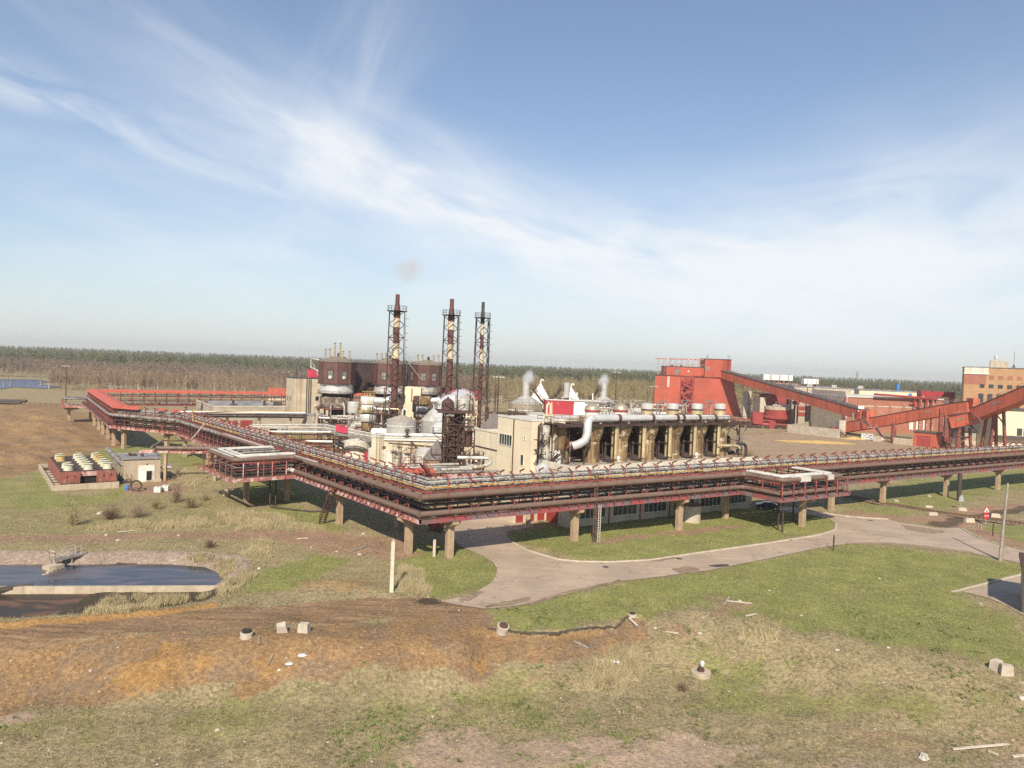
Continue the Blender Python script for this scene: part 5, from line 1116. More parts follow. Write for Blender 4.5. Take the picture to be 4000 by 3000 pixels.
b = MB(); b.ladder((2.6,-2.5,0),(2.6,-2.5,16.4),.5); T.part('ladder', b, 'rust_steel')
for lb, u, v, Y, r, h, lean in (('dark sheet metal cone roof at the foot of the rusty tower', 1706, 1792, 156, 3.6, 4.0, 0), ('grey sheet metal cone roof behind the rusty tower beside the beige building', 1930, 1685, 150, 4.2, 4.0, 0)):
    p = AT(u, v, Y); T = Thing('cone_hopper', lb, 'hopper', (p.x, p.y, 0))
    b = MB(); b.lathe((0,0,p.z),[(r,0),(.25,h)],4,R(35),smooth=False); T.part('cone_roof', b, 'gable_grey')
    b = MB(); b.lathe((0,0,-.2),[(r*.9,0),(r*.9,p.z+.2)],4,R(35),smooth=False); T.part('wall', b, 'rusty_clad')
# ------------------------------------------------------------------ low cream block and the tanks before it
p = AT(1452, 1706, 173); q = AT(1850, 1719, 175); TLb = Thing('low_block', 'low cream workshop block with white roof pipes behind the small tanks', 'building', (p.x, p.y, 0), math.atan2(q.y-p.y, q.x-p.x))
LW_ = (q-p).length; b = boxb(0, LW_, 0, 9, -.5, 7.3); TLb.part('wall', b, 'cream_wall'); b = boxb(-.1, LW_, -.12, 9, 7.3, 7.62); TLb.part('roof', b, 'roof_pale')
b = MB(); b.tube([(2,.8,8.0),(12,.8,8.0)],.28,10); b.tube([(3,-.3,6.9),(LW_,-.3,7.0)],.2,8); b.tube([(9,2,8.1),(LW_,2,8.1)],.3,10); TLb.part('roof_pipe', b, 'white_clad')
for x in (9.5, 17.6): b = MB(); b.bar((x,-.1,0),(x,-.1,6.9),.25); TLb.part('downpipe', b, 'crimson')
for x in (2.6, 19): b = MB(); b.box(x,x+.8,-.05,0,4.6,5.3); TLb.part('vent_panel', b, 'frame_dark')
b = MB(); b.ladder((1.6,-.5,0),(1.6,-.5,9.0),.8,step=.7); b.ladder((2.6,-.5,0),(2.6,-.5,9.0),.5,step=.7); b.bar((4,-.3,6.2),(18,-.3,5.4),.14); b.bar((9,-.3,7),(13,-1.5,3.2),.16); TLb.part('ladder', b, 'rust_steel')
b = MB(); b.lathe((8.3,.6,7.6),[(1.0,0),(1.0,.25),(.35,.5),(.35,1.2),(.6,1.3),(.6,1.7),(.3,2.0)],12); TLb.part('roof_vent', b, 'frame_dark')
def tank(name, lbl, u, Y, r, vt, mt, roofmt, rise, extra=None, zb=0.0, group=None, nroof=16):
    x = X_(u, Y); zt = HZ((x, Y), vt); T = Thing(name, lbl, 'tank', (x, Y, zb), 0, group)
    b = MB(); b.lathe((0,0,-.4),[(r,0),(r,zt-zb+.4)],36,cap=False); T.part('shell', b, mt)
    b = MB(); b.lathe((0,0,zt-zb),[(r*1.015,-.08),(r*1.015,.02),(r*.5,rise*.55),(.1,rise)],nroof,smooth=False); T.part('roof', b, roofmt); T.h = zt-zb; T.r = r; return T
T = tank('storage_tank', 'big grey metal tank with a shallow brown cone roof and hooked vent', 1567, 182, 3.65, 1640, 'grey_tank', 'tank_roof', 1.3)
b = MB(); b.tube([(.2,0,T.h+1.1),(.2,0,T.h+2.4),(.7,0,T.h+2.9),(1.2,0,T.h+2.4)],.2,8,True,.5); T.part('hooked_vent', b, 'white_clad')
b = MB()
for k in range(14): a = math.pi*(1.05+.6*k/13); b.rock(((T.r+.05)*math.cos(a+.5), (T.r+.05)*math.sin(a+.5), T.h-1.3-.08*((k*5)%3)), .2,.1,.16, k)
T.part('torn_lagging', b, 'white_clad')
T = tank('storage_tank', 'tall pale tank with a steep cone roof wrapped in steam', 1703, 192, 4.0, 1642, 'grey_tank', 'light_steel', 4.2)
b = MB(); b.ring((0,0,T.h-4.6), T.r+.06, .1, .25, 30); T.part('band', b, 'white_clad')
T = tank('storage_tank', 'white ribbed tank with a dark curved stair band across its front', 1400, 190, 3.5, 1722, 'white_tank', 'white_tank', .7)
b = MB(); prev = None
for k in range(21):
    a = math.pi*(1.08+.84*k/20); z = .7+2.0*math.sin(math.pi*k/20); c = ((T.r+.3)*math.cos(a), (T.r+.45)*math.sin(a), z)
    if prev: 
        b.bar(prev, c, .5, .14)
        for hh in (.4, .8): b.bar(Vector(prev)+Vector((0,-.2,hh)), Vector(c)+Vector((0,-.2,hh)), .1, .3)
    if k % 5 == 0: b.bar(c, (c[0], c[1]-.2, c[2]+1.1), .12)
    prev = c
T.part('stair', b, 'frame_dark')
b = MB(); b.slab([(-1.8,-2.6,T.h+.1),(.2,-2.9,T.h+.1),(1.6,-.6,T.h+1.0),(-.4,-1.0,T.h+.7)],(0,0,.06)); T.part('patched_sheet', b, 'pale_wood')
T = tank('storage_tank', 'small cream tank behind and left of the rust stained one', 1477, 177, 2.25, 1752, 'white_tank', 'white_tank', .5)
T = tank('storage_tank', 'small cream tank with rust stains, in front of the low cream block', 1531, 172, 2.4, 1764, 'white_tank', 'white_tank', .45)
b = MB(); b.rail([(1.4,-1.0,T.h+.3),(2.2,.6,T.h+.3),(1.0,1.6,T.h+.3)],1.1,.7,.06); T.part('railing', b, 'rust_steel')
T = tank('storage_tank', 'small shiny silver tank with a hooked vent beside the rusty tower', 1663, 170, 2.25, 1755, 'aluminium', 'aluminium', .5)
b = MB(); b.tube([(0,0,T.h+.4),(0,0,T.h+1.3),(.35,0,T.h+1.6),(.7,0,T.h+1.3)],.13,8,True,.3); T.part('hooked_vent', b, 'pale_pipe')
T = tank('storage_tank', 'narrow cream tank hidden among ladders between the cream and silver tanks', 1597, 171, 1.5, 1775, 'white_tank', 'white_tank', .3)
x0 = X_(1590, 169); T = Thing('access_ladders', 'cluster of caged rusty ladders and landings between the small tanks', 'ladder', (x0, 169.5, 0))
b = MB()
for k, (x, z) in enumerate(((-3.0,6.2),(-1.6,7.2),(.2,5.8),(1.2,7.0),(2.2,6.0))):
    b.ladder((x,0,0),(x,0,z),.6,step=.6); b.box(x-.7,x+.7,-.5,.5,z-1.6,z-1.5); b.rail([(x-.7,-.5,z-1.5),(x+.7,-.5,z-1.5)],1.1,.7,.06); b.ring((x,-.35,z-.2),.4,.05,.05,8)
b.bar((-3,0,3.2),(0,0,5.2),.12); b.bar((0,0,4),(2.2,0,2.2),.12); T.part('ladder', b, 'rust_steel')
b = MB(); b.ladder((.7,-.2,0),(.7,-.2,3.2),.45,step=.4); T.part('ladder', b, 'rail_yellow')
p = G(1437, 1800); T = Thing('utility_cabinet', 'crimson metal cabinet at the foot of the small cream tanks', 'cabinet', (p.x, p.y, 0)); T.part('body', boxb(-.9,.9,-.6,.6,0,2.2), 'crimson'); T.part('roof', boxb(-1,1,-.7,.7,2.2,2.3), 'deep_red')
# ------------------------------------------------------------------ furnace towers with brown octagonal houses
def vcap(b, x, y, z0, z1, r=.28):
    b.lathe((x, y, z0), [(r, 0), (r, z1-z0)], 10); b.lathe((x, y, z1+.15), [(r*.3, -.12), (r*2.1, .25), (.05, .7)], 4, R(45), smooth=False)
def octa(i, u, Y, dia, lbl, vents, worn):
    x = X_(u, Y, 20); r = dia/2/math.cos(R(22.5)); T = Thing('furnace_tower', lbl, 'furnace tower', (x, Y, 0), 0, 'furnace towers with brown octagonal tops')
    ro = R(14)
    b = MB(); b.lathe((0,0,17.7), [(r,0),(r,6.9)], 8, ro, smooth=False); hs = T.part('housing', b, 'kiln_brown')
    b = MB(); b.lathe((0,0,24.6), [(r*1.03,-.12),(r*1.03,.0),(r*.42,1.35),(r*.42,1.6),(.05,1.7)], 8, ro, smooth=False); T.part('roof', b, 'kiln_roof')
    b = MB(); b.lathe((0,0,17.4), [(r*1.04,0),(r*1.04,.3)], 8, ro, smooth=False); T.part('base_ring', b, 'dark_rust')
    # windows on the front facets
    for k in (4, 5, 6):
        a0 = ro+2*math.pi*k/8; a1 = ro+2*math.pi*(k+1)/8; am = (a0+a1)/2
        if math.sin(am) > -.7: continue
        ap = r*math.cos(R(22.5)); c = Vector((ap*math.cos(am), ap*math.sin(am), 0)); n = Vector((math.cos(am), math.sin(am), 0)); t = Vector((-n.y, n.x, 0))
        f = MB(); g = MB(); w, z0, z1 = .72, 19.2, 21.7
        g.bar(c+n*.03-t*w+Vector((0,0,(z0+z1)/2)), c+n*.03+t*w+Vector((0,0,(z0+z1)/2)), .06, z1-z0)
        for s_ in (-w, -w*.1, w): f.bar(c+n*.07+t*s_+Vector((0,0,z0)), c+n*.07+t*s_+Vector((0,0,z1)), .1, .16, up=n)
        for z in (z0, (z0+z1)/2-.1, z1): f.bar(c+n*.07-t*(w+.08)+Vector((0,0,z)), c+n*.07+t*(w+.08)+Vector((0,0,z)), .1, .12)
        o = T.part('window', f, 'frame_dark'); T.part('pane', g, 'glass_pale', o)
        if i == 0:
            f = MB(); f.bar(c+n*.1-t*(w*.75)+Vector((0,0,z0+.5)), c+n*.1+t*(w*.35)+Vector((0,0,z0+.5)), .06, .95); T.part('blind', f, 'frame_white', o)
    for (dx, dy, h) in vents:
        b = MB(); vcap(b, dx, dy, 24.9, 24.9+h); T.part('capped_vent', b, 'dome_metal')
    b = MB(); b.lathe((.3,-.2,26),[(.45,0),(.45,1.4)],10); T.part('short_flue', b, 'rust_steel')
    b = MB(); pts = [(r*.97*math.cos(ro+2*math.pi*k/8), r*.97*math.sin(ro+2*math.pi*k/8), 24.6) for k in range(8)]; b.rail(pts, 1.1, 1.6, .05, close=True); T.part('railing', b, 'grey_steel')
    rd = dia*.475
    b = MB(); b.lathe((0,0,14.6), [(rd*1.05,0),(rd*1.05,.9),(rd,1.0),(rd,2.9)], 30); T.part('upper_drum', b, 'aluminium' if worn < 2 else 'aluminium_worn')
    b = MB(); b.lathe((0,0,13.4), [(rd*.9,0),(rd*.9,1.3)], 24); T.part('neck', b, 'void'); 
    b = MB(); b.lathe((0,0,10.0), [(rd*1.02,0),(rd*1.0,3.2),(rd*.9,3.5)], 30); T.part('lower_shell', b, 'kiln_shell')
    b = MB(); b.lathe((0,0,14.3), [(rd*1.16,0),(rd*1.16,.12)], 24); pts = [(rd*1.15*math.cos(2*math.pi*k/16), rd*1.15*math.sin(2*math.pi*k/16), 14.42) for k in range(16)]; b.rail(pts, 1.05, 2.5, .06, close=True); T.part('walkway', b, 'dark_rust')
    b = MB(); b.lathe((0,0,9.55), [(rd*1.22,0),(rd*1.22,.3)], 24); T.part('floor_slab', b, 'red_steel')
    for k in range(6):
        a = 2*math.pi*(k+.25)/6; b = MB(); b.bar((rd*1.08*math.cos(a), rd*1.08*math.sin(a), -.3), (rd*1.08*math.cos(a), rd*1.08*math.sin(a), 9.6), .8, .8); T.part('leg', b, 'concrete')
    b = MB(); b.lathe((0,0,2.5), [(1.2,0),(rd*.72,5.0),(rd*.75,7)], 20); T.part('hearth_cone', b, 'dark_rust')
    for k in range(4):
        a = R(200+35*k); b = MB(); b.tube([(rd*1.1*math.cos(a), rd*1.1*math.sin(a), 10.6+.4*k), (rd*1.35*math.cos(a), rd*1.35*math.sin(a), 10.2), (rd*1.35*math.cos(a), rd*1.35*math.sin(a), 4)], .3, 8, True, .6); T.part('pipe', b, ('pale_pipe','rust_steel','grey_pipe')[k%3])
    return T
T = octa(0, 1317, 235, 10.9, 'furnace tower with windows above shiny metal drum, beside the concrete stair block', ((-3.6,-1.5,3.2),(-2.1,-2,3.2),(-.9,-.6,5.2),(.9,-.6,5.2),(1.9,-1.5,2.7),(4,-1.2,2.7)), 0)
b = MB(); b.tube([(-5.6,-1,24.9),(-8.2,-1,25.3),(-8.3,-1,22.4),(-5.6,-1.2,21.2)],.3,10,True,.6); b.bar((-8.2,-1,25),(-5.2,-1,18.6),.18); T.part('side_pipe', b, 'pale_pipe')
T = octa(1, 1518, 244.4, 10.0, 'middle furnace tower partly hidden by the tallest chimney', ((-3.9,-1.2,2.4),(-2.3,-1.6,2.4),(-.9,-1.2,2.6),(1.2,-.5,4.2),(3.2,-1,2.4)), 1)
T = octa(2, 1668, 252, 9.2, 'furnace tower with four short vents and whitish drum, between two chimneys', ((-3.2,-1.2,2.6),(-1.6,-1.6,2.6),(2.2,-1,2.6),(3.8,-.8,2.6)), 2)
for lb, u0, u1, Ya, Yb, vt, wins in (('dark brown sheet metal gallery with an outside stair between two furnace towers', 1380, 1462, 241.5, 245.5, 1418, 0), ('dark brown sheet metal gallery with two windows beside the tallest chimney', 1570, 1640, 249, 253, 1424, 2)):
    p = AT(u0, vt, Ya); q = AT(u1, vt, Yb); T = Thing('gallery_house', lb, 'gallery', (p.x, p.y, 0), math.atan2(q.y-p.y, q.x-p.x)); Lg = (q-p).length+.6
    z0 = 14.4 if not wins else 17.2
    T.part('wall', boxb(0, Lg, 0, 6, z0, p.z), 'kiln_dark'); T.part('roof', boxb(-.2, Lg, -.2, 6.2, p.z, p.z+.2), 'dark_roof')
    b = MB(); b.rail([(0,0,p.z+.2),(Lg,0,p.z+.2)],1.2,1.5,.05); b.rail([(0,3,p.z+.2),(Lg,3,p.z+.2)],2.0,2.5,.05); T.part('railing', b, 'grey_steel')
    if wins:
        for x in (.6, 3.6): window(T, x, x+1.2, 19.3, 21.9, 0, 2, 2, glass='glass_pale', frame='frame_dark', fw_=.12)
        b = MB(); b.slab([(0,-.1,17.3),(Lg,-.1,16.4),(Lg,-.1,17.3)],(0,6,0)); T.part('sloping_floor', b, 'dark_rust')
    else:
        b = MB(); b.stair((.5,-1.0,14.4),(4.3,-1.0,18.0),1.1,(0,1,0),.14,.5); b.box(4.3,Lg,-1.6,0,18,18.1); b.rail([(4.3,-1.6,18.1),(Lg,-1.6,18.1)],1.1,.8,.07); b.box(-.6,1,-1.6,0,14.3,14.4); b.ladder((Lg-.7,-.3,18),(Lg-.7,-.3,24),.6); T.part('stair', b, 'dark_rust')
        b = MB()
        for x in (.5, Lg-.5): b.bar((x,1,0),(x,1,z0),.5); b.bar((x,5,0),(x,5,z0),.5)
        T.part('leg', b, 'dark_rust')
# cream panel and dark equipment between the towers
p = AT(1590, 1585, 246); T = Thing('duct_house', 'cream panelled duct house with a red stripe below the brown gallery', 'building', (p.x, p.y, 0)); T.part('wall', boxb(-2,4.5,0,6,-.3,17.0), 'beige_panel'); T.part('stripe', boxb(1.3,1.7,-.06,0,12,16.5), 'crimson'); T.part('door_opening', boxb(2.2,6.2,-3,0,8.8,12.6), 'void')
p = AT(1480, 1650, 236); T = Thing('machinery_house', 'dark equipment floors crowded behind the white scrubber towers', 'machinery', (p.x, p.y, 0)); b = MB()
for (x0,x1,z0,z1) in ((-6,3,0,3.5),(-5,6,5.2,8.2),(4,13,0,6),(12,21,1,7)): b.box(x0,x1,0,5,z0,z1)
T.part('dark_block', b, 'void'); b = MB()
for z in (3.8, 8.6): b.box(-7,8,-1.2,0,z,z+.2); b.rail([(-7,-1.2,z+.2),(8,-1.2,z+.2)],1.1,1.2,.06)
for x in (-7,-3,1,5,8,12,17): b.bar((x,-1.1,0),(x,-1.1,10.5),.3)
T.part('floor_slab', b, 'pink_steel'); b = MB()
for k in range(10): b.tube([(-6+k*2.6,-.8,1+(k*37%5)),(-4+k*2.6,-.8,1+(k*37%5)),(-3.7+k*2.6,-.8,5+(k*53%4))],.28+.1*(k%2),8,True,.5)
T.part('pipe', b, 'pale_pipe'); b = MB()
for k in range(7): b.lathe((-5+k*3.6,-1.5,(k*29)%7*.9),[(.9,0),(.9,1.6),(.5,2.1)],12)
T.part('vessel', b, 'aluminium_worn')
# red landing frames and scaffold left of the scrubber
p = AT(1385, 1640, 222); T = Thing('scaffold_deck', 'red handrailed landing and grey scaffold before the furnace with the shiny drum', 'scaffold', (p.x, p.y, 0)); b = MB()
b.box(-5,5.5,0,3,4.2,4.5); b.rail([(-5,0,4.5),(5.5,0,4.5)],1.1,1,.07); b.box(-1,7,.5,3,11.8,12); b.rail([(-1,.5,12),(7,.5,12)],1.4,.6,.09); T.part('red_landing', b, 'pink_steel'); b = MB()
for x in range(7):
    b.bar((-2+x*.9,.3,4.5),(-2+x*.9,.3,11.4),.09)
    if x<6: b.bar((-2+x*.9,.3,4.6+(x%3)),(-1.1+x*.9,.3,7.6+(x%3)),.08); b.bar((-2+x*.9,.3,9.2),(-1.1+x*.9,.3,6.2),.08)
for z in (6,8,10): b.bar((-2,.3,z),(3.4,.3,z),.09)
T.part('scaffold', b, 'grey_steel'); b = MB()
for x in (-4.6,-1,2,5): b.bar((x,.4,-.2),(x,.4,4.2),.35)
T.part('leg', b, 'grey_steel')
# scrubbers: stacked metal drums
def drums(name, lbl, u, Y, spec, legz, rails):
    x = X_(u, Y); T = Thing(name, lbl, 'scrubber', (x, Y, 0))
    for (r, z0, z1, mt) in spec:
        b = MB(); b.lathe((0,0,z0),[(r*.92,0),(r,.25),(r,z1-z0-.25),(r*.92,z1-z0)],28); T.part('drum', b, mt)
    for z, r, mt in rails:
        b = MB(); b.lathe((0,0,z),[(r,0),(r,.12)],24); b.rail([(r*math.cos(2*math.pi*k/14), r*math.sin(2*math.pi*k/14), z+.12) for k in range(14)],1.1,2,.07,close=True); T.part('walkway', b, mt)
    b = MB()
    for k in range(4): a = R(45+90*k); b.bar((1.7*math.cos(a),1.7*math.sin(a),-.3),(1.7*math.cos(a),1.7*math.sin(a),legz),.4)
    T.part('leg', b, 'dark_rust'); return T
T = drums('scrubber_tower', 'scrubber of stacked white metal drums with yellow railings, left of the tallest chimney', 1437, 206,
    ((2.15,13.1,15.3,'white_clad'),(2.0,11.3,12.9,'white_clad'),(1.6,10.3,11.3,'aluminium_worn'),(2.35,8.2,10.4,'aluminium'),(1.75,5.6,8.2,'rusty_clad'),(1.0,3.4,5.6,'dark_rust')), 6,
    ((11.0,3.0,'rail_yellow'),(15.4,1.9,'rail_yellow')))
b = MB(); b.ladder((.4,-2.25,11),(.4,-2.25,16.4),.5); T.part('ladder', b, 'rail_yellow')
b = MB(); b.tube([(1.9,0,14.2),(4.6,0,14.1),(6.2,.2,14.7),(8.0,.3,15.8)],1.0,16,True,.8); T.part('flue_duct', b, 'aluminium')
b = MB(); b.tube([(-1.6,-.6,7.3),(-3.4,-.8,7.3),(-4.2,-1,6.2),(-4.2,-1,-.2)],.95,16,True,1.5); T.part('elbow_duct', b, 'pale_pipe', label='fat cream elbow duct')
b = MB(); b.lathe((-4.4,1.0,10.4),[(1.6,0),(1.7,.3),(1.7,3.0),(1.5,3.2)],20); T.part('side_drum', b, 'aluminium')
T = drums('scrubber_tower', 'scrubber of rust stained drums behind the steaming tank', 1648, 222,
    ((2.8,12.6,15.2,'brass_clad'),(1.9,10.4,12.4,'white_clad'),(2.1,8.8,10.0,'aluminium_worn'),(2.0,5.2,8.6,'rusty_clad')), 6, ((10.1,2.7,'rust_steel'),(8.5,2.6,'rust_steel')))
b = MB(); b.tube([(2.0,0,13.8),(5.2,.3,14.2)],.9,14); T.part('flue_duct', b, 'aluminium'); b = MB(); b.lathe((0.5,-2.6,2.5),[(1.1,0),(1.1,4.2)],16); T.part('side_drum', b, 'white_clad')
# ------------------------------------------------------------------ chimneys in lattice frames
def chimney(lbl, u, Y, vtop, vplat, wpx, rb, rt, bands, black_top):
    x = X_(u, Y, 26); zt = HZ((x,Y),vtop); zp = HZ((x,Y),vplat); hw = wpx/2/FPX*Y*1.12; T = Thing('chimney_stack', lbl, 'chimney', (x, Y, 0), R(8))
    zs = 26.0
    b = MB(); b.lathe((0,0,-.3),[(rb*1.12,0),(rb*1.05,zs*.4),(rb,zs),(rb*.92,zp-2.5)],20,cap=False); T.part('lower_flue', b, 'stack_brown')
    b = MB(); b.lathe((0,0,zp-2.8),[(rb*.92,0),(rb*1.12,2.4),(rt,5.2),(rt*.97,zt-zp+2.8)],20); T.part('upper_flue', b, 'stack_brown' if not black_top else 'stack_black')
    for z0, z1 in bands:
        z0, z1 = (HZ((x,Y),v) for v in (z0, z1)); b = MB(); b.lathe((0,0,z1),[(rb*1.03,0),(rb*1.0,z0-z1)],20,cap=False); T.part('cream_band', b, 'stack_cream')
    # rising spiral strake
    b = MB(); n = 90; prev = None
    for k in range(n):
        a = k*.33; z = 8+(zp-12)*k/n; c = (rb*1.1*math.cos(a), rb*1.1*math.sin(a), z)
        if prev: b.bar(prev, c, .09, .2)
        prev = c
    T.part('strake', b, 'dark_rust')
    for sx in (-1, 1):
        for sy in (-1, 1):
            b = MB(); b.bar((sx*hw*1.12, sy*hw*1.12, -.3),(sx*hw*.92, sy*hw*.92, zp),.21); T.part('leg', b, 'dark_rust')
    b = MB(); m = int(zp/3.4)
    for i in range(m):
        z0 = zp*i/m; z1 = zp*(i+1)/m; f0 = 1.12-.2*z0/zp; f1 = 1.12-.2*z1/zp
        for (p, q) in (((-1,-1),(1,-1)),((1,-1),(1,1)),((1,1),(-1,1)),((-1,1),(-1,-1))):
            if i % 2: p, q = q, p
            b.bar((p[0]*hw*f0,p[1]*hw*f0,z0),(q[0]*hw*f1,q[1]*hw*f1,z1),.19)
            if i % 3 == 0: b.bar((p[0]*hw*f0,p[1]*hw*f0,z0),(q[0]*hw*f0,q[1]*hw*f0,z0),.14)
    T.part('lattice', b, 'dark_rust')
    b = MB(); b.lathe((0,0,zp),[(hw*1.2,0),(hw*1.3,.14)],16); T.part('platform', b, 'dark_rust')
    b = MB(); b.rail([(hw*1.18*math.cos(2*math.pi*k/14), hw*1.18*math.sin(2*math.pi*k/14), zp+.14) for k in range(14)],1.7 if wpx>60 else 1.4,3,.07,close=True); T.part('railing', b, 'dark_rust')
    b = MB(); b.ladder((hw*1.2,-hw*.4,8),(hw*1.1,-hw*.4,zp+1.2),.7,(0,1,0),.6,.08)
    for k in range(14): z = 12+(zp-12)*k/14; b.ring((hw*1.25,-hw*.4,z),.5,.05,.07,8)
    T.part('caged_ladder', b, 'dark_rust'); return T
T = chimney('tallest brown chimney with cream bands in a lattice frame, left of the other two', 1545, 200, 1150, 1217, 56, .88, .58, ((1242,1278),(1342,1400)), False)
b = MB(); b.box(2.6,6.2,.5,2.5,25.6,25.8); b.rail([(2.6,.5,25.8),(6.2,.5,25.8),(6.2,2.5,25.8)],1.1,1,.07); b.bar((3,1,25.6),(3,1,19),.2); b.bar((3.2,1,25.6),(7.5,1.5,20.5),.22); T.part('side_landing', b, 'grey_steel')
chimney('middle brown chimney with two cream bands in a lattice frame', 1757, 208.9, 1168, 1233, 52, .88, .60, ((1244,1288),(1344,1402)), False)
chimney('thin dark topped chimney in a narrow lattice frame, right of the other two', 1879, 214.5, 1180, 1243, 46, .56, .48, ((1256,1308),(1364,1420)), True)
# ------------------------------------------------------------------ concrete stair block and workshop on the left
p = AT(1151, 1478, 250); T = Thing('stair_block', 'tall windowed concrete stair block with a magenta sheet on its roof corner', 'building', (p.x, p.y, 0), ANG); zt = p.z
T.part('wall', boxb(0, 12, 0, 10, -.4, zt), 'block_wall'); T.part('roof', boxb(-.1, 12.1, -.1, 10.1, zt, zt+.3), 'dark_roof')
for y in (3.4, 5.3, 7.4): window(T, y, y+.9, 10.3, 11.9, 0, 1, axis='x', glass='void', frame='block_wall')
for y in (1, 3, 5, 7): window(T, y, y+1.3, 3.6, 5.6, 0, 1, axis='x', glass='void', frame='block_wall')
window(T, 7.4, 8.6, 10.6, 12.1, 0, 1, glass='void', frame='block_wall')
b = MB()
for x in (4.2, 4.9, 5.6): b = MB(); b.bar((x,-.2,2.5),(x,-.2,zt),.22); T.part('ladder_rail', b, 'frame_dark')
b = MB(); b.rail([(0,0,zt+.3),(4.6,0,zt+.3)],1.1,1.3,.06); T.part('railing', b, 'frame_dark'); b = MB(); b.lathe((2,5,zt+.3),[(.2,0),(.2,4.2)],8); T.part('vent_pipe', b, 'frame_dark')
b = MB(); b.slab([(4.4,-.1,zt+.4),(8.2,-.1,zt+.6),(7.9,-.1,zt+3.0),(4.3,-.1,zt+3.1)],(0,.1,0)); b.slab([(4.3,-.1,zt+3.1),(7.9,-.1,zt+3.0),(7.6,2.6,zt+2.8),(4.6,2.6,zt+2.9)],(0,0,.1)); T.part('sheet', b, 'magenta_tarp')
p = AT(1110, 1640, 238); T = Thing('annex_building', 'low pale annex with a dark doorway at the foot of the concrete stair block', 'building', (p.x, p.y, 0), ANG); T.part('wall', boxb(-7, 17, 0, 8, -.3, 6.2), 'grey_wall'); T.part('roof', boxb(-7.1, 17.1, -.15, 8.1, 6.2, 6.5), 'roof_felt'); T.part('doorway', boxb(-4.6,-2.3,-.06,0,0,3.4), 'void')
for x in (-1, 6, 11): window(T, x, x+2.4, 1.6, 3.2, 0, 2, glass='void', frame='frame_white')
c = Vector((-98, 240, 0)); T = Thing('workshop_building', 'low flat roofed workshop with strip windows and red doors on the left of the plant', 'building', tuple(c), ANG)
T.part('wall', boxb(0, 23.5, 0, 33, -.4, 7.9), 'grey_wall'); T.part('roof', boxb(.25, 23.4, .25, 32.8, 7.9, 8.1), 'roof_felt'); b = MB(); b.box(-.1,23.6,-.1,.25,7.9,8.5); b.box(-.1,.25,.25,33,7.9,8.5); b.box(23.3,23.6,.25,33,7.9,8.5); T.part('parapet', b, 'pale_concrete')
for k in range(9): window(T, 2.2+k*3.1, 4.2+k*3.1, 4.2, 6.1, 0, 1, axis='x', glass='void', frame='frame_white')
for x, w in ((2.2,3.4),(6.2,1.6),(8.6,4.0),(13.6,1.2)): T.part('door', boxb(x, x+w, -.06, 0, 0, 3.6), 'deep_red')
window(T, 16.2, 19.8, 1.0, 2.6, 0, 1, glass='void', frame='grey_wall')
for x, y, r in ((8.2,9,1.0),(18.5,8,.7)): b = MB(); b.box(x-r,x+r,y-r,y+r,8.1,8.5); b.lathe((x-.2,y,8.5),[(.35,0),(.4,.9),(.6,1.0),(.3,1.3)],10); T.part('roof_vent', b, 'rust_steel')
b = MB(); b.box(20.8,23.2,3,6,8.1,9.7); T.part('roof_cabin', b, 'frame_dark'); b = MB(); b.tube([(-.4,20,3),(-.4,20,7),(.8,19.5,8.8),(1.6,19.2,8.2)],.25,8,True,.7); b.bar((-.5,18.5,4),(-.3,19.6,8.8),.15); T.part('duct', b, 'rust_steel')
p = AT(1078, 1528, 320); T = Thing('small_shed', 'small orange red shed among bare trees behind the workshop', 'shed', (p.x, p.y, 0)); T.part('wall', boxb(-3.2,4.2,0,5,-.2,8.2), 'cream_wall'); T.part('upper_wall', boxb(-3.3,4.3,-.1,5.1,8.2,11.2), 'orange_red'); T.part('roof', boxb(-3.4,4.4,-.2,5.2,11.2,11.4), 'orange_roof')
for lb, u, v, Y, w, h in (('long dark red shed half hidden behind the middle chimney and steam', 1800, 1520, 262, 15, 3.4), ('small red cabin behind the beige side block near the thin chimney', 1855, 1545, 230, 3, 1.5)):
    p = AT(u, v, Y); T = Thing('back_shed', lb, 'shed', (p.x, p.y, 0)); T.part('upper_wall', boxb(-w/2, w/2, 0, 6, p.z-h, p.z), 'deep_red' if w < 5 else 'crimson'); T.part('wall', boxb(-w/2+.1, w/2-.1, .1, 5.9, -.3, p.z-h), 'cream_wall'); T.part('roof', boxb(-w/2-.2, w/2+.2, -.2, 6.2, p.z, p.z+.2), 'dark_roof')
# ------------------------------------------------------------------ fan cooler yard and pump house on the left
ca = Vector((-81.7, 130.4)); cb = Vector((-74.0+1, 137.6)); cang = math.atan2(cb.y-ca.y, cb.x-ca.x)-R(24); 
T = Thing('cooler_basin', 'concrete walled basin around the red fan cooler', 'basin', (ca.x, ca.y, 0), R(37))
LX, LY = 10.6, 29
b = MB(); b.box(0,LX,-.15,.15,-.4,1.05); b.box(-.15,.15,.15,LY,-.4,1.05); b.box(.15,LX,LY-.15,LY+.15,-.4,1.05); T.part('wall', b, 'concrete'); T.part('basin_floor', boxb(.15,LX,.15,LY-.15,-.3,.25), 'rust_steel')
for k in range(7): T.part('slab', boxb(.2,1.6,2+k*3.3,2.7+k*3.3,.25,.5), 'pale_concrete')
T.part('slab', boxb(7.6,LX-.1,.3,1.3,.25,.6), 'pale_concrete')
T = Thing('fan_cooler', 'red boxed cooler with three rows of pale green and yellow fan stacks', 'cooling unit', tuple(Matrix.Translation((ca.x, ca.y, 0)) @ Matrix.Rotation(R(37), 4, 'Z') @ Vector((1.2, 2.0, .25))), R(37))
T.part('deck', boxb(.1, 9.0, .2, 22, 2.3, 2.9), 'dark_rust'); b = MB()
for k in range(9): b.box(-.05,.1,.6+k*2.4,2.6+k*2.4,.6,2.95)
T.part('side_panel', b, 'faded_red')
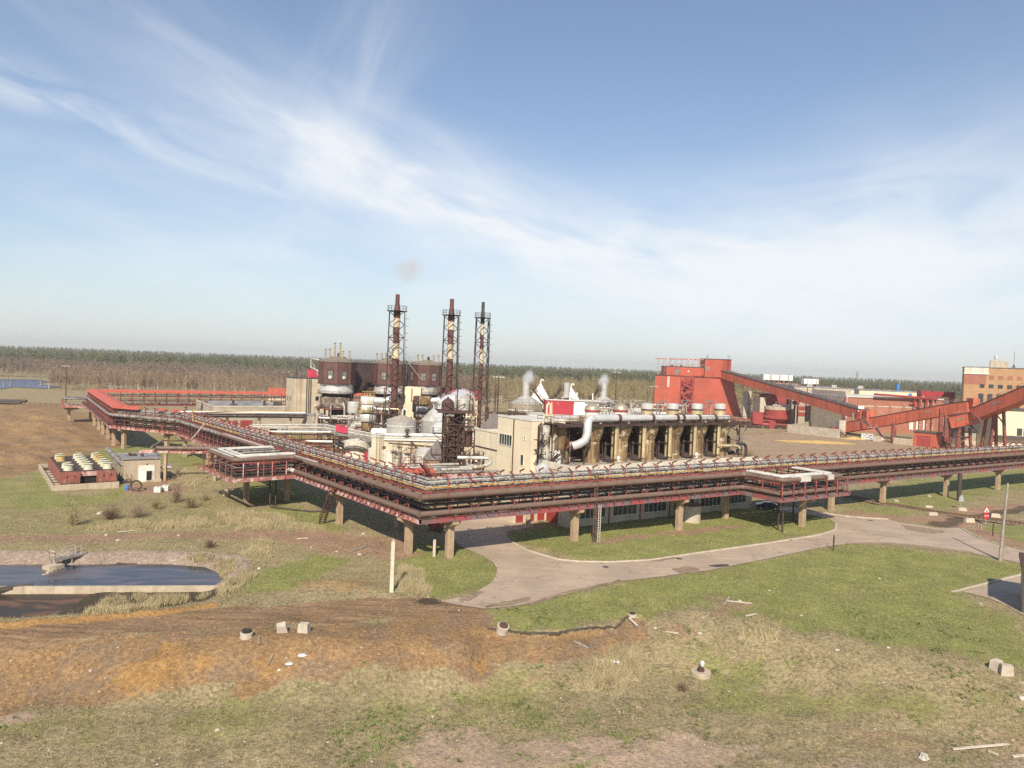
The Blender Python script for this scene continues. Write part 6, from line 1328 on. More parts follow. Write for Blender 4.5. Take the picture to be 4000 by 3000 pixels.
for x0, x1, mt in ((0,3.2,'faded_red'),(5.9,9.1,'faded_red')):
    T.part('end_box', boxb(x0, x1, -.7, .2, .75, 2.75), mt); b = MB()
    for k in (.3,.7): b.lathe((x0+(x1-x0)*k,-.85,2.1),[(.12,0),(.12,.2)],8)
    b.box(x0+.1,x1-.1,-.75,-.7,1.7,1.76); b.box(x0+(x1-x0)*.42,x0+(x1-x0)*.68,-.76,-.7,1.0,2.5); T.part('hatch', b, 'faded_red')
T.part('centre_panel', boxb(3.2,5.9,-.1,.2,1.9,2.7), 'pink_steel'); T.part('dark_bay', boxb(3.25,5.85,.25,.3,.3,1.9), 'void'); b = MB()
for x in (.3,1.6,3.1,6.3,7.8,9.2):
    for y in (-.5, 10, 21): b.bar((x,y,0),(x,y,2.3),.14)
T.part('leg', b, 'grey_steel')
for r_ in range(3):
    for k in range(6):
        if r_ == 0 and k in (2, 3): continue
        y = 1.4+k*3.3+(0 if r_ else 0); x = 1.5+r_*3.2
        b = MB(); b.lathe((x,y,2.9),[(.86,0),(.8,.2),(.74,.95),(.8,1.03)],20,cap=False); b.lathe((x,y,2.95),[(.68,0),(.68,.7)],16)
        o = T.part('fan_stack', b, 'yellow_fan' if (r_, k) in ((0,4),(2,3),(2,4)) else 'green_fan')
        b = MB(); b.lathe((x,y,3.6),[(.72,0),(.72,.2)],16); T.part('fan_opening', b, 'frame_dark', o)
T2 = Thing('cooler_pipe', 'fat dark pipe sloping between the fan cooler and the pump house', 'pipe', tuple(T.M @ Vector((10.6, 10, 0))), R(37)); b = MB(); b.tube([(0,11,4.2),(0,-4,3.6),(.4,-6.2,3.2),(1.4,-7.2,2.2),(1.6,-7.4,0)],.5,12,True,.8); T2.part('pipe', b, 'grey_pipe'); b = MB()
for y in (8, 2, -4): b.bar((-.4,y,0),(-.4,y,3.8),.18); b.bar((.4,y,0),(.4,y,3.8),.18)
T2.part('support', b, 'grey_steel'); b = MB(); b.stair((1.0,-9,0),(1.0,-4,3.2),.8,(1,0,0)); T2.part('stair', b, 'rust_steel')
pa = Vector((-75.1+.6, 140.7)); T = Thing('pump_house', 'small tan flat roofed pump house with a half open white door', 'building', (pa.x, pa.y, 0), R(35))
T.part('wall', boxb(0, 6.5, 0, 8.5, -.4, 4.6), 'tan_panel'); T.part('roof', boxb(-.25, 6.75, -.25, 8.75, 4.6, 4.85), 'roof_felt'); T.part('plinth', boxb(-.1, 6.6, -.1, 8.6, -.4, .35), 'concrete')
b = MB(); b.box(2.55,2.68,-.12,0,.0,3.35); b.box(5.3,5.43,-.12,0,0,3.35); b.box(2.68,5.3,-.12,0,3.22,3.35); b.box(2.68,5.3,-.1,0,2.2,3.22); fr = T.part('door_frame', b, 'frame_white')
T.part('opening', boxb(4.0,4.95,-.06,0,0,2.2), 'void', fr); T.part('door_leaf', boxb(2.68,3.98,-.14,-.04,0,2.2), 'white_plastic', fr); T.part('door_leaf', boxb(4.97,5.3,-.13,-.04,0,2.2), 'pale_concrete', fr)
b = MB(); b.rock((3.9,-.25,3.75),.16,.16,.14,2); T.part('lamp', b, 'light_steel'); T.part('step', boxb(4.9,6.6,-.9,0,-.2,.55), 'concrete')
b = MB(); b.lathe((2.2,3.4,4.85),[(.5,0),(.5,.35),(.2,.5)],12); b.lathe((3.4,1.8,5.0),[(.3,0),(.3,.4)],10); b.box(1.2,1.7,3.0,3.6,5.0,5.5); T.part('roof_vent', b, 'rust_steel')
def ibc(u, v, rz, lb):
    p = ON(u, v); T = Thing('water_tote', lb, 'liquid tote', (p.x, p.y, p.z-.05), rz, 'white caged liquid totes')
    T.part('tank', boxb(-.56,.56,-.46,.46,.16,1.08), 'white_plastic'); b = MB(); b.box(-.6,.6,-.5,.5,0,.14); T.part('pallet', b, 'grey_steel'); b = MB()
    for k in range(6): x = -.58+k*.232; b.bar((x,-.49,.14),(x,-.49,1.12),.03); b.bar((x,.49,.14),(x,.49,1.12),.03)
    for z in (.35,.6,.85,1.1):
        for p_, q_ in (((-.6,-.49),(.6,-.49)),((.6,-.49),(.6,.49)),((.6,.49),(-.6,.49)),((-.6,.49),(-.6,-.49))): b.bar((*p_,z),(*q_,z),.03)
    T.part('cage', b, 'light_steel'); b = MB(); b.lathe((0,0,1.08),[(.12,0),(.12,.07)],10); T.part('cap', b, 'frame_dark')
ibc(617, 1925, .1, 'white caged tote on the ground nearer the pump house door'); ibc(648, 1920, .05, 'white caged tote on the ground farther out from the pump house'); ibc(342, 1884, .2, 'white caged tote in the dark bay between the red cooler boxes')
p = ON(496, 1914); T = Thing('drum', 'blue plastic drum standing before the tan pump house', 'drum', tuple(p)); b = MB(); b.lathe((0,0,0),[(.3,0),(.32,.1),(.32,.45),(.34,.5),(.32,.55),(.32,.85),(.29,.95)],18); T.part('body', b, 'blue_drum'); b = MB(); b.ring((0,0,.95),.28,.04,.05,16); T.part('rim', b, 'blue_drum')
p = ON(531, 1918); T = Thing('cable_ring', 'big rusty steel ring leaning on edge before the pump house', 'steel ring', (p.x, p.y, p.z+.95), 0); b = MB(); n = 28
for k in range(n):
    a, c = 2*math.pi*k/n, 2*math.pi*(k+1)/n; b.bar((.98*math.cos(a), .18*math.sin(a), .92*math.sin(a)),(.98*math.cos(c), .18*math.sin(c), .92*math.sin(c)),.16,.34)
for a in (R(210), R(330)): b.bar((0,-.08,-.25),(.95*math.cos(a),.0,.9*math.sin(a)),.07)
b.bar((-.75,0,-.55),(.75,0,-.55),.07); T.part('rim', b, 'rust_steel')
for k, (u, v, mt, lb) in enumerate(((652,1832,'pale_pipe','pale scrap pipe end lying beside the pump house'),(640,1826,'brass_pale','tan scrap pipe lying beside the pump house'),(660,1828,'blue_drum','blue scrap pipe end lying beside the pump house'),(628,1830,'rust_steel','dark scrap pipe ring lying beside the pump house'))):
    p = ON(u, v); b = MB(); b.tube([(-.9,0,.35),(.9,.3,.35)],.34,12); solo('scrap_pipe', b, mt, lb, 'scrap pipe', tuple(p), .3+k*.8)
p = ON(882, 1937); b = MB(); b.lathe((0,0,-.1),[(.5,0),(.62,1.1),(.65,1.15),(.5,1.15),(.45,.9)],18); solo('concrete_well', b, 'concrete', 'grey concrete tub beside the bridge pillar at the left loop', 'well ring', tuple(p))
p, q = ON(765, 1888), ON(865, 1850); b = MB(); b.bar(p+Vector((0,0,.3)), q+Vector((0,0,.9)), .3, .22); b.bar(q.lerp(p,.3)-Vector((0,0,.1)), q.lerp(p,.3)+Vector((0,0,.8)), .12); solo('fallen_beam', b, 'grey_wood', 'long grey beam propped over the straw grass', 'beam')
# ------------------------------------------------------------------ red silo house and conveyors on the right
Y1, Y2 = 432, 440
def flare(x0, x1, dx, z, n=8): return [(x0,0,-.3),(x1+dx,0,-.3)]+[(x1+dx*(1-k/n)**1.7,0,z*k/n) for k in range(1, n+1)]+[(x0,0,z)]
T = Thing('chip_silo', 'broad orange red silo with outward curving wall under the top of the long conveyor', 'silo', (X_(2705,Y2), Y2, 0), R(-11)); b = MB(); w = X_(2858,Y2)-X_(2705,Y2)
b.slab(flare(0, w, 5.6, 22.3), (0,26,0)); T.part('wall', b, 'silo_red'); T.part('roof', boxb(-.2,w+.3,-.3,26.2,22.3,22.7), 'dark_rust'); b = MB(); b.rail([(0,0,22.7),(w,0,22.7)],1.1,3,.1); T.part('railing', b, 'rust_steel')
T = Thing('chip_silo', 'narrow red silo with a grey strip on its wall, left of the lattice stair tower', 'silo', (X_(2556,Y1), Y1, 0), R(-11)); w = X_(2664,Y1)-X_(2556,Y1)
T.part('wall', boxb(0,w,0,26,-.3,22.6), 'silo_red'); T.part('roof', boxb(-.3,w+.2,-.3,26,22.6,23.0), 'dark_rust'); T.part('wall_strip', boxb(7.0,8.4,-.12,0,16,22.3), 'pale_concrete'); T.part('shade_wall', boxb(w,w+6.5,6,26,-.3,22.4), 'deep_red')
T = Thing('stair_tower', 'red lattice stair tower standing between the two red silos', 'tower', (X_(2682,428), 428, 0)); b = MB()
for x in (-3.6,3.6):
    for y in (0,4): b.bar((x,y,-.3),(x,y,22.5),.35)
for k in range(6):
    z = k*3.75; sg = 1 if k % 2 else -1
    b.bar((-3.6,0,z),(3.6,0,z),.3); b.stair((-3.2*sg,-.4,z),(3.2*sg,-.4,z+3.75),1.4,(0,1,0),.3,.8); b.bar((-3.6,0,z),(3.6,0,z+3.75),.22); b.bar((3.6,4,z),(-3.6,4,z+3.75),.22)
b.bar((-3.6,0,17),(1.5,-1,22.5),.8,.6); T.part('lattice', b, 'deep_red')
T = Thing('silo_head', 'orange red penthouse and tower block on the silo roofs with an open frame canopy', 'building', (X_(2598,438), 438, 22.9), R(3)); w = X_(2747,438)-X_(2598,438)
T.part('wall', boxb(0,w,0,12,0,5.2), 'silo_red'); T.part('roof', boxb(-.2,w,-.2,12,5.2,5.6), 'dark_roof'); window(T, 5.4,7.6,1.0,4.0,0,2,glass='glass_pale',frame='frame_dark'); T.part('vent_panel', boxb(13,14,-.08,0,2.4,3.2), 'frame_white')
xt = X_(2749,438)-X_(2598,438); wt = X_(2812,438)-X_(2749,438); b = MB(); b.prism([(xt,-.5),(xt+wt,-4),(xt+wt+6.5,0),(xt+wt+6.5,10),(xt,10)],-.2,10.6); T.part('tower', b, 'silo_red')
b = MB(); b.prism([(xt-.2,-.7),(xt+wt,-4.3),(xt+wt+6.8,-.2),(xt+wt+6.8,10.2),(xt-.2,10.2)],10.6,10.9); T.part('tower_roof', b, 'dark_roof'); b = MB(); b.slab([(xt+.6,-.72,4.0),(xt+2.6,-1.45,4.0),(xt+2.6,-1.45,6.0),(xt+.6,-.72,6.0)],(0,.4,0)); T.part('window', b, 'glass_pale')
b = MB(); b.bar((-5.5,2,9.9),(xt,2,10.2),.5,.6); b.bar((-5.5,6,9.7),(xt,6,10.0),.4,.5)
for k in range(8): x = -4+k*3.6; b.bar((x,2,5.2 if x > 0 else 0),(x,2,10),.22); b.bar((x,6,5.2 if x > 0 else 0),(x,6,10),.16)
b.rail([(0,0,5.6),(xt,0,5.6)],1.6,2,.1); T.part('canopy_frame', b, 'pink_steel'); b = MB()
for x in (4,10): b.rock((x,3,5.8),1.1,.8,.9,int(x))
T.part('roof_fan', b, 'rust_steel'); b = MB(); b.ladder((xt+1,-1.2,10.9),(xt+1,-1.2,13.4),.8,step=.6,t=.12); b.ladder((xt+wt+4,-2,4),(xt+wt+4,-2,13.5),.9,step=.8,t=.12); T.part('ladder', b, 'dark_rust')
def gallery(lb, P, w=5.0, h=4.7, vents=(), ends=True):
    P = [Vector(p) for p in P]; T = Thing('conveyor_gallery', lb, 'conveyor', (P[0].x, P[0].y, 0), 0, 'red conveyor galleries')
    for i, (p, q) in enumerate(zip(P, P[1:])):
        b = MB(); b.bar(p, q, w, h); solo_part(T, 'box_wall', b, 'orange_red'); up = Vector((0,0,h/2+.1)); b = MB(); b.bar(p+up, q+up, w+.5, .22); solo_part(T, 'roof', b, 'dark_roof')
        d = (q-p).normalized(); sd = d.cross(Vector((0,0,1))).normalized(); b = MB()
        for s in (-1, 1):
            k = int((q-p).length/5)
            for j in range(k+1): c = p.lerp(q, j/k)+sd*s*w*.45+up; b.bar(c, c+Vector((0,0,1.2)), .08)
            b.bar(p+sd*s*w*.45+up+Vector((0,0,1.2)), q+sd*s*w*.45+up+Vector((0,0,1.2)), .08)
        solo_part(T, 'railing', b, 'pink_steel')
        for t in vents[i] if vents else ():
            c = p.lerp(q, t); b = MB(); side = sd if sd.dot(-c) > 0 else -sd; c = c+side*(w/2+.03)+Vector((0,0,h*.12))
            for k in (-.8, .8): b.bar(c+d*(k-.6), c+d*(k+.6), .1, .7)
            solo_part(T, 'vent', b, 'grey_steel')
    return T
def leg(T, pts, w=.7, mt='red_steel'):
    b = MB()
    for p, q in pts: b.bar(p, q, w)
    solo_part(T, 'support_leg', b, mt)
g1 = gallery('longest red conveyor gallery descending from the silo tower', [AT(2826,1462,438), AT(3378,1621,322)], 5, 4.6, ((.18,.42,.66),))
T = g1; c = AT(2900,1500,420); leg(T, [((c.x+2,c.y,-.2),(c.x+2,c.y,c.z-4)),((c.x+5,c.y+3,-.2),(c.x+5,c.y+3,c.z-4))], 2.2, 'pale_concrete')
b = MB(); c = AT(3352,1624,324.5); b.bar(c+Vector((-2.6,-.3,-2)), c+Vector((-2.6,-.3,1.2)), 1.4, .2, up=(1,0,0)); solo_part(T, 'door', b, 'pale_concrete'); b = MB(); q = AT(3390,1620,319); b.box(q.x-1.5,q.x+2.6,q.y-2,q.y+2,q.z-2.4,q.z+1.8); solo_part(T, 'end_cabin', b, 'orange_red')
p0, p1 = AT(3370,1640,318), AT(3385,1668,312); b = MB(); b.stair(p0, p1+Vector((1.5,0,0)), 1.4, (0,1,0), .2, .7); e_ = G(3458,1724); b.box(p1.x,p1.x+4,p1.y-1,p1.y+1,p1.z-.2,p1.z); b.stair((p1.x+4,p1.y,p1.z), (e_.x,e_.y,0), 1.4, (0,1,0), .2, .7); solo_part(T, 'stair', b, 'pink_steel')
b = MB(); c = AT(3358,1600,323); b.slab([c+Vector((-1.2,-1,-.8)), c+Vector((1.6,-1,-.6)), c+Vector((2.4,1,1.6)), c+Vector((-.2,1,1.5))], (0,0,.12)); solo_part(T, 'roof_hatch', b, 'frame_white')
g2 = gallery('red conveyor gallery climbing right from the ground under the end of the longest one', [AT(3285,1674,331), AT(3712,1600,290), AT(3792,1589,283)], 5, 4.4, ((.22,.85),()))
T = g2
for u, vt, vb, Y in ((3489,1655,1729,296),(3672,1598,1747,284),(3693,1622,1690,288)):
    x = X_(u,Y); leg(T, [((x,Y,-.2),(x,Y,HZ((x,Y),vt))),((x+3,Y+2.5,-.2),(x+1.5,Y+2.5,HZ((x,Y),vt))),((x,Y,1.5),(x+2.4,Y+2.5,5.5))], .8)
b = MB(); c = AT(3796,1580,282); b.box(c.x-.8,c.x+1.8,c.y-2,c.y+2.2,c.z-1.0,c.z+2.4); solo_part(T, 'head_cabin', b, 'orange_red')
g3 = gallery('red conveyor gallery with a low box end climbing past the tall tan brick building', [AT(3722,1650,274), AT(3812,1632,268)], 5.5, 4.4, ((.4,),)); T = g3
P_ = [AT(3820,1618,266), AT(4160,1478,236)]; b = MB(); b.bar(P_[0], P_[1], 5.4, 4.4); solo_part(T, 'box_wall', b, 'orange_red'); up_ = Vector((0,0,2.3)); b = MB(); b.bar(P_[0]+up_, P_[1]+up_, 5.9, .22); solo_part(T, 'roof', b, 'dark_roof'); b = MB()
d_ = (P_[1]-P_[0]).normalized(); sd_ = d_.cross(Vector((0,0,1))).normalized()
for s in (-1, 1): b.rail([P_[0]+sd_*s*2.5+up_, P_[1]+sd_*s*2.5+up_], 1.2, 4, .08)
solo_part(T, 'railing', b, 'pink_steel'); c = P_[0].lerp(P_[1], .3); c += (sd_ if sd_.dot(-c) > 0 else -sd_)*2.73+Vector((0,0,.5)); b = MB()
for k in (-.8,.8): b.bar(c+d_*(k-.6), c+d_*(k+.6), .1, .7)
solo_part(T, 'vent', b, 'grey_steel')
for (u0, v0, u1, v1, Y) in ((3748,1675,3736,1742,271),(3788,1672,3795,1742,270),(3884,1622,3870,1668,262),(3920,1606,3934,1672,258)):
    p, q = AT(u0, v0, Y), AT(u1, v1, Y); leg(T, [((q.x,Y,min(q.z,-.2)),p),((q.x,Y+5,min(q.z,-.2)),p+Vector((0,4,0)))], .8)
p, q = AT(3740,1738,270.5), AT(3790,1700,270.5); leg(T, [(p,q),(AT(3736,1700,270.5),AT(3792,1712,270.5)),(AT(3892,1618,260),AT(3925,1660,258))], .4); b = MB(); b.stair(AT(3812,1625,262), AT(3824,1640,262), 1.4, (0,1,0), .2, .6); b.rail([AT(3824,1640,262), AT(3862,1638,262)], 1.4, 1.2, .1); solo_part(T, 'stair', b, 'red_steel')
# red round silo with its flat cap, panelled hall behind
p = G(3048,1658); T = Thing('round_silo', 'squat red round silo with a flat beige cap and a tall red post beside it', 'silo', (p.x, p.y+5, 0)); r = 6.6
zt = HZ((p.x,p.y),1602); b = MB(); b.lathe((0,0,1.2),[(r*.3,-1.2),(r,1.6),(r,zt-1.2)],28); T.part('wall', b, 'deep_red'); b = MB(); b.lathe((0,0,zt),[(r*1.03,0),(r*1.03,1.6)],28); T.part('cap', b, 'concrete'); b = MB(); b.slab([(-4,-4,zt+1.9),(5,-4,zt+1.7),(6,-1,zt+2.3),(-3,-1,zt+2.4)],(0,0,.3)); b.rail([(-1,0,zt+1.6),(3.5,0,zt+1.6)],2.4,1.2,.15); T.part('roof_gear', b, 'light_steel')
b = MB(); b.bar((6.6,-6,-.2),(6.6,-6,zt+6),1.3,.5); b.bar((8.6,-5,-.2),(8.6,-5,zt+4),.9,.5); b.ladder((7.6,-6,0),(7.6,-6,zt+4),1.2,step=1,t=.2); b.box(6,9,-6.4,-4,zt+3.2,zt+5); T.part('post', b, 'red_steel')
Yh = 385; T = Thing('panel_hall', 'grey panelled hall with dark red wall panels below the longest conveyor', 'building', (X_(3092,Yh), Yh, 0), R(-10)); zt = HZ((X_(3100,Yh),Yh),1562); T.part('wall', boxb(0,46,0,20,-.3,zt), 'grey_wall')
for k in range(5):
    for z in (.58,.34): T.part('wall_panel', boxb(3.4+k*6.1, 7.6+k*6.1, -.1, 0, zt*z, zt*(z+.17)), 'deep_red')
T = Thing('red_annex', 'red panelled annex with a tall beige end wall behind the round silo', 'building', (X_(2968,395), 395, 0), R(-4)); zt = HZ((X_(2990,395),395),1540)
T.part('wall', boxb(3.2,14,0,14,-.3,zt), 'deep_red'); T.part('end_wall', boxb(0,3.2,-.3,14,-.3,zt-1.8), 'pale_concrete'); T.part('door', boxb(.5,2.5,-.4,-.3,1.5,5.2), 'deep_red'); T.part('roof', boxb(-.2,14.2,-.4,14.2,zt,zt+.3), 'dark_roof')
Yl = 430; T = Thing('long_hall', 'long beige concrete hall stretching behind the red conveyors', 'building', (X_(3100,Yl), Yl, 0), R(-6)); zt = HZ((X_(3103,Yl),Yl),1511); L1 = X_(3312,Yl)-X_(3100,Yl)
T.part('wall', boxb(0,L1,0,40,-.3,zt), 'pale_concrete'); T.part('roof', boxb(-.3,L1+.2,-.3,40,zt,zt+.4), 'roof_felt'); T.part('wall', boxb(L1+.5,L1+46,12,40,-.3,zt-.6), 'beige_wall'); T.part('roof', boxb(L1+.2,L1+46.3,11.7,40,zt-.6,zt-.2), 'roof_felt'); b = MB(); b.rail([(0,0,zt+.4),(L1,0,zt+.4)],1.6,3,.12); b.rail([(L1+.5,12,zt-.2),(L1+46,12,zt-.2)],1.6,3,.12); T.part('railing', b, 'rust_steel')
for x in (24, 35): T.part('downpipe', boxb(x*.3,x*.3+.5,-.15,0,0,zt), 'frame_dark')
b = MB()
for x in (9,23,38): b.box(x,x+3,6,9,zt+.4,zt+2.0)
T.part('roof_unit', b, 'light_steel'); T.part('blue_tank', boxb(L1+31,L1+32.6,14,16,zt-.2,zt+4), 'blue_drum'); T.part('blue_door', boxb(L1+37,L1+39,11.9,12,zt-6.5,zt-1.5), 'blue_drum')
for u0, u1, vt, vb, Y, lb in ((2982,3096,1468,1487,452,'longer white roof cooling unit behind the red conveyor'),(3140,3197,1485,1503,448,'shorter white roof cooling unit above the beige hall')):
    p = AT(u0, vb, Y); T = Thing('cooling_unit', lb, 'cooling unit', (p.x, p.y, p.z)); w = X_(u1,Y)-X_(u0,Y); h = (vb-vt)/FPX*Y*1.12; T.part('casing', boxb(0,w,0,5,.6,h+.6), 'white_metal'); b = MB()
    for k in range(6): b.box(w*k/6+.3,w*k/6+.5,.2,4.8,-1.4,.6)
    b.box(-2,w+6,.5,4.5,-1.6,-1.2); T.part('frame', b, 'pink_steel'); b = MB()
    for k in range(3): b.box(w*(.22+.3*k),w*(.28+.3*k),-.06,0,.7,h+.5)
    T.part('grille', b, 'grey_wall')
Yk = 345; T = Thing('brick_hall', 'red brick hall with bricked up windows and pale flat roof behind the lower conveyor', 'building', (X_(3305,Yk), Yk, 0), R(8)); zt = HZ((X_(3310,Yk),Yk),1551); Lk = X_(3722,Yk)-X_(3305,Yk)
T.part('wall', boxb(0,Lk,0,30,-.3,zt), 'brick_red'); T.part('roof', boxb(-.4,Lk+.3,-.4,30,zt,zt+.7), 'roof_pale'); T.part('end_wall', boxb(-.35,-.02,.6,30,-.3,zt+2.6), 'pale_concrete')
for k in range(4):
    x = 8.5+k*7.4; o = T.part('blind_window', boxb(x, x+5.2, -.12, 0, zt-11, zt-4.2), 'brick_infill'); T.part('lintel', boxb(x-.5, x+5.7, -.22, 0, zt-4.2, zt-3.7), 'pale_concrete', o)
for k in range(3): T.part('window', boxb(33+k*3.6, 35+k*3.6, -.1, 0, 2.0, 7.5), 'frame_white')
b = MB(); b.bar((13,-2,zt+1.8),(46,-1,zt+.6),1.6,1.0); 
for x in (34,36.5,40,43): b.bar((x,-1.5,zt-4),(x,-1.5,zt+1.2),.5)
b.bar((32,-1.5,zt-1.4),(38,-1.5,zt-3.4),.5); T.part('roof_pipe', b, 'deep_red'); b = MB()
for x in (37.5,41,44): b = MB(); b.bar((x,-1.3,2),(x,-1.3,zt),.5); T.part('downpipe', b, 'pink_steel')
b = MB(); b.bar((-.4,-.3,0),(-.4,-.3,zt),1.0); T.part('downpipe', b, 'pink_steel')
Yc = 372; T = Thing('crimson_gantry', 'long crimson box beam on the roof between the brick hall and the tall brick building', 'gantry', (X_(3592,Yc), Yc, 0)); z0, z1 = HZ((X_(3600,Yc),Yc),1548), HZ((X_(3600,Yc),Yc),1528); w = X_(3724,Yc)-X_(3592,Yc)
T.part('beam', boxb(.8,w-.6,0,3,z0,z1), 'crimson'); T.part('leg', boxb(0,.8,-.5,3.5,0,z1+.4), 'deep_red'); T.part('leg', boxb(w-.6,w,-.5,3.5,0,z1+.2), 'deep_red')
Yt = 335; T = Thing('brick_tower_block', 'tall tan brick building with narrow windows at the right edge', 'building', (X_(3758,Yt), Yt, 0), R(-30)); zt = HZ((X_(3800,Yt),Yt),1436); Lt = 60; xs_ = 9.3
T.part('wall', boxb(0,Lt,0,30,-.3,zt), 'brick_tan'); b = MB(); b.box(-.12,xs_,-.14,0,zt-2.6,zt+.1); T.part('beige_band', b, 'parapet'); T.part('ledge', boxb(-.3,xs_+.2,-.35,0,zt-3.0,zt-2.6), 'frame_white'); T.part('brick_patch', boxb(-.03,8.4,-.05,0,zt-7.6,zt-3.0), 'brick_red'); T.part('roof', boxb(-.3,Lt,-.3,30,zt+.1,zt+.4), 'roof_felt')
for k in range(5):
    x = 6.2+k*3.45
    window(T, x, x+1.7, zt-9.0, zt-7.5, 0, 2, 2, glass='glass', frame='frame_dark'); window(T, x-.3, x+1.5, zt-17.5, zt-11.8, 0, 2, 4, glass='glass', frame='frame_dark')
    if k: T.part('brick_infill', boxb(x-.1, x+1.8, -.06, 0, zt-5.2, zt-3.4), 'brick_red')
zz = zt+.4; T.part('roof_house', boxb(xs_+.6, xs_+5.8, 3, 8, zz, zz+3.2), 'pale_concrete'); T.part('roof_house', boxb(xs_+5.8, xs_+7.4, 3.5, 7, zz, zz+2.6), 'concrete'); b = MB(); b.lathe((xs_+2.8,5,zz+3.2),[(.5,0),(.5,.6),(.9,.8),(.9,2.0),(.2,2.1)],12); T.part('roof_fan', b, 'aluminium'); b = MB(); b.rail([(0,0,zt+.4),(xs_,0,zt+.4)],.7,2,.08); b.rail([(xs_+5.8,3.5,zz+2.6),(xs_+7.4,3.5,zz+2.6)],1.6,.8,.1); T.part('railing', b, 'light_steel')
b = MB(); b.bar((xs_+9.6,5,zz),(xs_+9.6,5,zz+7.5),.14); b.lathe((xs_+9.6,5,zz),[(.7,0),(.1,1.8)],6); b.bar((xs_+14,4,zz),(xs_+14,4,zz+2.6),.2); b.bar((xs_+18.3,4,zz),(xs_+18.3,4,zz+10),.4); T.part('mast', b, 'frame_dark'); b = MB(); b.rock((xs_+16.5,4,zz+1.4),2.2,1.2,1.0,4); b.bar((xs_+15.2,4,zz),(xs_+18,4,zz+1),.4); T.part('roof_gear', b, 'frame_dark')
# yard things in front of the conveyors
p, q, r_ = G(3076,1688), G(3278,1712), G(3120,1668); T = Thing('yard_wall', 'low pale concrete yard wall below the longest conveyor', 'wall', (p.x,p.y,0)); T.o['kind'] = 'thing'; b = MB(); b.bar((0,0,1.5),(q.x-p.x,q.y-p.y,1.8),.5,4.0); b.bar((0,0,1.4),(r_.x-p.x+6,r_.y-p.y,1.4),.5,3.6); T.part('wall', b, 'pale_concrete')
p = G(3262,1702); T = Thing('wall_cabin', 'small dark red cabin beside the foot of the climbing conveyor', 'cabin', (p.x,p.y,0)); T.part('wall', boxb(-1.6,1.4,0,2,-.2,3.6), 'deep_red'); T.part('end_wall', boxb(1.4,4.2,-.5,2.5,-.2,6.8), 'pale_concrete'); b = MB(); b.stair((0,-.6,3),(3.6,-3,0),1,(0,1,0),.16,.6); T.part('stair', b, 'rust_steel')
p, q = G(3567,1741), G(3668,1750); T = Thing('tool_shed', 'red sheet metal shed with double doors beside the conveyor legs', 'shed', (p.x,p.y,0), math.atan2(q.y-p.y,q.x-p.x)); w = (q-p).length; h = HZ(p,1687); T.part('wall', boxb(0,w,0,6,-.2,h), 'orange_red'); T.part('roof', boxb(-.3,w+.3,-.4,6.3,h,h+.35), 'dark_roof'); b = MB(); b.box(w*.14,w*.4,-.08,0,0,h*.78); b.box(w*.405,w*.66,-.08,0,0,h*.78); T.part('door', b, 'deep_red'); b = MB(); b.lathe((w*.4,-.2,h*.55),[(.3,0),(.3,.12)],8); T.part('lamp', b, 'light_steel')
p, q = G(3492,1733), G(3562,1741); T = Thing('block_wall', 'low weathered block wall between the conveyor leg and the red shed', 'wall', (p.x,p.y,0)); T.o['kind'] = 'thing'; b = MB(); b.bar((0,0,1.3),(q.x-p.x,q.y-p.y,1.3),1.0,3.2); T.part('wall', b, 'block_wall'); b = MB(); b.bar((0,0,3.0),(q.x-p.x,q.y-p.y,3.0),1.4,.3); T.part('cap', b, 'dark_roof')
p, q = G(3412,1723), G(3460,1728); T = Thing('rubble_wall', 'broken pale wall stub under the conveyor stair', 'wall', (p.x,p.y,0)); T.o['kind'] = 'thing'; b = MB(); b.bar((0,0,.9),((q.x-p.x)*.55,(q.y-p.y)*.55,.9),1.2,2.6); b.rock(((q.x-p.x)*.8,0,.6),2.2,1.2,1.4,5); T.part('wall', b, 'pale_concrete')
p, q = G(3364,1717), G(3409,1721); T = Thing('mural_panel', 'white sheet panel painted with grey angular shapes, leaning below the climbing conveyor', 'panel', (p.x,p.y,0), math.atan2(q.y-p.y,q.x-p.x)); w = (q-p).length; h = HZ(p,1692); b = MB(); b.box(0,w,0,.3,.2,h); T.part('sheet', b, 'mural_white'); b = MB()
for pts in (((.1,.35),(.45,.9),(.62,.95),(.3,.5)),((.35,.3),(.7,.6),(.8,.5),(.5,.25)),((.6,.75),(.92,.9),(.95,.6),(.75,.62)),((.2,.1),(.24,.1),(.25,.35),(.2,.35)),((.12,.7),(.3,.95),(.2,.95),(.1,.85)),((.66,.15),(.9,.4),(.95,.25),(.8,.08))): b.slab([(x*w,-.03,.2+z*(h-.2)) for x,z in pts],(0,.04,0))
T.part('painted_shapes', b, 'mural_grey')
for lb, u0, v0, u1, v1, Y, wd, ht in (('long low corrugated grey building behind the pipe bridge at the right', 3745,1690,4150,1690,258,14,7.0),):
    p, q = G(3760,1741), G(4080,1752); T = Thing('corrugated_hall', lb, 'building', (p.x,p.y,0), math.atan2(q.y-p.y,q.x-p.x)); w = (q-p).length; T.part('plinth', boxb(0,w,-.2,wd,-.3,2.0), 'pale_concrete'); T.part('wall', boxb(.1,w,0,wd,2.0,6.2), 'corrugated'); b = MB(); b.slab([(-.4,-1.0,6.0),(-.4,wd*.5,8.0),(-.4,wd+.5,6.0)],(w+.8,0,0)); T.part('roof', b, 'dark_roof')
p = AT(3950,1700,283); T = Thing('beige_block', 'beige block with dark roof under the highest conveyor at the right edge', 'building', (p.x,p.y,0), R(-6)); T.part('wall', boxb(-7,30,0,14,-.3,15.4), 'beige_wall'); T.part('roof', boxb(-7.3,30,-.4,14,15.4,16.0), 'dark_roof'); b = MB()
for x in (2,4.4): b.box(x,x+1.9,-.1,0,5.8,8.6)
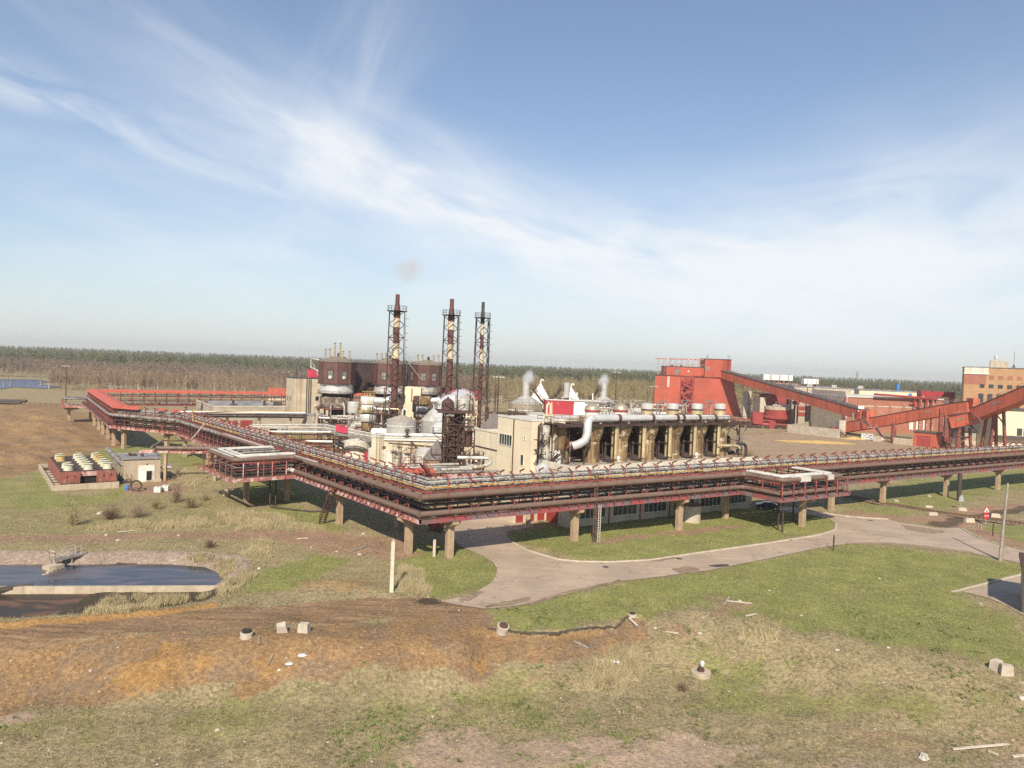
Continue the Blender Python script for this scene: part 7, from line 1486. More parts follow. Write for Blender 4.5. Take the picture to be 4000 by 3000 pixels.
T.part('window', b, 'glass'); b = MB(); b.bar((-7,-1.2,5.2),(30,-1.2,5.0),2.6,.9); T.part('canopy', b, 'dark_roof')
p = G(3625,1705); T = Thing('dark_shed', 'dark open shed bay between the red conveyor legs', 'shed', (p.x+14,p.y-22,0)); T.part('back_wall', boxb(-5,12,0,5,-.2,6.4), 'frame_dark'); T.part('roof', boxb(-5.5,12.5,-3.5,5.3,6.4,6.8), 'dark_roof'); b = MB()
for x in (-4,0,3): b.rock((x,-1.2,.8),1.0,.8,.9,int(x+9))
T.part('stored_machine', b, 'frame_dark'); b = MB()
for x in (-5,4,12): b = MB(); b.bar((x,-3,0),(x,-3,6.4),.4); T.part('post', b, 'dark_rust')
# red machinery beside the silos
p = G(2960,1672); T = Thing('screw_conveyor', 'tangled red screw conveyor machine at the foot of the big silo', 'machine', (p.x,p.y,0)); b = MB(); b.tube([(-14,2,2.2),(4,0,1.8),(15,-1,1.5)],1.0,10); b.bar((-14,3,4),(8,1,3.6),.8,.6); b.box(-3,2,-1,2,2,7.5); b.box(5,8,-1.4,1,0,3.4); b.bar((2,0,6),(12,-1,5.2),.5); T.part('trough', b, 'deep_red'); b = MB()
for k in range(7): b.rock((-12+k*4,-1,.8),1.3,.8,1.1,k+40)
b.bar((8,-1.5,1.8),(20,-1.2,1.6),.8); b.bar((17,-1.2,-.2),(17,-1.2,3),.3); T.part('drive', b, 'dark_rust')
b = MB(); n = 26; c = G(3195,1728); rr = random.Random(4); ring_ = [(math.cos(2*math.pi*k/n)*(17*(.8+.3*rr.random())), math.sin(2*math.pi*k/n)*(6*(.8+.3*rr.random())), 0) for k in range(n)]; b.add(ring_+[(0,0,.75)], [(k,(k+1)%n,n) for k in range(n)]); solo('sawdust_pile', b, 'chips', 'flat spread of bright yellow sawdust on the yard', 'sawdust pile', (c.x,c.y,.02))
b = MB(); c = G(3335,1716); b.add([(x*.35,y*.35,z) for x,y,z in ring_]+[(0,0,1.0)], [(k,(k+1)%n,n) for k in range(n)]); solo('sawdust_pile', b, 'chips', 'small yellow sawdust heap below the conveyor near the mural panel', 'sawdust pile', (c.x,c.y,.02))
for k in range(7):
    u = 3010+k*150 if k < 3 else 3760+(k-3)*70; c = G(3380+k*28, 1815-k) if k < 3 else G(3770+(k-3)*52, 1778+k); b = MB(); b.box(-1.9,1.9,-1.3,1.3,0,.35); b.box(-1.7,1.7,-1.1,1.1,.35,1.5); solo('yellow_bundle', b, 'yellow_fan', 'yellow wrapped bundle on the ground seen through the right pipe bridge', 'bundle', (c.x,c.y,0), R(20), 'yellow wrapped bundles behind the bridge')
b = MB()
for k in range(22): x = rr.random()*15; b.rock((x,rr.random()*3,.3),.5+.6*rr.random(),.5+.4*rr.random(),.5+.4*rr.random(),k+60)
c = G(2862,1800); solo('rubble', b, 'pale_stone', 'pale rubble heaped beside the right end of the flared columns', None, (c.x,c.y,0), R(-8), None, 'stuff')
# ------------------------------------------------------------------ pipework and steel that fills the plant between the tanks
def maze(name, lbl, u, v, Y, w, h, d, seed, mts, n=16, z0=0.0):
    rg = random.Random(seed); p = AT(u, v, Y); T = Thing(name, lbl, 'pipework', (p.x, p.y, 0)); b = MB(); xsx = [-w/2+w*k/4 for k in range(5)]
    for x in xsx:
        for y in (0, d): b.bar((x,y,-.2),(x,y,h),.22)
    zz = z0+2.4
    while zz < h:
        for y in (0, d): b.bar((-w/2,y,zz),(w/2,y,zz),.2,.26)
        for x in xsx: b.bar((x,0,zz),(x,d,zz),.16)
        k = rg.randrange(4); b.bar((xsx[k],0,zz),(xsx[k+1],0,min(h,zz+2.8)),.12)
        b.rail([(-w/2,-.1,zz+.1),(w/2,-.1,zz+.1)],1.05,1.4,.06); zz += 2.9
    T.part('steel_frame', b, mts[0])
    for i in range(n):
        b = MB(); x = -w/2+w*rg.random(); z = z0+.8+(h-z0-1)*rg.random(); L_ = w*(.25+.4*rg.random())*rg.choice((-1,1)); x2 = max(-w/2-.5, min(w/2+.5, x+L_)); y = d*rg.random()-.3; r = .1+.2*rg.random()
        b.tube([(x,y,max(.1,z-2.5*rg.random())),(x,y,z),(x2,y,z),(x2,y,max(.2,z+rg.choice((-1,1))*2*rg.random()))],r,8,True,r*3); T.part('pipe', b, rg.choice(mts[1:]))
    for i in range(3):
        b = MB(); x = -w/2+w*(i+.3+.4*rg.random())/3; z = z0+(h-z0)*.55*rg.random(); r = .5+.5*rg.random(); b.lathe((x,d*.4,z),[(r*.4,0),(r,.4),(r,1.6+rg.random()),(r*.4,2.2+rg.random())],16); T.part('vessel', b, rg.choice(('aluminium_worn','white_clad','rusty_clad','grey_tank')))
    return T
PM_ = ('dark_rust','pale_pipe','white_clad','rust_steel','grey_pipe','brass_pale')
maze('pipe_maze', 'rusty frame crowded with pipes between the white scrubber and the tallest chimney', 1494, 1690, 196, 7, 13, 3, 1, PM_, 20)
maze('pipe_maze', 'rusty frame and pale pipes between the grey tank and the steaming tank', 1636, 1690, 199, 5, 9, 3, 2, PM_, 12)
maze('pipe_maze', 'low tangle of pipes and small vessels under the furnace with the shiny drum', 1335, 1700, 226, 15, 8, 4, 3, PM_, 22)
maze('pipe_maze', 'pipes and steel crowded right of the steaming tank behind the rusty tower', 1800, 1690, 186, 7, 13, 3, 4, PM_, 18)
maze('pipe_maze', 'tangle of pipes beside the beige side block left of its wall', 1850, 1800, 137, 3.5, 9, 2, 5, PM_, 12)
maze('pipe_maze', 'dark pipework stretched behind the beige corner block below the vented tanks', 2120, 1640, 172, 26, 15.5, 4, 6, ('dark_rust','dark_pipe','pale_pipe','rust_steel','grey_pipe'), 34, 6)
maze('pipe_maze', 'pipework with pale pipes on the rear roof behind the white capped columns', 2480, 1660, 178, 24, 17.5, 4, 7, ('rust_steel','pale_pipe','stack_cream','dark_pipe','white_clad'), 30, 8)
maze('pipe_maze', 'grey pipes and steel around the foot of the banded white tank', 1345, 1745, 200, 6, 5, 2.5, 8, PM_, 12)
x = X_(1497, 192); T = Thing('guyed_mast', 'thin dark mast standing left of the tallest chimney', 'mast', (x,192,0)); b = MB(); b.bar((0,0,-.2),(0,0,18.5),.22); b.bar((-.5,0,18.3),(.5,0,18.3),.16); b.lathe((0,0,11),[(.1,0),(.35,.3),(.1,.6)],8); T.part('pole', b, 'dark_rust')
p = AT(1488, 1690, 183); b = MB(); b.tube([(-2.6,0,0),(-2.2,0,0),(2.2,0,0),(2.6,0,0)],[.4,1.1,1.1,.4],18); b2 = MB()
T = Thing('horizontal_tank', 'whitish horizontal tank lying left of the big grey metal tank', 'tank', (p.x,p.y,p.z)); T.part('shell', b, 'white_clad')
for xx in (-1.4,1.4): b2.box(xx-.2,xx+.2,-.8,.8,-p.z,-.6)
T.part('saddle', b2, 'concrete')
# dirt and tar on the road, clods on the chip bank
def patch(pts, mt, lb, z=.026, seed=1):
    rg = random.Random(seed); P = [G(u, v) for u, v in pts]; out = []
    for a, c in zip(P, P[1:]+P[:1]):
        for k in range(5): q = a.lerp(c, k/5); out.append((q.x+rg.uniform(-.22,.22), q.y+rg.uniform(-.22,.22)))
    flat('road_patch', ccw(out), z, mt, lb)
patch([(1900,2374),(1880,2366),(1960,2352),(2080,2330),(2060,2350),(1960,2371)], 'dirt', 'trodden earth on the end of the asphalt', .026, 1)
patch([(2620,2222),(2680,2212),(2740,2222),(2720,2240),(2650,2242)], 'dirt', 'pale earth crossing the road near the dark hole', .026, 2)
patch([(1800,2334),(1870,2308),(1890,2312),(1830,2350),(1790,2352)], 'dirt', 'earth washed over the road edge by the lawn corner', .026, 3)
patch([(3520,2048),(3640,2066),(3700,2078),(3640,2086),(3540,2070)], 'dirt', 'earth carried onto the road from the crossing', .026, 4)
patch([(2500,2190),(2560,2186),(2640,2176),(2660,2180),(2580,2194)], 'dirt', 'thin earth strip along the island kerb', .026, 5)
patch([(2060,2356),(2240,2305),(2420,2266),(2430,2271),(2250,2316),(2070,2364)], 'dirt', 'dusty verge along the lower road edge', .026, 6)
patch([(3300,2120),(3450,2118),(3600,2130),(3800,2156),(3800,2164),(3600,2140),(3450,2125),(3310,2128)], 'dirt', 'dusty verge along the turf edge at the junction', .026, 7)
rg = random.Random(12); b = MB()
for k in range(2600):
    yy = rg.uniform(54, 73); p = Vector((rg.uniform(-.74*yy, 4), yy, 0)); p.z = ZG(p.x, p.y)
    j = int(np.clip(np.searchsorted(ys, p.y)-1, 0, ny-2)); i = int(np.clip(np.searchsorted(xs, p.x)-1, 0, nx-2))
    if A['soil'][j, i]+A['chips'][j, i] < .5 or A['track'][j, i] > .5: continue
    s = .04+.13*rg.random()**3; o_ = len(b.v); n = 5
    for rr2, zz in ((1, 0), (.7, .8)):
        for q in range(n): a = 6.283*q/n+k; f = .7+.5*rg.random(); b.v.append((p.x+s*rr2*f*math.cos(a)*1.3, p.y+s*rr2*f*math.sin(a), p.z+s*zz*f-.02))
    for q in range(n): b.f.append((o_+q, o_+(q+1)%n, o_+n+(q+1)%n, o_+n+q)); b.sm.append(False)
    b.f.append(tuple(o_+n+q for q in range(n))); b.sm.append(False)
solo('clods', b, 'clod', 'small brown clods of earth and bark strewn over the chip bank', None, kind='stuff')
b = MB()
for k in range(420):
    yy = rg.uniform(46, 74); p = Vector((rg.uniform(-.72*yy, .72*yy), yy, 0)); p.z = ZG(p.x, p.y)
    if hz(p.x, p.y) > -.3: continue
    s = .03+.07*rg.random()**2.5; b.rock((p.x, p.y, p.z+s*.2), s*1.2, s, s*.7, k, 5)
solo('pebbles', b, 'pale_stone', 'pale pebbles and crumbs scattered over the near slopes', None, kind='stuff')
# ------------------------------------------------------------------ things along the road and in the grass
p = ON(1530, 2322); T = Thing('concrete_post', 'tall square pale concrete post standing alone in dry grass by the track', 'post', tuple(p)); b = MB(); b.bar((0,0,-.4),(0,0,5.6),.48,.42); T.part('shaft', b, 'post_pale'); b = MB(); b.bar((0,0,5.6),(0,0,5.85),.36,.32); T.part('cap', b, 'concrete')
p = ON(3255, 2150); b = MB(); b.tube([(0,0,-.3),(.02,0,2.2)],.11,10); solo('marker_post', b, 'dark_rust', 'short thin rusty post at the edge of the grass beside the road', 'post', tuple(p))
p = ON(3905, 2190); T = Thing('utility_pole', 'tall grey wooden pole with a short brace post beside the road', 'pole', tuple(p)); b = MB(); b.tube([(0,0,-.4),(.55,0,11.4)],[.22,.14],12); T.part('shaft', b, 'grey_wood'); b = MB(); b.tube([(.28,-.1,-.3),(.30,-.1,3.9)],.13,10); T.part('brace', b, 'wood')
p = ON(2318, 2122); T = Thing('lattice_post', 'rusty double channel lattice post holding cables through the pipe bridge', 'post', tuple(p)); b = MB(); b.bar((-.1,0,-.3),(-.1,0,9.9),.1,.22); b.bar((.28,0,-.3),(.28,0,9.9),.1,.22)
for k in range(9): b.bar((-.1,0,.6+k*1.05),(.28,0,.6+k*1.05),.06,.25)
T.part('channel', b, 'rust_steel'); b = MB(); b.ladder((.75,.0,-.1),(.75,.0,5.6),.32,(1,0,0),.32,.09); T.part('cable_ladder', b, 'light_steel')
p = ON(1612, 2178); b = MB(); q = ON(1722,2180); solo('drain_stub', (lambda b: (b.bar((0,0,-.2),(0,0,2.3),.4,.35), b)[1])(MB()), 'pale_concrete', 'short pale concrete stub against the front right bridge pillar', 'stub', (q.x-.9,q.y+.1,q.z))
p = ON(1705, 2075); T = Thing('scrap_skip', 'rusty red tipping skip in the shade under the bridge corner', 'skip', tuple(p), R(-25)); b = MB(); b.add([(-.9,-.7,.5),(.9,-.7,.5),(.9,.7,.5),(-.9,.7,.5),(-1.4,-.9,1.7),(1.5,-.9,1.7),(1.5,.9,1.7),(-1.4,.9,1.7)],[(3,2,1,0),(0,1,5,4),(1,2,6,5),(2,3,7,6),(3,0,4,7),(4,5,6,7)]); T.part('tub', b, 'red_steel'); b = MB(); b.bar((-1,-.5,.3),(1,-.5,.3),.12); b.bar((-1,.5,.3),(1,.5,.3),.12)
for x in (-.7,.7): b.bar((x,-.5,0),(x,-.5,.5),.14); b.bar((x,.5,0),(x,.5,.5),.14)
T.part('chassis', b, 'dark_rust')
p = ON(2697, 2045); T = Thing('buried_tank', 'low round grey tank in the grass under the bridge before the ground floor windows', 'tank', (p.x+.3,p.y+1.6,0)); b = MB(); b.lathe((0,0,-.3),[(1.75,0),(1.75,3.2)],28); T.part('shell', b, 'pale_concrete'); b = MB(); b.lathe((0,0,2.9),[(1.8,0),(1.8,.18)],28); T.part('rim', b, 'rust_steel')
# car under the loop
def make_car():
    p = ON(3012, 1992); T = Thing('parked_car', 'dark blue car half hidden under the pipe loop', 'car', (p.x-.6,p.y+.4,p.z+.02), R(-12)); W_ = .88
    prof = [(-2.1,.35),(-2.15,.75),(-1.95,1.0),(-1.2,1.06),(-.55,1.44),(.75,1.47),(1.55,1.08),(2.0,1.0),(2.12,.6),(2.05,.32)]
    b = MB(); n = len(prof)
    for y0, y1, sc in ((-W_,W_,1),):
        vs = [(x,-W_*(1 if z < 1.1 else .8),z) for x,z in prof]+[(x,W_*(1 if z < 1.1 else .8),z) for x,z in prof]
        b.add(vs,[tuple(range(n)),tuple(range(n,2*n))[::-1]]+[((i+1)%n,i,n+i,n+(i+1)%n) for i in range(n)])
    T.part('body', b, 'car_paint'); b = MB()
    for s in (-1,1): b.slab([(-1.0,s*.86,1.08),(-.5,s*.735,1.38),(.7,s*.735,1.4),(1.3,s*.86,1.1)],(0,s*.02,0))
    b.slab([(-1.19,-.66,1.085),(-.58,-.6,1.42),(-.58,.6,1.42),(-1.19,.66,1.085)],(-.02,0,.02)); b.slab([(.8,-.6,1.44),(1.5,-.66,1.11),(1.5,.66,1.11),(.8,.6,1.44)],(.02,0,.02)); T.part('window', b, 'glass')
    for x in (-1.3,1.3):
        for s in (-1,1):
            b = MB(); b.tube([(x,s*.72,.31),(x,s*.92,.31)],.31,16); w = T.part('wheel', b, 'rubber'); b = MB(); b.tube([(x,s*.9,.31),(x,s*.935,.31)],.19,12); T.part('rim', b, 'chrome', w)
    for s in (-1,1):
        b = MB(); b.box(2.03,2.13,s*.62-.18,s*.62+.18,.66,.8); T.part('headlight', b, 'frame_white'); b = MB(); b.box(-2.17,-2.08,s*.66-.14,s*.66+.14,.72,.9); T.part('tail_light', b, 'sign_red')
    b = MB(); b.box(2.06,2.16,-.8,.8,.34,.5); b.box(-2.18,-2.08,-.8,.8,.36,.52); T.part('bumper', b, 'rubber')
make_car()
# road signs at the rail crossing
p = ON(3851, 2047); T = Thing('rail_crossing_sign', 'red bordered warning triangle with a locomotive above a round red STOP sign', 'road sign', tuple(p), R(6)); b = MB(); b.tube([(0,.04,-.2),(0,.04,3.1)],.05,8); T.part('pole', b, 'light_steel')
b = MB(); s = .62; zc = 2.62
def tri(k): return [(-s*k,-.02*0-.0,zc-.36*k),(s*k,0,zc-.36*k),(0,0,zc+.72*k)]
b.slab([(x,y-.03,z) for x,y,z in tri(1.12)],(0,.04,0)); o = T.part('triangle', b, 'sign_red'); b = MB(); b.slab([(x,y-.045,z) for x,y,z in tri(.80)],(0,.014,0)); T.part('triangle_face', b, 'sign_white', o); b = MB()
b.box(-.26,.22,-.056,-.044,2.46,2.60); b.box(.06,.2,-.056,-.044,2.6,2.74); b.box(-.2,-.13,-.056,-.044,2.6,2.72)
for x in (-.18,-.02,.14): b.lathe((0,0,0),[(.055,-.006),(.055,.006)],10); b.v[-20:] = [(x+v[0],-.05+v[2],2.43+v[1]) for v in b.v[-20:]]
T.part('locomotive_symbol', b, 'sign_black', o)
b = MB(); b.lathe((0,0,0),[(.52,-.015),(.52,.015)],28); b.v = [(x,-.03+z,1.62+y) for x,y,z in b.v]; o = T.part('stop_disc', b, 'sign_red')
fc = bpy.data.curves.new('stop_text','FONT'); fc.body = 'STOP'; fc.size = .36; fc.align_x = 'CENTER'; fc.align_y = 'CENTER'; fc.extrude = .004; tmp = bpy.data.objects.new('tmp_text', fc); C.objects.link(tmp)
dg = bpy.context.evaluated_depsgraph_get(); me = bpy.data.meshes.new_from_object(tmp.evaluated_get(dg)); bpy.data.objects.remove(tmp); me.materials.clear(); me.materials.append(MAT['sign_white']); me.transform(Matrix.Translation((0,-.055,1.62)) @ Matrix.Rotation(R(90),4,'X')); me.name = 'stop_lettering'; link('lettering', me, o)
p = ON(3753, 1988); T = Thing('road_sign', 'grey back of a diamond shaped road sign beside the rail crossing', 'road sign', tuple(p)); b = MB(); b.tube([(0,0,-.2),(0,0,2.9)],.05,8); T.part('pole', b, 'light_steel'); b = MB(); b.slab([(-.5,-.06,1.6),(.5,-.06,1.6),(.42,-.06,2.5),(0,-.06,3.0),(-.42,-.06,2.5)],(0,.03,0)); T.part('plate', b, 'sign_back')
# rails
def rail_line(pts, lb):
    P = [ON(u, v) for u, v in pts]; T = Thing('railway_track', lb, 'railway', tuple(P[0])); b = MB(); sl = MB(); bl = MB(); o = P[0]
    for a, c in zip(P, P[1:]):
        a, c = a-o, c-o; a.z = c.z = 0; d = (c-a).normalized(); n = Vector((-d.y,d.x,0)); bl.bar(a+Vector((0,0,.05)), c+Vector((0,0,.05)), 3.0, .14)
        for k in (-.76,.76): b.bar(a+n*k+Vector((0,0,.26)), c+n*k+Vector((0,0,.26)), .14, .16)
        m = int((c-a).length/.7)
        for i in range(m): q = a.lerp(c, i/m)+Vector((0,0,.14)); sl.bar(q-n*1.25, q+n*1.25, .24, .1)
    T.part('ballast', bl, 'ballast'); T.part('sleepers', sl, 'wood'); T.part('rail', b, 'rail_rust')
rail_line([(3300,1938),(3440,1968),(3620,1998),(3780,2022),(4010,2052),(4150,2070)], 'rusty railway track crossing the road near the stop sign')
# concrete blocks
def block(u, v, w, d, h, rz, lb, mt='pale_concrete'):
    p = ON(u, v); b = MB(); t = .82; vs = [(-w/2,-d/2,-.1),(w/2,-d/2,-.1),(w/2,d/2,-.1),(-w/2,d/2,-.1),(-w/2*t,-d/2*t,h),(w/2*t,-d/2*t,h),(w/2*t,d/2*t,h),(-w/2*t,d/2*t,h)]
    b.add(vs,[(3,2,1,0),(4,5,6,7),(0,1,5,4),(1,2,6,5),(2,3,7,6),(3,0,4,7)]); o = solo('concrete_block', b, mt, lb, 'concrete block', tuple(p), rz, 'concrete blocks by the roadside'); return o
o = block(1103,2468,1.0,.8,.85,.3,'pale tilted concrete block on the chip bank near the road, farther from the post','block_pale'); o.rotation_euler = (R(14),R(-10),.3)
block(1187,2470,1.05,.85,.85,-.1,'pale upright concrete block on the chip bank, nearer the tall post','block_pale')
o = block(3892,2612,1.1,.8,.8,.5,'grey concrete block on the slope below the edge building, upper of two'); block(3930,2634,1.05,.8,.85,-.3,'grey concrete block on the slope touching another, lower of two')
block(3642,2012,1.9,.7,.6,.1,'long concrete block at the left verge of the rail crossing'); block(3757,1994,1.9,.7,.6,.1,'concrete block below the grey sign back'); block(3786,2038,1.9,.8,.75,.1,'concrete block left of the stop sign'); block(3888,2018,1.7,.7,.7,-.3,'concrete block right of the stop sign by the dark road'); block(3628,1982,1.6,.6,.35,.1,'half buried concrete block beyond the rails')
for u, v, h in ((3822,2058,.8),(3832,2060,.7),(3878,2092,2.1)):
    p = ON(u, v); b = MB(); b.bar((0,0,-.2),(0,0,h),.14); solo('stake', b, 'rust_steel' if h > 1 else 'grey_wood', {.8:'short pale stake near the low kerb by the stop sign',.7:'short dark stake beside the pale one near the stop sign',2.1:'tall thin rusty stake in the grass right of the stop sign'}[h], 'stake', tuple(p))
# wells and manholes
def well(u, v, r, h, lb, tyre=False, pad=0.0, tilt=0.0):
    p = ON(u, v); T = Thing('manhole_ring', lb, 'manhole', tuple(p)); T.o.rotation_euler = (tilt, tilt*.6, 0)
    if pad: b = MB(); b.lathe((0,0,-.2),[(pad,0),(pad,.42),(pad*.97,.45)],14); T.part('slab', b, 'concrete')
    z = .25 if pad else 0; b = MB(); b.lathe((0,0,z-.3),[(r,0),(r,h+.3),(r*.82,h+.32)],20); T.part('ring', b, 'block_pale' if not pad else 'rust_steel')
    if tyre: 
        b = MB(); n = 18
        for k in range(n): a, c = 2*math.pi*k/n, 2*math.pi*(k+1)/n; b.tube([(r*.55*math.cos(a),r*.55*math.sin(a),z+h+.14),(r*.55*math.cos(c),r*.55*math.sin(c),z+h+.14)],.15,8)
        T.part('tyre', b, 'rubber')
    else: b = MB(); b.lathe((0,0,z+h+.02),[(r*.75,0),(r*.75,.1),(r*.2,.14)],18); T.part('lid', b, 'rust_steel')
    return T
well(963,2492,.58,.42,'pale concrete well ring with a tyre on top, on the chip bank', True); well(1962,2478,.6,.5,'tilted stained well ring with a dark lid at the end of the grass edge', False, 0, R(18)); T = well(2737,2632,.34,.2,'round manhole slab with a raised rusty lid and a white bag behind it', False, .95)
well(2470,2404,.45,.02,'brown manhole lid sunk in the eroded turf edge'); 
p = ON(2742,2612); b = MB(); b.rock((0,0,.55),.22,.2,.34,3); b.bar((0,0,0),(-.02,0,.4),.12); b.rock((-.25,-.1,.1),.25,.2,.14,8); solo('plastic_bag', b, 'plastic_bag', 'crumpled white bag caught on a stick behind the manhole slab', 'bag', tuple(p))
for u, v, lb in ((2366,2216,'small dark drain lid in the road near the kerb bend'),(2653,2184,'small dark drain lid in the road beside the island kerb'),(3400,2034,'small dark drain lid in the road before the rail crossing'),(3086,2110,'dark oval drain lid by the kerb left of the junction')):
    p = ON(u, v); b = MB(); b.lathe((0,0,.0),[(.42,0),(.42,.035)],18); solo('road_manhole', b, 'frame_dark', lb, 'drain lid', (p.x,p.y,.022))
p = G(2812,2210); b = MB(); n = 18; b.add([(1.5*math.cos(2*math.pi*k/n)*(1+.15*math.sin(2*math.pi*k/n*3)),.7*math.sin(2*math.pi*k/n)*(1+.15*math.cos(2*math.pi*k/n*2)),0) for k in range(n)],[tuple(range(n))]); solo('pothole', b, 'frame_dark', 'dark wet hole at the road edge', None, (p.x,p.y,.026), R(20), None, 'structure')
# litter, stones and planks
LIT = [(1180,2566,'plastic_bag','white torn rag on the chip bank',.55),(1130,2600,'plastic_bag','silvery plastic sheet on the lower chip bank',.5),(1090,2624,'white_plastic','small white tub on the lower chip bank',.2),(355,2622,'stone','round grey boulder alone on the brown bank',.3),(2402,2590,'plastic_bag','pale flattened plastic sheet in the straw tuft',.75),(850,2850,'pale_stone','whitish stone in the lower grass at the left',.3),(1690,2800,'pale_stone','small white stone above the sandy patch',.22),(1793,2386,'pale_stone','cream round stone where the asphalt ends',.2),(3470,2535,'pale_stone','bright white stone on the right slope',.25),(3130,2405,'pale_stone','white scrap above the grey debris patch',.25),(3005,2308,'plastic_bag','white litter piece at the top of the debris slope',.25),(2890,2350,'pale_stone','white block piece in the debris on the slope',.35),(2560,2450,'pale_stone','pale stone on the eroded slope',.3),(2735,2475,'pale_stone','pale stone by the weathered plank',.35),(3990,2732,'pale_stone','pale stone at the right edge of the slope',.5),(3610,2968,'pale_stone','flat pale stone in the near right grass',.7),(3830,2360,'pale_stone','small pale stone in the right turf',.3),(3435,2260,'pale_stone','pale stone in the middle of the turf',.25),(3270,2545,'pale_stone','pale stone pair on the right slope',.3),(540,1988,'pale_stone','white rubble piece beside the dark bush',.5),(390,2005,'pale_stone','whitish rubble behind the dark bush',.8),(1012,2218,'white_plastic','small white box above the straw bank',.3),(415,2092,'pale_stone','pale stone on the earth path',.4),(462,2110,'pale_stone','pale stone below the earth path',.4),(700,2098,'stone','tan stone on the earth path near the straw',.4),(1215,2140,'stone','tan stone pair near the bridge pillar',.35),(1315,2155,'stone','tan stone near the bare patch',.35),(1405,2165,'stone','round stone beside the small earth mound',.5),(1420,2085,'stone','brown lump on the bare earth below the steel stair',.5),(3628,1940,'stone','big boulder in the grass behind the bridge pillar',1.0),(3500,1960,'stone','half buried boulder left of the rails',.9)]
for k, (u, v, mt, lb, s) in enumerate(LIT):
    p = ON(u, v); b = MB(); fl = .35 if mt == 'plastic_bag' else .7; s *= .72; b.rock((0,0,s*.1),s*1.1,s*.8,s*fl,k+3); solo('litter' if mt in ('plastic_bag','white_plastic') else 'stone', b, mt, lb, 'litter' if mt in ('plastic_bag','white_plastic') else 'stone', tuple(p), k*.7)
PLK = [(2600,2472,2650,2480,'pale_wood','pale plank lying on the eroded slope'),(2840,2352,2935,2362,'pale_wood','long pale plank in the debris on the slope'),(2830,2365,2850,2335,'grey_wood','grey plank standing in the slope debris'),(2915,2412,2955,2402,'pale_wood','pale plank below the slope debris'),(2240,2515,2300,2540,'grey_wood','grey branch below the grass edge'),(2555,2610,2630,2603,'wood','thin brown branch left of the manhole slab'),(1012,2525,1010,2495,'wood','short brown stick beside the tyre topped ring'),(1045,2612,1065,2570,'wood','long brown stick on the lower chip bank'),(3720,2940,3940,2920,'pale_wood','long pale beam in the near right grass'),(3860,2940,3900,2955,'pale_wood','short pale beam near the long beam'),(3955,2968,4040,2960,'pale_wood','yellowish plank at the bottom right edge'),(1380,2150,1435,2135,'grey_wood','grey plank on the bare earth near the pillar'),(1460,2150,1480,2160,'wood','brown plank beside the small earth mound'),(2455,2430,2490,2448,'pale_stone','pale pipe piece below the turf edge'),(460,2078,520,2072,'pale_wood','pale plank by the bushes'),(1160,2105,1205,2106,'pale_wood','pale board on the bare earth')]
for u0, v0, u1, v1, mt, lb in PLK:
    p, q = ON(u0, v0, .12), ON(u1, v1, .14); b = MB(); b.bar((0,0,0), q-p, .2, .1); solo('plank', b, mt, lb, 'plank', tuple(p))
# footbridge in the pond
p = G(215, 2200, -.6); T = Thing('jetty', 'small grey wooden jetty with railings on a concrete block in the settling pond', 'jetty', (p.x,p.y-.6,-1.0), R(64)); b = MB()
for k in range(6): b.box(k*.55,k*.55+.5,-.55,.55,1.0,1.08)
b.bar((0,-.5,.9),(3.3,-.5,.9),.1,.2); b.bar((0,.5,.9),(3.3,.5,.9),.1,.2); T.part('deck', b, 'grey_wood')
for s in (-.55,.55): b = MB(); b.rail([(0,s,1.05),(3.3,s,1.05)],1.0,1.4,.08); T.part('railing', b, 'pale_wood')
b = MB(); b.rail([(0,-.55,1.05),(-.0,.55,1.05)],1.0,1,.08); T.part('railing', b, 'pale_wood'); b = MB()
for x in (.2,2.2): b.bar((x,-.45,-.6),(x,-.45,1),.14); b.bar((x,.45,-.6),(x,.45,1),.14)
T.part('leg', b, 'grey_wood'); T.part('block', boxb(-1.0,.8,-1.2,.3,-.8,.45), 'concrete'); b = MB()
for k in range(4): b.box(-.9-k*.7,-.35-k*.7,-1.6-k*.3,-1.2-k*.3,-.8,.3-.12*k)
T.part('stepping_block', b, 'concrete')
p, q = ON(0,2372), ON(130,2336); b = MB(); b.bar((-6,-1,.55), (q.x-p.x,q.y-p.y,.75), .3, .4); solo('sunken_beam', b, 'mud', 'dark beam lying half sunk in the black basin', 'beam', (p.x,p.y,-1.35))
# small building at the right edge
p = ON(3996, 2394); T = Thing('edge_building', 'pale barred building corner with a brown eave at the right picture edge', 'building', (p.x,p.y,p.z), R(-33)); h = HZ((p.x,p.y),2232)-p.z
T.part('wall', boxb(0,8,0,9,-1,h), 'pale_concrete'); T.part('corner_post', boxb(-.14,.3,-.14,.3,-1,h), 'frame_dark'); b = MB(); b.box(-.35,8,-.35,9,h,h+.4); T.part('eave', b, 'rust_steel'); b = MB()
for x in (.7,1.4,2.1,2.8): b.bar((x,-.12,.8),(x,-.12,h),.06)
for z in range(1,8): b.bar((.4,-.14,z*.62+.4),(3,-.14,z*.62+.4),.06)
T.part('window_bars', b, 'frame_dark'); b = MB(); b.tube([(1.9,-.3,.5),(3,-.3,.5),(3,-.3,3)],.12,8); T.part('pipe', b, 'dark_pipe')
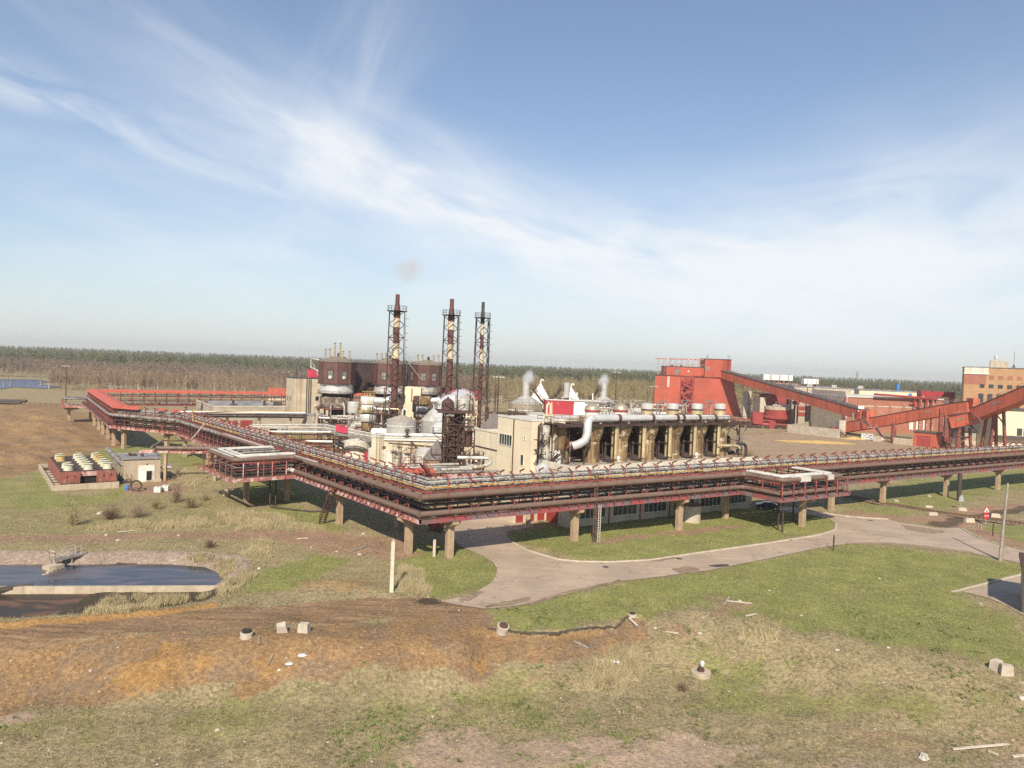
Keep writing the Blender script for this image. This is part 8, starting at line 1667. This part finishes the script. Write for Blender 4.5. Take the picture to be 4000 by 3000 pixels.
# lamp masts
def mast(u, v0, v1, Y, lb, head=True):
    x = X_(u,Y); z1 = HZ((x,Y),v1); T = Thing('lamp_mast', lb, 'lamp mast', (x,Y,0), 0, 'tall floodlight masts'); b = MB(); b.tube([(0,0,-.3),(0,0,z1)],[.28,.16],10); T.part('pole', b, 'rust_steel')
    if head:
        b = MB(); b.bar((-1.6,0,z1),(1.6,0,z1),.14); b.bar((-1.2,0,z1-.9),(1.2,0,z1-.9),.1); T.part('crossarm', b, 'rust_steel')
        for dx in (-1.5,-.5,.6,1.5): b = MB(); b.box(dx-.32,dx+.32,-.5,.1,z1+.05,z1+.45); T.part('floodlight', b, 'light_steel')
mast(258,1570,1432,340,'lone floodlight mast rising before the wood beyond the red roofed gallery'); mast(1942,1600,1476,228,'floodlight mast right of the thin chimney'); mast(1932,1610,1525,226,'shorter pole beside the floodlight mast right of the thin chimney', False); mast(2403,1600,1456,330,'floodlight mast against the wood left of the red silos'); mast(2553,1600,1512,360,'floodlight mast close to the left wall of the red silos'); mast(2274,1600,1535,235,'short lamp pole behind the white roof shed', False)
# transmission pylon far away
x, Y = X_(3346,1500), 1500; T = Thing('power_pylon', 'distant lattice power pylon above the wood on the right', 'pylon', (x,Y,0)); b = MB(); zt = 26+ (1474-1462)*.0+ 12
for s in (-1,1): b.bar((s*3.4,0,0),(s*.5,0,38),.5); b.bar((s*3.4,2,0),(s*.5,.5,38),.5)
for z, w in ((29,4.5),(33,3.4)): b.bar((-w,0,z),(w,0,z),.5)
for k in range(6): b.bar((-3.4+k*.45,0,k*6),(3.4-(k+1)*.45,0,(k+1)*6),.35)
T.part('lattice', b, 'grey_steel')
# dark pipe bundle at far left
for k, (u, v, w) in enumerate(((25,1572,8),(20,1580,6))):
    p = G(u, v); b = MB(); b.tube([(-w,0,.5),(w,1,.7)],.5,10); b.tube([(-w,1,.5),(w,2,.9)],.5,10); solo('pipe_stack', b, 'dark_pipe', ['dark pipes stacked on bare ground at the far left edge','dark pipes lying nearer on bare ground at the far left edge'][k], 'pipe stack', (p.x,p.y,.1))
p, q = G(75,1586), G(240,1592); b = MB(); b.rail([p,q],1.6,2.2,.12); solo('fence', b, 'rust_steel', 'low rusty rail fence left of the red roofed gallery', 'fence')
# ------------------------------------------------------------------ vegetation
rs = np.random.RandomState(11)
def tri_mesh(name, V, mt):
    """V: (n, 3, 3) triangles"""
    n = len(V); me = np_mesh(name, V.reshape(-1, 3), np.arange(n*3).reshape(-1, 3)); me.materials.append(MAT[mt]); return me
def blades(base, tip, w, r):
    """thin triangles from base to tip"""
    d = tip-base; side = np.cross(d, r.normal(size=d.shape)); side /= np.linalg.norm(side, axis=1, keepdims=True)+1e-9
    w = np.asarray(w).reshape(-1, 1)*.5
    return np.stack([base-side*w, base+side*w, tip], 1)
def cone_tris(p, q, r0, n=4):
    p = np.array(p, float); q = np.array(q, float); d = (q-p)/np.linalg.norm(q-p); x = np.cross(d, [.3, .9, .1]); x /= np.linalg.norm(x); y = np.cross(d, x)
    ring = [p+r0*(x*math.cos(2*math.pi*k/n)+y*math.sin(2*math.pi*k/n)) for k in range(n)]
    return np.array([[ring[k], ring[(k+1) % n], q] for k in range(n)])
def bare_crown(h, seed, tw=.1, limbs=16, per=13, spread=.30, start=.25):
    r = np.random.RandomState(seed); T = []
    for i in range(limbs):
        z = h*(start+(.93-start)*i/limbs+.03*r.rand()); a = r.rand()*6.283; L = h*spread*(1.05-.75*(z/h))*(.7+.6*r.rand()); p = np.array([0, 0, z]); q = p+np.array([math.cos(a)*L*.75, math.sin(a)*L*.75, L*1.0])
        T.append(cone_tris(p, q, .018*h*(1.1-z/h)*.35+.02, 3))
        t = r.rand(per, 1)*.8+.15; b = p+(q-p)*t; e = b+r.normal(size=(per, 3))*[.55, .55, .35]*L*.42+[0, 0, L*.34]
        T.append(blades(b, e, tw*(.6+.8*r.rand(per)), r))
        b2 = b+(e-b)*r.rand(per, 1); e2 = b2+r.normal(size=(per, 3))*L*.2+[0, 0, L*.14]; T.append(blades(b2, e2, tw*.75*np.ones(per), r))
    return np.concatenate(T)
def pine_crown(h, seed, n=46):
    r = np.random.RandomState(seed); T = []
    full = r.rand() < .5; z0 = h*(.12 if full else .38)
    for i in range(n):
        t = i/n; z = z0+(h-z0)*t; R_ = h*(.17 if full else .15)*((1-t)**.8 if full else (math.sin(math.pi*(.18+.8*t))**.7))*(.75+.5*r.rand())+.15; a = r.rand()*6.283
        p = np.array([0, 0, z+.05*h*(1-t)]); q1 = np.array([math.cos(a-.5)*R_, math.sin(a-.5)*R_, z-.05*h*r.rand()]); q2 = np.array([math.cos(a+.5)*R_, math.sin(a+.5)*R_, z-.05*h*r.rand()]); T.append([[p, q1, q2]])
    T.append(cone_tris((0, 0, 0), (0, 0, h), .012*h, 3)); return np.concatenate([np.array(x) for x in T])
def scatter(tmpl, P, S, r):
    """copies of templates at P (n,3) with scale S, random turn: one triangle soup"""
    out = []; k = r.randint(0, len(tmpl), len(P)); a = r.rand(len(P))*6.283
    for i, T in enumerate(tmpl):
        m = np.where(k == i)[0]
        if not len(m): continue
        c, s = np.cos(a[m]), np.sin(a[m]); Rm = np.zeros((len(m), 3, 3)); Rm[:, 0, 0] = c; Rm[:, 0, 1] = -s; Rm[:, 1, 0] = s; Rm[:, 1, 1] = c; Rm[:, 2, 2] = 1
        V = np.einsum('nij,tkj->ntki', Rm*S[m][:, None, None], T)+P[m][:, None, None, :]; out.append(V.reshape(-1, 3, 3))
    return np.concatenate(out).astype(np.float32)
def belt(n, u0, u1, d0, d1, r, pw=1.0):
    D = d0+(d1-d0)*r.rand(n)**pw; u = u0+(u1-u0)*r.rand(n); return np.stack([(u-2000)/FPX*D, D, np.zeros(n)], 1)
def rise(P):        # gentle ridge far away
    return 2.5*sst(P[:, 1], 1500, 2700)+2*fbm(P[:, 0], P[:, 1], 300, 3)
bt = [bare_crown(1.0*12, s, .13) for s in (1, 2, 3, 4, 5)]
def bare_mass(name, mt, lbl, specs, seed, hs=1.0):
    r = np.random.RandomState(seed); P = np.concatenate([belt(n, *s, r) for n, *s in specs]); S = hs*(.62+.55*r.rand(len(P)))*(.85+.4*fbm(P[:, 0], P[:, 1], 60, 2)); V = scatter(bt, P, S, r)
    # slim trunks
    o = link(name, tri_mesh(name, V, mt)); tag(o, lbl, None, None, 'stuff')
bare_mass('bare_wood', 'twig_tan', 'reddish brown mass of leafless trees behind the red roofed gallery', ((620, 195, 1150, 440, 540),), 21, .95)
bare_mass('bare_wood', 'twig_grey', 'grey brown leafless wood beyond the river and behind the plant', ((700, -150, 720, 580, 760), (800, 650, 1980, 520, 820)), 22, 1.12)
bare_mass('bare_wood', 'twig_olive', 'olive budding birch wood behind the white cones and red silos', ((900, 1850, 2620, 480, 830), (150, 2860, 3120, 490, 640)), 23, 1.1)
bare_mass('bare_wood', 'twig_brown', 'brown leafless wood behind the beige hall and brick buildings', ((700, 2560, 4200, 640, 1000), (300, 1100, 1950, 450, 560)), 24, 1.1)
pt = [pine_crown(20, s) for s in (31, 32, 33, 34, 35, 36)]
r = np.random.RandomState(41); P = np.concatenate([belt(5200, -250, 4300, 820, 1150, r), belt(7000, -250, 4300, 1100, 1800, r), belt(7500, -300, 4350, 1700, 2900, r)])
keep = (fbm(P[:, 0], P[:, 1], 90, 3) > .40) | (P[:, 1] > 1150); P = P[keep]; P[:, 2] = rise(P); S = .55+.5*r.rand(len(P)); S *= np.where(P[:, 1] > 1700, 1.15, 1)
o = link('pine_forest', tri_mesh('pine_forest', scatter(pt, P, S, r), 'pine')); tag(o, 'dark green pine forest along the whole horizon', None, None, 'stuff')
# single trees one can tell apart: white stemmed birches and brown trees at the front of the wood
def tree_proto(name, lbl, cat, h, seed, bark, twig, group, stems=1, per=12):
    T = Thing(name, lbl, cat, (0, 0, 0), 0, group); r = np.random.RandomState(seed); tr = []
    for k in range(stems): tr.append(cone_tris((k*.25, 0, -.3), (k*.9+.3*r.normal(), .3*r.normal(), h*(.96-.12*k)), .008*h+.03, 6))
    me = tri_mesh('trunk', np.concatenate(tr), bark); link('trunk', me, T.o); V = bare_crown(h, seed, .09, 18, per, .24, .3); link('crown', tri_mesh('crown', V, twig), T.o); return T.o
def plant(proto, spots, r, lbl=None):
    first = True
    for (x, y, s) in spots:
        s = s*(.85+.3*r.rand()); a = r.rand()*6.28
        if first: proto.location = (x, y, 0); proto.rotation_euler = (0, 0, a); proto.scale = (s, s, s); first = False
        else: dup(proto, (x, y, 0), a, sc=(s, s, s*(.9+.25*r.rand())))
r = np.random.RandomState(51)
def spots(n, u0, u1, d0, d1): P = belt(n, u0, u1, d0, d1, r); return [(p[0], p[1], .75+.4*r.rand()) for p in P]
plant(tree_proto('birch_tree', 'pale stemmed leafless birch at the front of the wood on the left', 'birch tree', 13, 61, 'birch_bark', 'twig_tan', 'birches at the wood edge on the left'), spots(34, 420, 1140, 425, 450), r)
plant(tree_proto('bare_tree', 'slim brown leafless tree at the front of the wood on the left', 'bare tree', 12, 62, 'bark', 'twig_tan', 'brown trees at the wood edge on the left'), spots(40, 200, 900, 428, 448), r)
plant(tree_proto('birch_tree', 'budding birch with olive twigs behind the beige building', 'birch tree', 15, 63, 'birch_bark', 'twig_olive', 'olive birches behind the plant'), spots(60, 1880, 2560, 462, 500), r)
plant(tree_proto('birch_tree', 'lone pale birch on the river bank at the far left', 'birch tree', 11, 64, 'birch_bark', 'twig_tan', 'birches on the river bank', 2), [(X_(40,455),455,1.15),(X_(158,470),470,1.1),(X_(192,440),440,.8),(X_(14,440),440,.6)], r)
plant(tree_proto('birch_tree', 'pale birch glimpsed under the longest conveyor beside the big silo', 'birch tree', 15, 65, 'birch_bark', 'twig_grey', 'birches under the conveyor'), [(X_(2930,478),478,1.0),(X_(2945,470),470,.8),(X_(2965,480),480,.9)], r)
# bushes and saplings in the straw on the left
def bush(name, lbl, cat, u, v, h, w, seed, twig, n=260, stems=None):
    n = int(n*.7); p = ON(u, v); r = np.random.RandomState(seed); a = r.rand(n)*6.283; el = .12+1.25*r.rand(n); L = h*(.35+.75*r.rand(n)); T = []
    q = np.stack([np.cos(a)*np.cos(el)*L*w/h, np.sin(a)*np.cos(el)*L*w/h, np.sin(el)*L], 1); b = q*0+r.normal(size=(n, 3))*[.12, .12, 0]; T.append(blades(b, q, .035*np.ones(n), r))
    m = n*3; i = r.randint(0, n, m); t = .35+.65*r.rand(m, 1); b2 = b[i]+(q[i]-b[i])*t; e2 = b2+r.normal(size=(m, 3))*.18*h+[0, 0, .1*h]; T.append(blades(b2, e2, .03*np.ones(m), r))
    Tt = Thing(name, lbl, cat, tuple(p)); link('foliage', tri_mesh('foliage', np.concatenate(T), twig), Tt.o)
    if stems: link('stem', tri_mesh('stem', np.concatenate([cone_tris((.2*k, 0, -.1), (.2*k+.3*r.normal(), 0, h*.9), .05, 5) for k in range(stems)]), 'birch_bark'), Tt.o)
bush('bush', 'dense dark brown leafless bush beside the white rubble', 'bush', 432, 2026, 2.6, 2.5, 71, 'twig_brown', 420)
bush('bush', 'loose tan leafless bush right of the dark brown one', 'bush', 535, 2020, 3.2, 2.2, 72, 'twig_tan', 300)
bush('sapling', 'slim budding birch sapling left of the dark brown bush', 'sapling', 284, 2052, 5.2, 1.5, 73, 'twig_olive', 180, 3)
bush('bush', 'greenish willow bush below the straw bank', 'bush', 745, 1985, 2.6, 2.2, 74, 'twig_olive', 320)
bush('sapling', 'grey brown saplings above the greenish willow bush', 'sapling', 690, 1962, 4.6, 2.0, 75, 'twig_tan', 240)
bush('bush', 'small green brown bush near the concrete tub', 'bush', 800, 1955, 1.9, 1.5, 76, 'twig_olive', 200)
bush('bush', 'small grey bush among the straw under the totes', 'bush', 610, 1990, 2.4, 1.8, 77, 'twig_olive', 220)
bush('bush', 'low brown bush on the green slope right of the basin', 'bush', 820, 2140, 1.5, 1.4, 78, 'twig_brown', 200)
bush('bush', 'wide green brown scrub beside the rubble at the end of the flared columns', 'bush', 2920, 1790, 3.2, 6.5, 79, 'twig_olive', 700)
bush('bush', 'dark green bush behind the climbing conveyor legs', 'bush', 3830, 1700, 5, 5, 80, 'twig_olive', 500)
bush('weed_clump', 'small reddish brown weed clump on the near slope', 'weeds', 2665, 2692, 1.0, .9, 81, 'twig_brown', 140)
# grass: tufts over the near ground, coloured by what grows there
def field(name, mt, lbl, n, hmin, hmax, wb, want, area, nb, seed, lean=.45):
    r = np.random.RandomState(seed); (xa, xb, ya, yb) = area; pts = []
    need = n
    ix = np.clip(np.searchsorted(xs, [xa, xb]), 0, nx-1); 
    for _ in range(40):
        m = n*2; y = ya+(yb-ya)*r.rand(m)**1.25; x = (xa+(xb-xa)*r.rand(m)); ok = (np.abs(x) < y*.75+4); x, y = x[ok], y[ok]
        i = np.clip(np.searchsorted(xs, x)-1, 0, nx-2); j = np.clip(np.searchsorted(ys, y)-1, 0, ny-2)
        w = want(j, i)
        ok = (r.rand(len(x)) < w) & (rd[j, i] < -.15); x, y, i, j = x[ok], y[ok], i[ok], j[ok]
        fx = (x-xs[i])/(xs[i+1]-xs[i]); fy = (y-ys[j])/(ys[j+1]-ys[j]); z = (Z[j, i]*(1-fx)+Z[j, i+1]*fx)*(1-fy)+(Z[j+1, i]*(1-fx)+Z[j+1, i+1]*fx)*fy
        pts.append(np.stack([x, y, z], 1)); need -= len(x)
        if need <= 0: break
    P = np.concatenate(pts)[:n]; k = len(P); B = np.repeat(P, nb, 0)+r.normal(size=(k*nb, 3))*[.09, .09, 0]; h = (hmin+(hmax-hmin)*r.rand(k*nb))
    E = B+np.stack([r.normal(size=k*nb)*lean*h, r.normal(size=k*nb)*lean*h, h], 1); o = link(name, tri_mesh(name, blades(B, E, wb*(.7+.6*r.rand(k*nb)), r), mt)); tag(o, lbl, None, None, 'stuff')
oth = lambda j, i: np.clip(A['bare'][j, i]+A['soil'][j, i]*.9+A['track'][j, i]+A['chips'][j, i]+A['gravel'][j, i]*.9+A['mud'][j, i]+A['conc'][j, i], 0, 1)
field('green_grass', 'green_stuff', 'short fresh green grass on the verges and slopes', 30000, .08, .24, .035, lambda j, i: np.clip(A['green'][j, i]+.10, 0, 1)*(1-oth(j, i)), (-75, 80, 43, 135), 4, 91)
field('dry_grass', 'dry_stuff', 'dry brownish grass over the slopes', 36000, .10, .30, .03, lambda j, i: (1-.75*A['green'][j, i])*(1-.9*oth(j, i)), (-75, 80, 42, 150), 4, 92)
field('straw_grass', 'straw_stuff', 'tall pale straw grass and dead reeds', 9500, .35, .95, .045, lambda j, i: np.clip(A['straw'][j, i]*2-.95, 0, 1), (-95, 40, 55, 175), 5, 93, .3)
field('weeds', 'dark_green_stuff', 'dark green leafy weeds on the near slopes', 1700, .1, .26, .12, lambda j, i: (vnoise(xs[i]*.55+5, ys[j]*.55) > .66)*(fbm(xs[i], ys[j], 14, 2) > .36)*(1-oth(j, i))*.9, (-60, 65, 43, 80), 6, 94, .8)
rr_ = np.random.RandomState(95); Pq = []
for poly, n in ((WT([(330,2400),(420,2340),(640,2325),(820,2325),(640,2370),(500,2400)]), 900), (WT([(720,2190),(780,2172),(930,2190),(930,2240),(880,2262),(850,2225),(760,2200)]), 260), (WT([(850,2330),(880,2280),(960,2230),(1000,2240),(930,2310)]), 200)):
    a = np.array(poly); k = 0
    while k < n:
        x = a[:, 0].min()+np.ptp(a[:, 0])*rr_.rand(400); y = a[:, 1].min()+np.ptp(a[:, 1])*rr_.rand(400); ok = (sdp(poly, x, y) > 0) & (vnoise(x*.8, y*1.1) > .42)
        for q in np.stack([x[ok], y[ok]], 1)[:n-k]: Pq.append((q[0], q[1], ZG(q[0], q[1]))); k += 1
        if not ok.any(): break
Pq = np.array(Pq); nb = 9; B = np.repeat(Pq, nb, 0)+rr_.normal(size=(len(Pq)*nb, 3))*[.16, .16, 0]; B[:, 2] = np.maximum(B[:, 2], -1.5); h = .25+.65*rr_.rand(len(B)); E = B+np.stack([rr_.normal(size=len(B))*.28*h, rr_.normal(size=len(B))*.28*h, h], 1)
o = link('reeds', tri_mesh('reeds', blades(B, E, .06*np.ones(len(B)), rr_), 'straw_stuff')); tag(o, 'pale dead reeds in and around the two basins', None, None, 'stuff')
# ------------------------------------------------------------------ steam, smoke and the hazy air
def vol_mat(name, col, dens, scale, lo, hi, soft=1.0):
    mt = bpy.data.materials.new(name); mt.use_nodes = True; t = mt.node_tree; t.nodes.clear(); L = t.links
    tc = N(t, 'ShaderNodeTexCoord'); no = N(t, 'ShaderNodeTexNoise', i_Scale=scale, i_Detail=4.0, i_Roughness=.6, i_Distortion=.4); L.new(tc.outputs['Object'], no.inputs['Vector'])
    # density falls off towards the edge of the unit ball the puff is built from
    gr = N(t, 'ShaderNodeVectorMath', operation='LENGTH'); mp = N(t, 'ShaderNodeMapping'); mp.inputs['Location'].default_value = (-1, -1, -1); mp.inputs['Scale'].default_value = (2, 2, 2); L.new(tc.outputs['Generated'], mp.inputs[0]); L.new(mp.outputs[0], gr.inputs[0])
    edge = ramp(t, gr.outputs['Value'], 1.0-soft, 1.0, 1.0, 0.0)
    # noise eats into the puff from its rim, so its outline is ragged
    d = mth(t, 'MULTIPLY', mth(t, 'MULTIPLY', ramp(t, mth(t, 'ADD', mth(t, 'MULTIPLY', no.outputs[0], 1.3), mth(t, 'MULTIPLY', mth(t, 'SUBTRACT', 1.0, gr.outputs['Value']), .85)), lo, hi), ramp(t, gr.outputs['Value'], .85, 1.0, 1.0, 0.0)), dens)
    pv = N(t, 'ShaderNodeVolumePrincipled'); pv.inputs['Color'].default_value = (*col, 1); L.new(d, pv.inputs['Density']); pv.inputs['Anisotropy'].default_value = .2
    out = N(t, 'ShaderNodeOutputMaterial'); L.new(pv.outputs[0], out.inputs['Volume']); MAT[name] = mt
    try: mt.cycles.volume_step_rate = 2.0
    except Exception: pass
vol_mat('steam', (.99, .99, .99), 3.2, .62, .84, 1.1, .6); vol_mat('thin_steam', (.97, .97, .98), 1.0, .5, .82, 1.25, .9); vol_mat('smoke', (.95, .88, .80), .10, .22, .75, 1.3, .95)
def puff(name, lbl, u, v, Y, rx, rz, mt, cat, lean=0.0):
    p = AT(u, v, Y); b = MB(); b.lathe((0,0,0), [(max(.01, math.sin(math.pi*k/10)), -math.cos(math.pi*k/10)) for k in range(11)], 16, cap=False)
    b.v = [(x*rx+lean*z*rz, y*rx, z*rz) for x, y, z in b.v]; solo(name, b, mt, lbl, cat, tuple(p), 0, None, 'stuff')
puff('steam', 'dense white steam low on the pale tank beside the rusty tower', 1716, 1672, 184, 2.6, 3.4, 'steam', None)
puff('steam', 'dense white steam rolling over the cone of the pale tank', 1722, 1618, 183.5, 3.0, 3.6, 'steam', None)
puff('steam', 'white steam drifting up behind the rusty tower platform', 1752, 1572, 184.5, 3.6, 2.8, 'steam', None)
puff('steam', 'upper drift of white steam behind the vessels on the rusty tower', 1800, 1545, 186, 4.0, 2.6, 'thin_steam', None, .2)
puff('steam', 'low puff of white steam between the pipe bridge and the beige corner block', 2120, 1828, 118, 1.5, 1.4, 'steam', None)
puff('steam', 'thin steam wisp above the steel flue nearest the crimson shed', 2066, 1474, 185, 1.9, 3.0, 'thin_steam', None, .5)
puff('steam', 'thin steam wisp above the steel flue behind the brass domes', 2360, 1486, 199, 2.0, 3.0, 'thin_steam', None, .3)
puff('smoke', 'faint brownish smoke drifting off the tallest chimney', 1600, 1050, 202, 5.2, 5.0, 'smoke', None, .7)
hzm = bpy.data.materials.new('haze'); hzm.use_nodes = True; t = hzm.node_tree; t.nodes.clear(); pv = N(t, 'ShaderNodeVolumePrincipled'); pv.inputs['Color'].default_value = (.93, .93, .92, 1); pv.inputs['Density'].default_value = .00017; pv.inputs['Anisotropy'].default_value = .3
out = N(t, 'ShaderNodeOutputMaterial'); t.links.new(pv.outputs[0], out.inputs['Volume']); MAT['haze'] = hzm
b = MB(); b.box(-4300, 4300, -60, 4300, -5.5, 60); solo('haze', b, 'haze', 'thin pale haze over the whole site', None, kind='stuff')
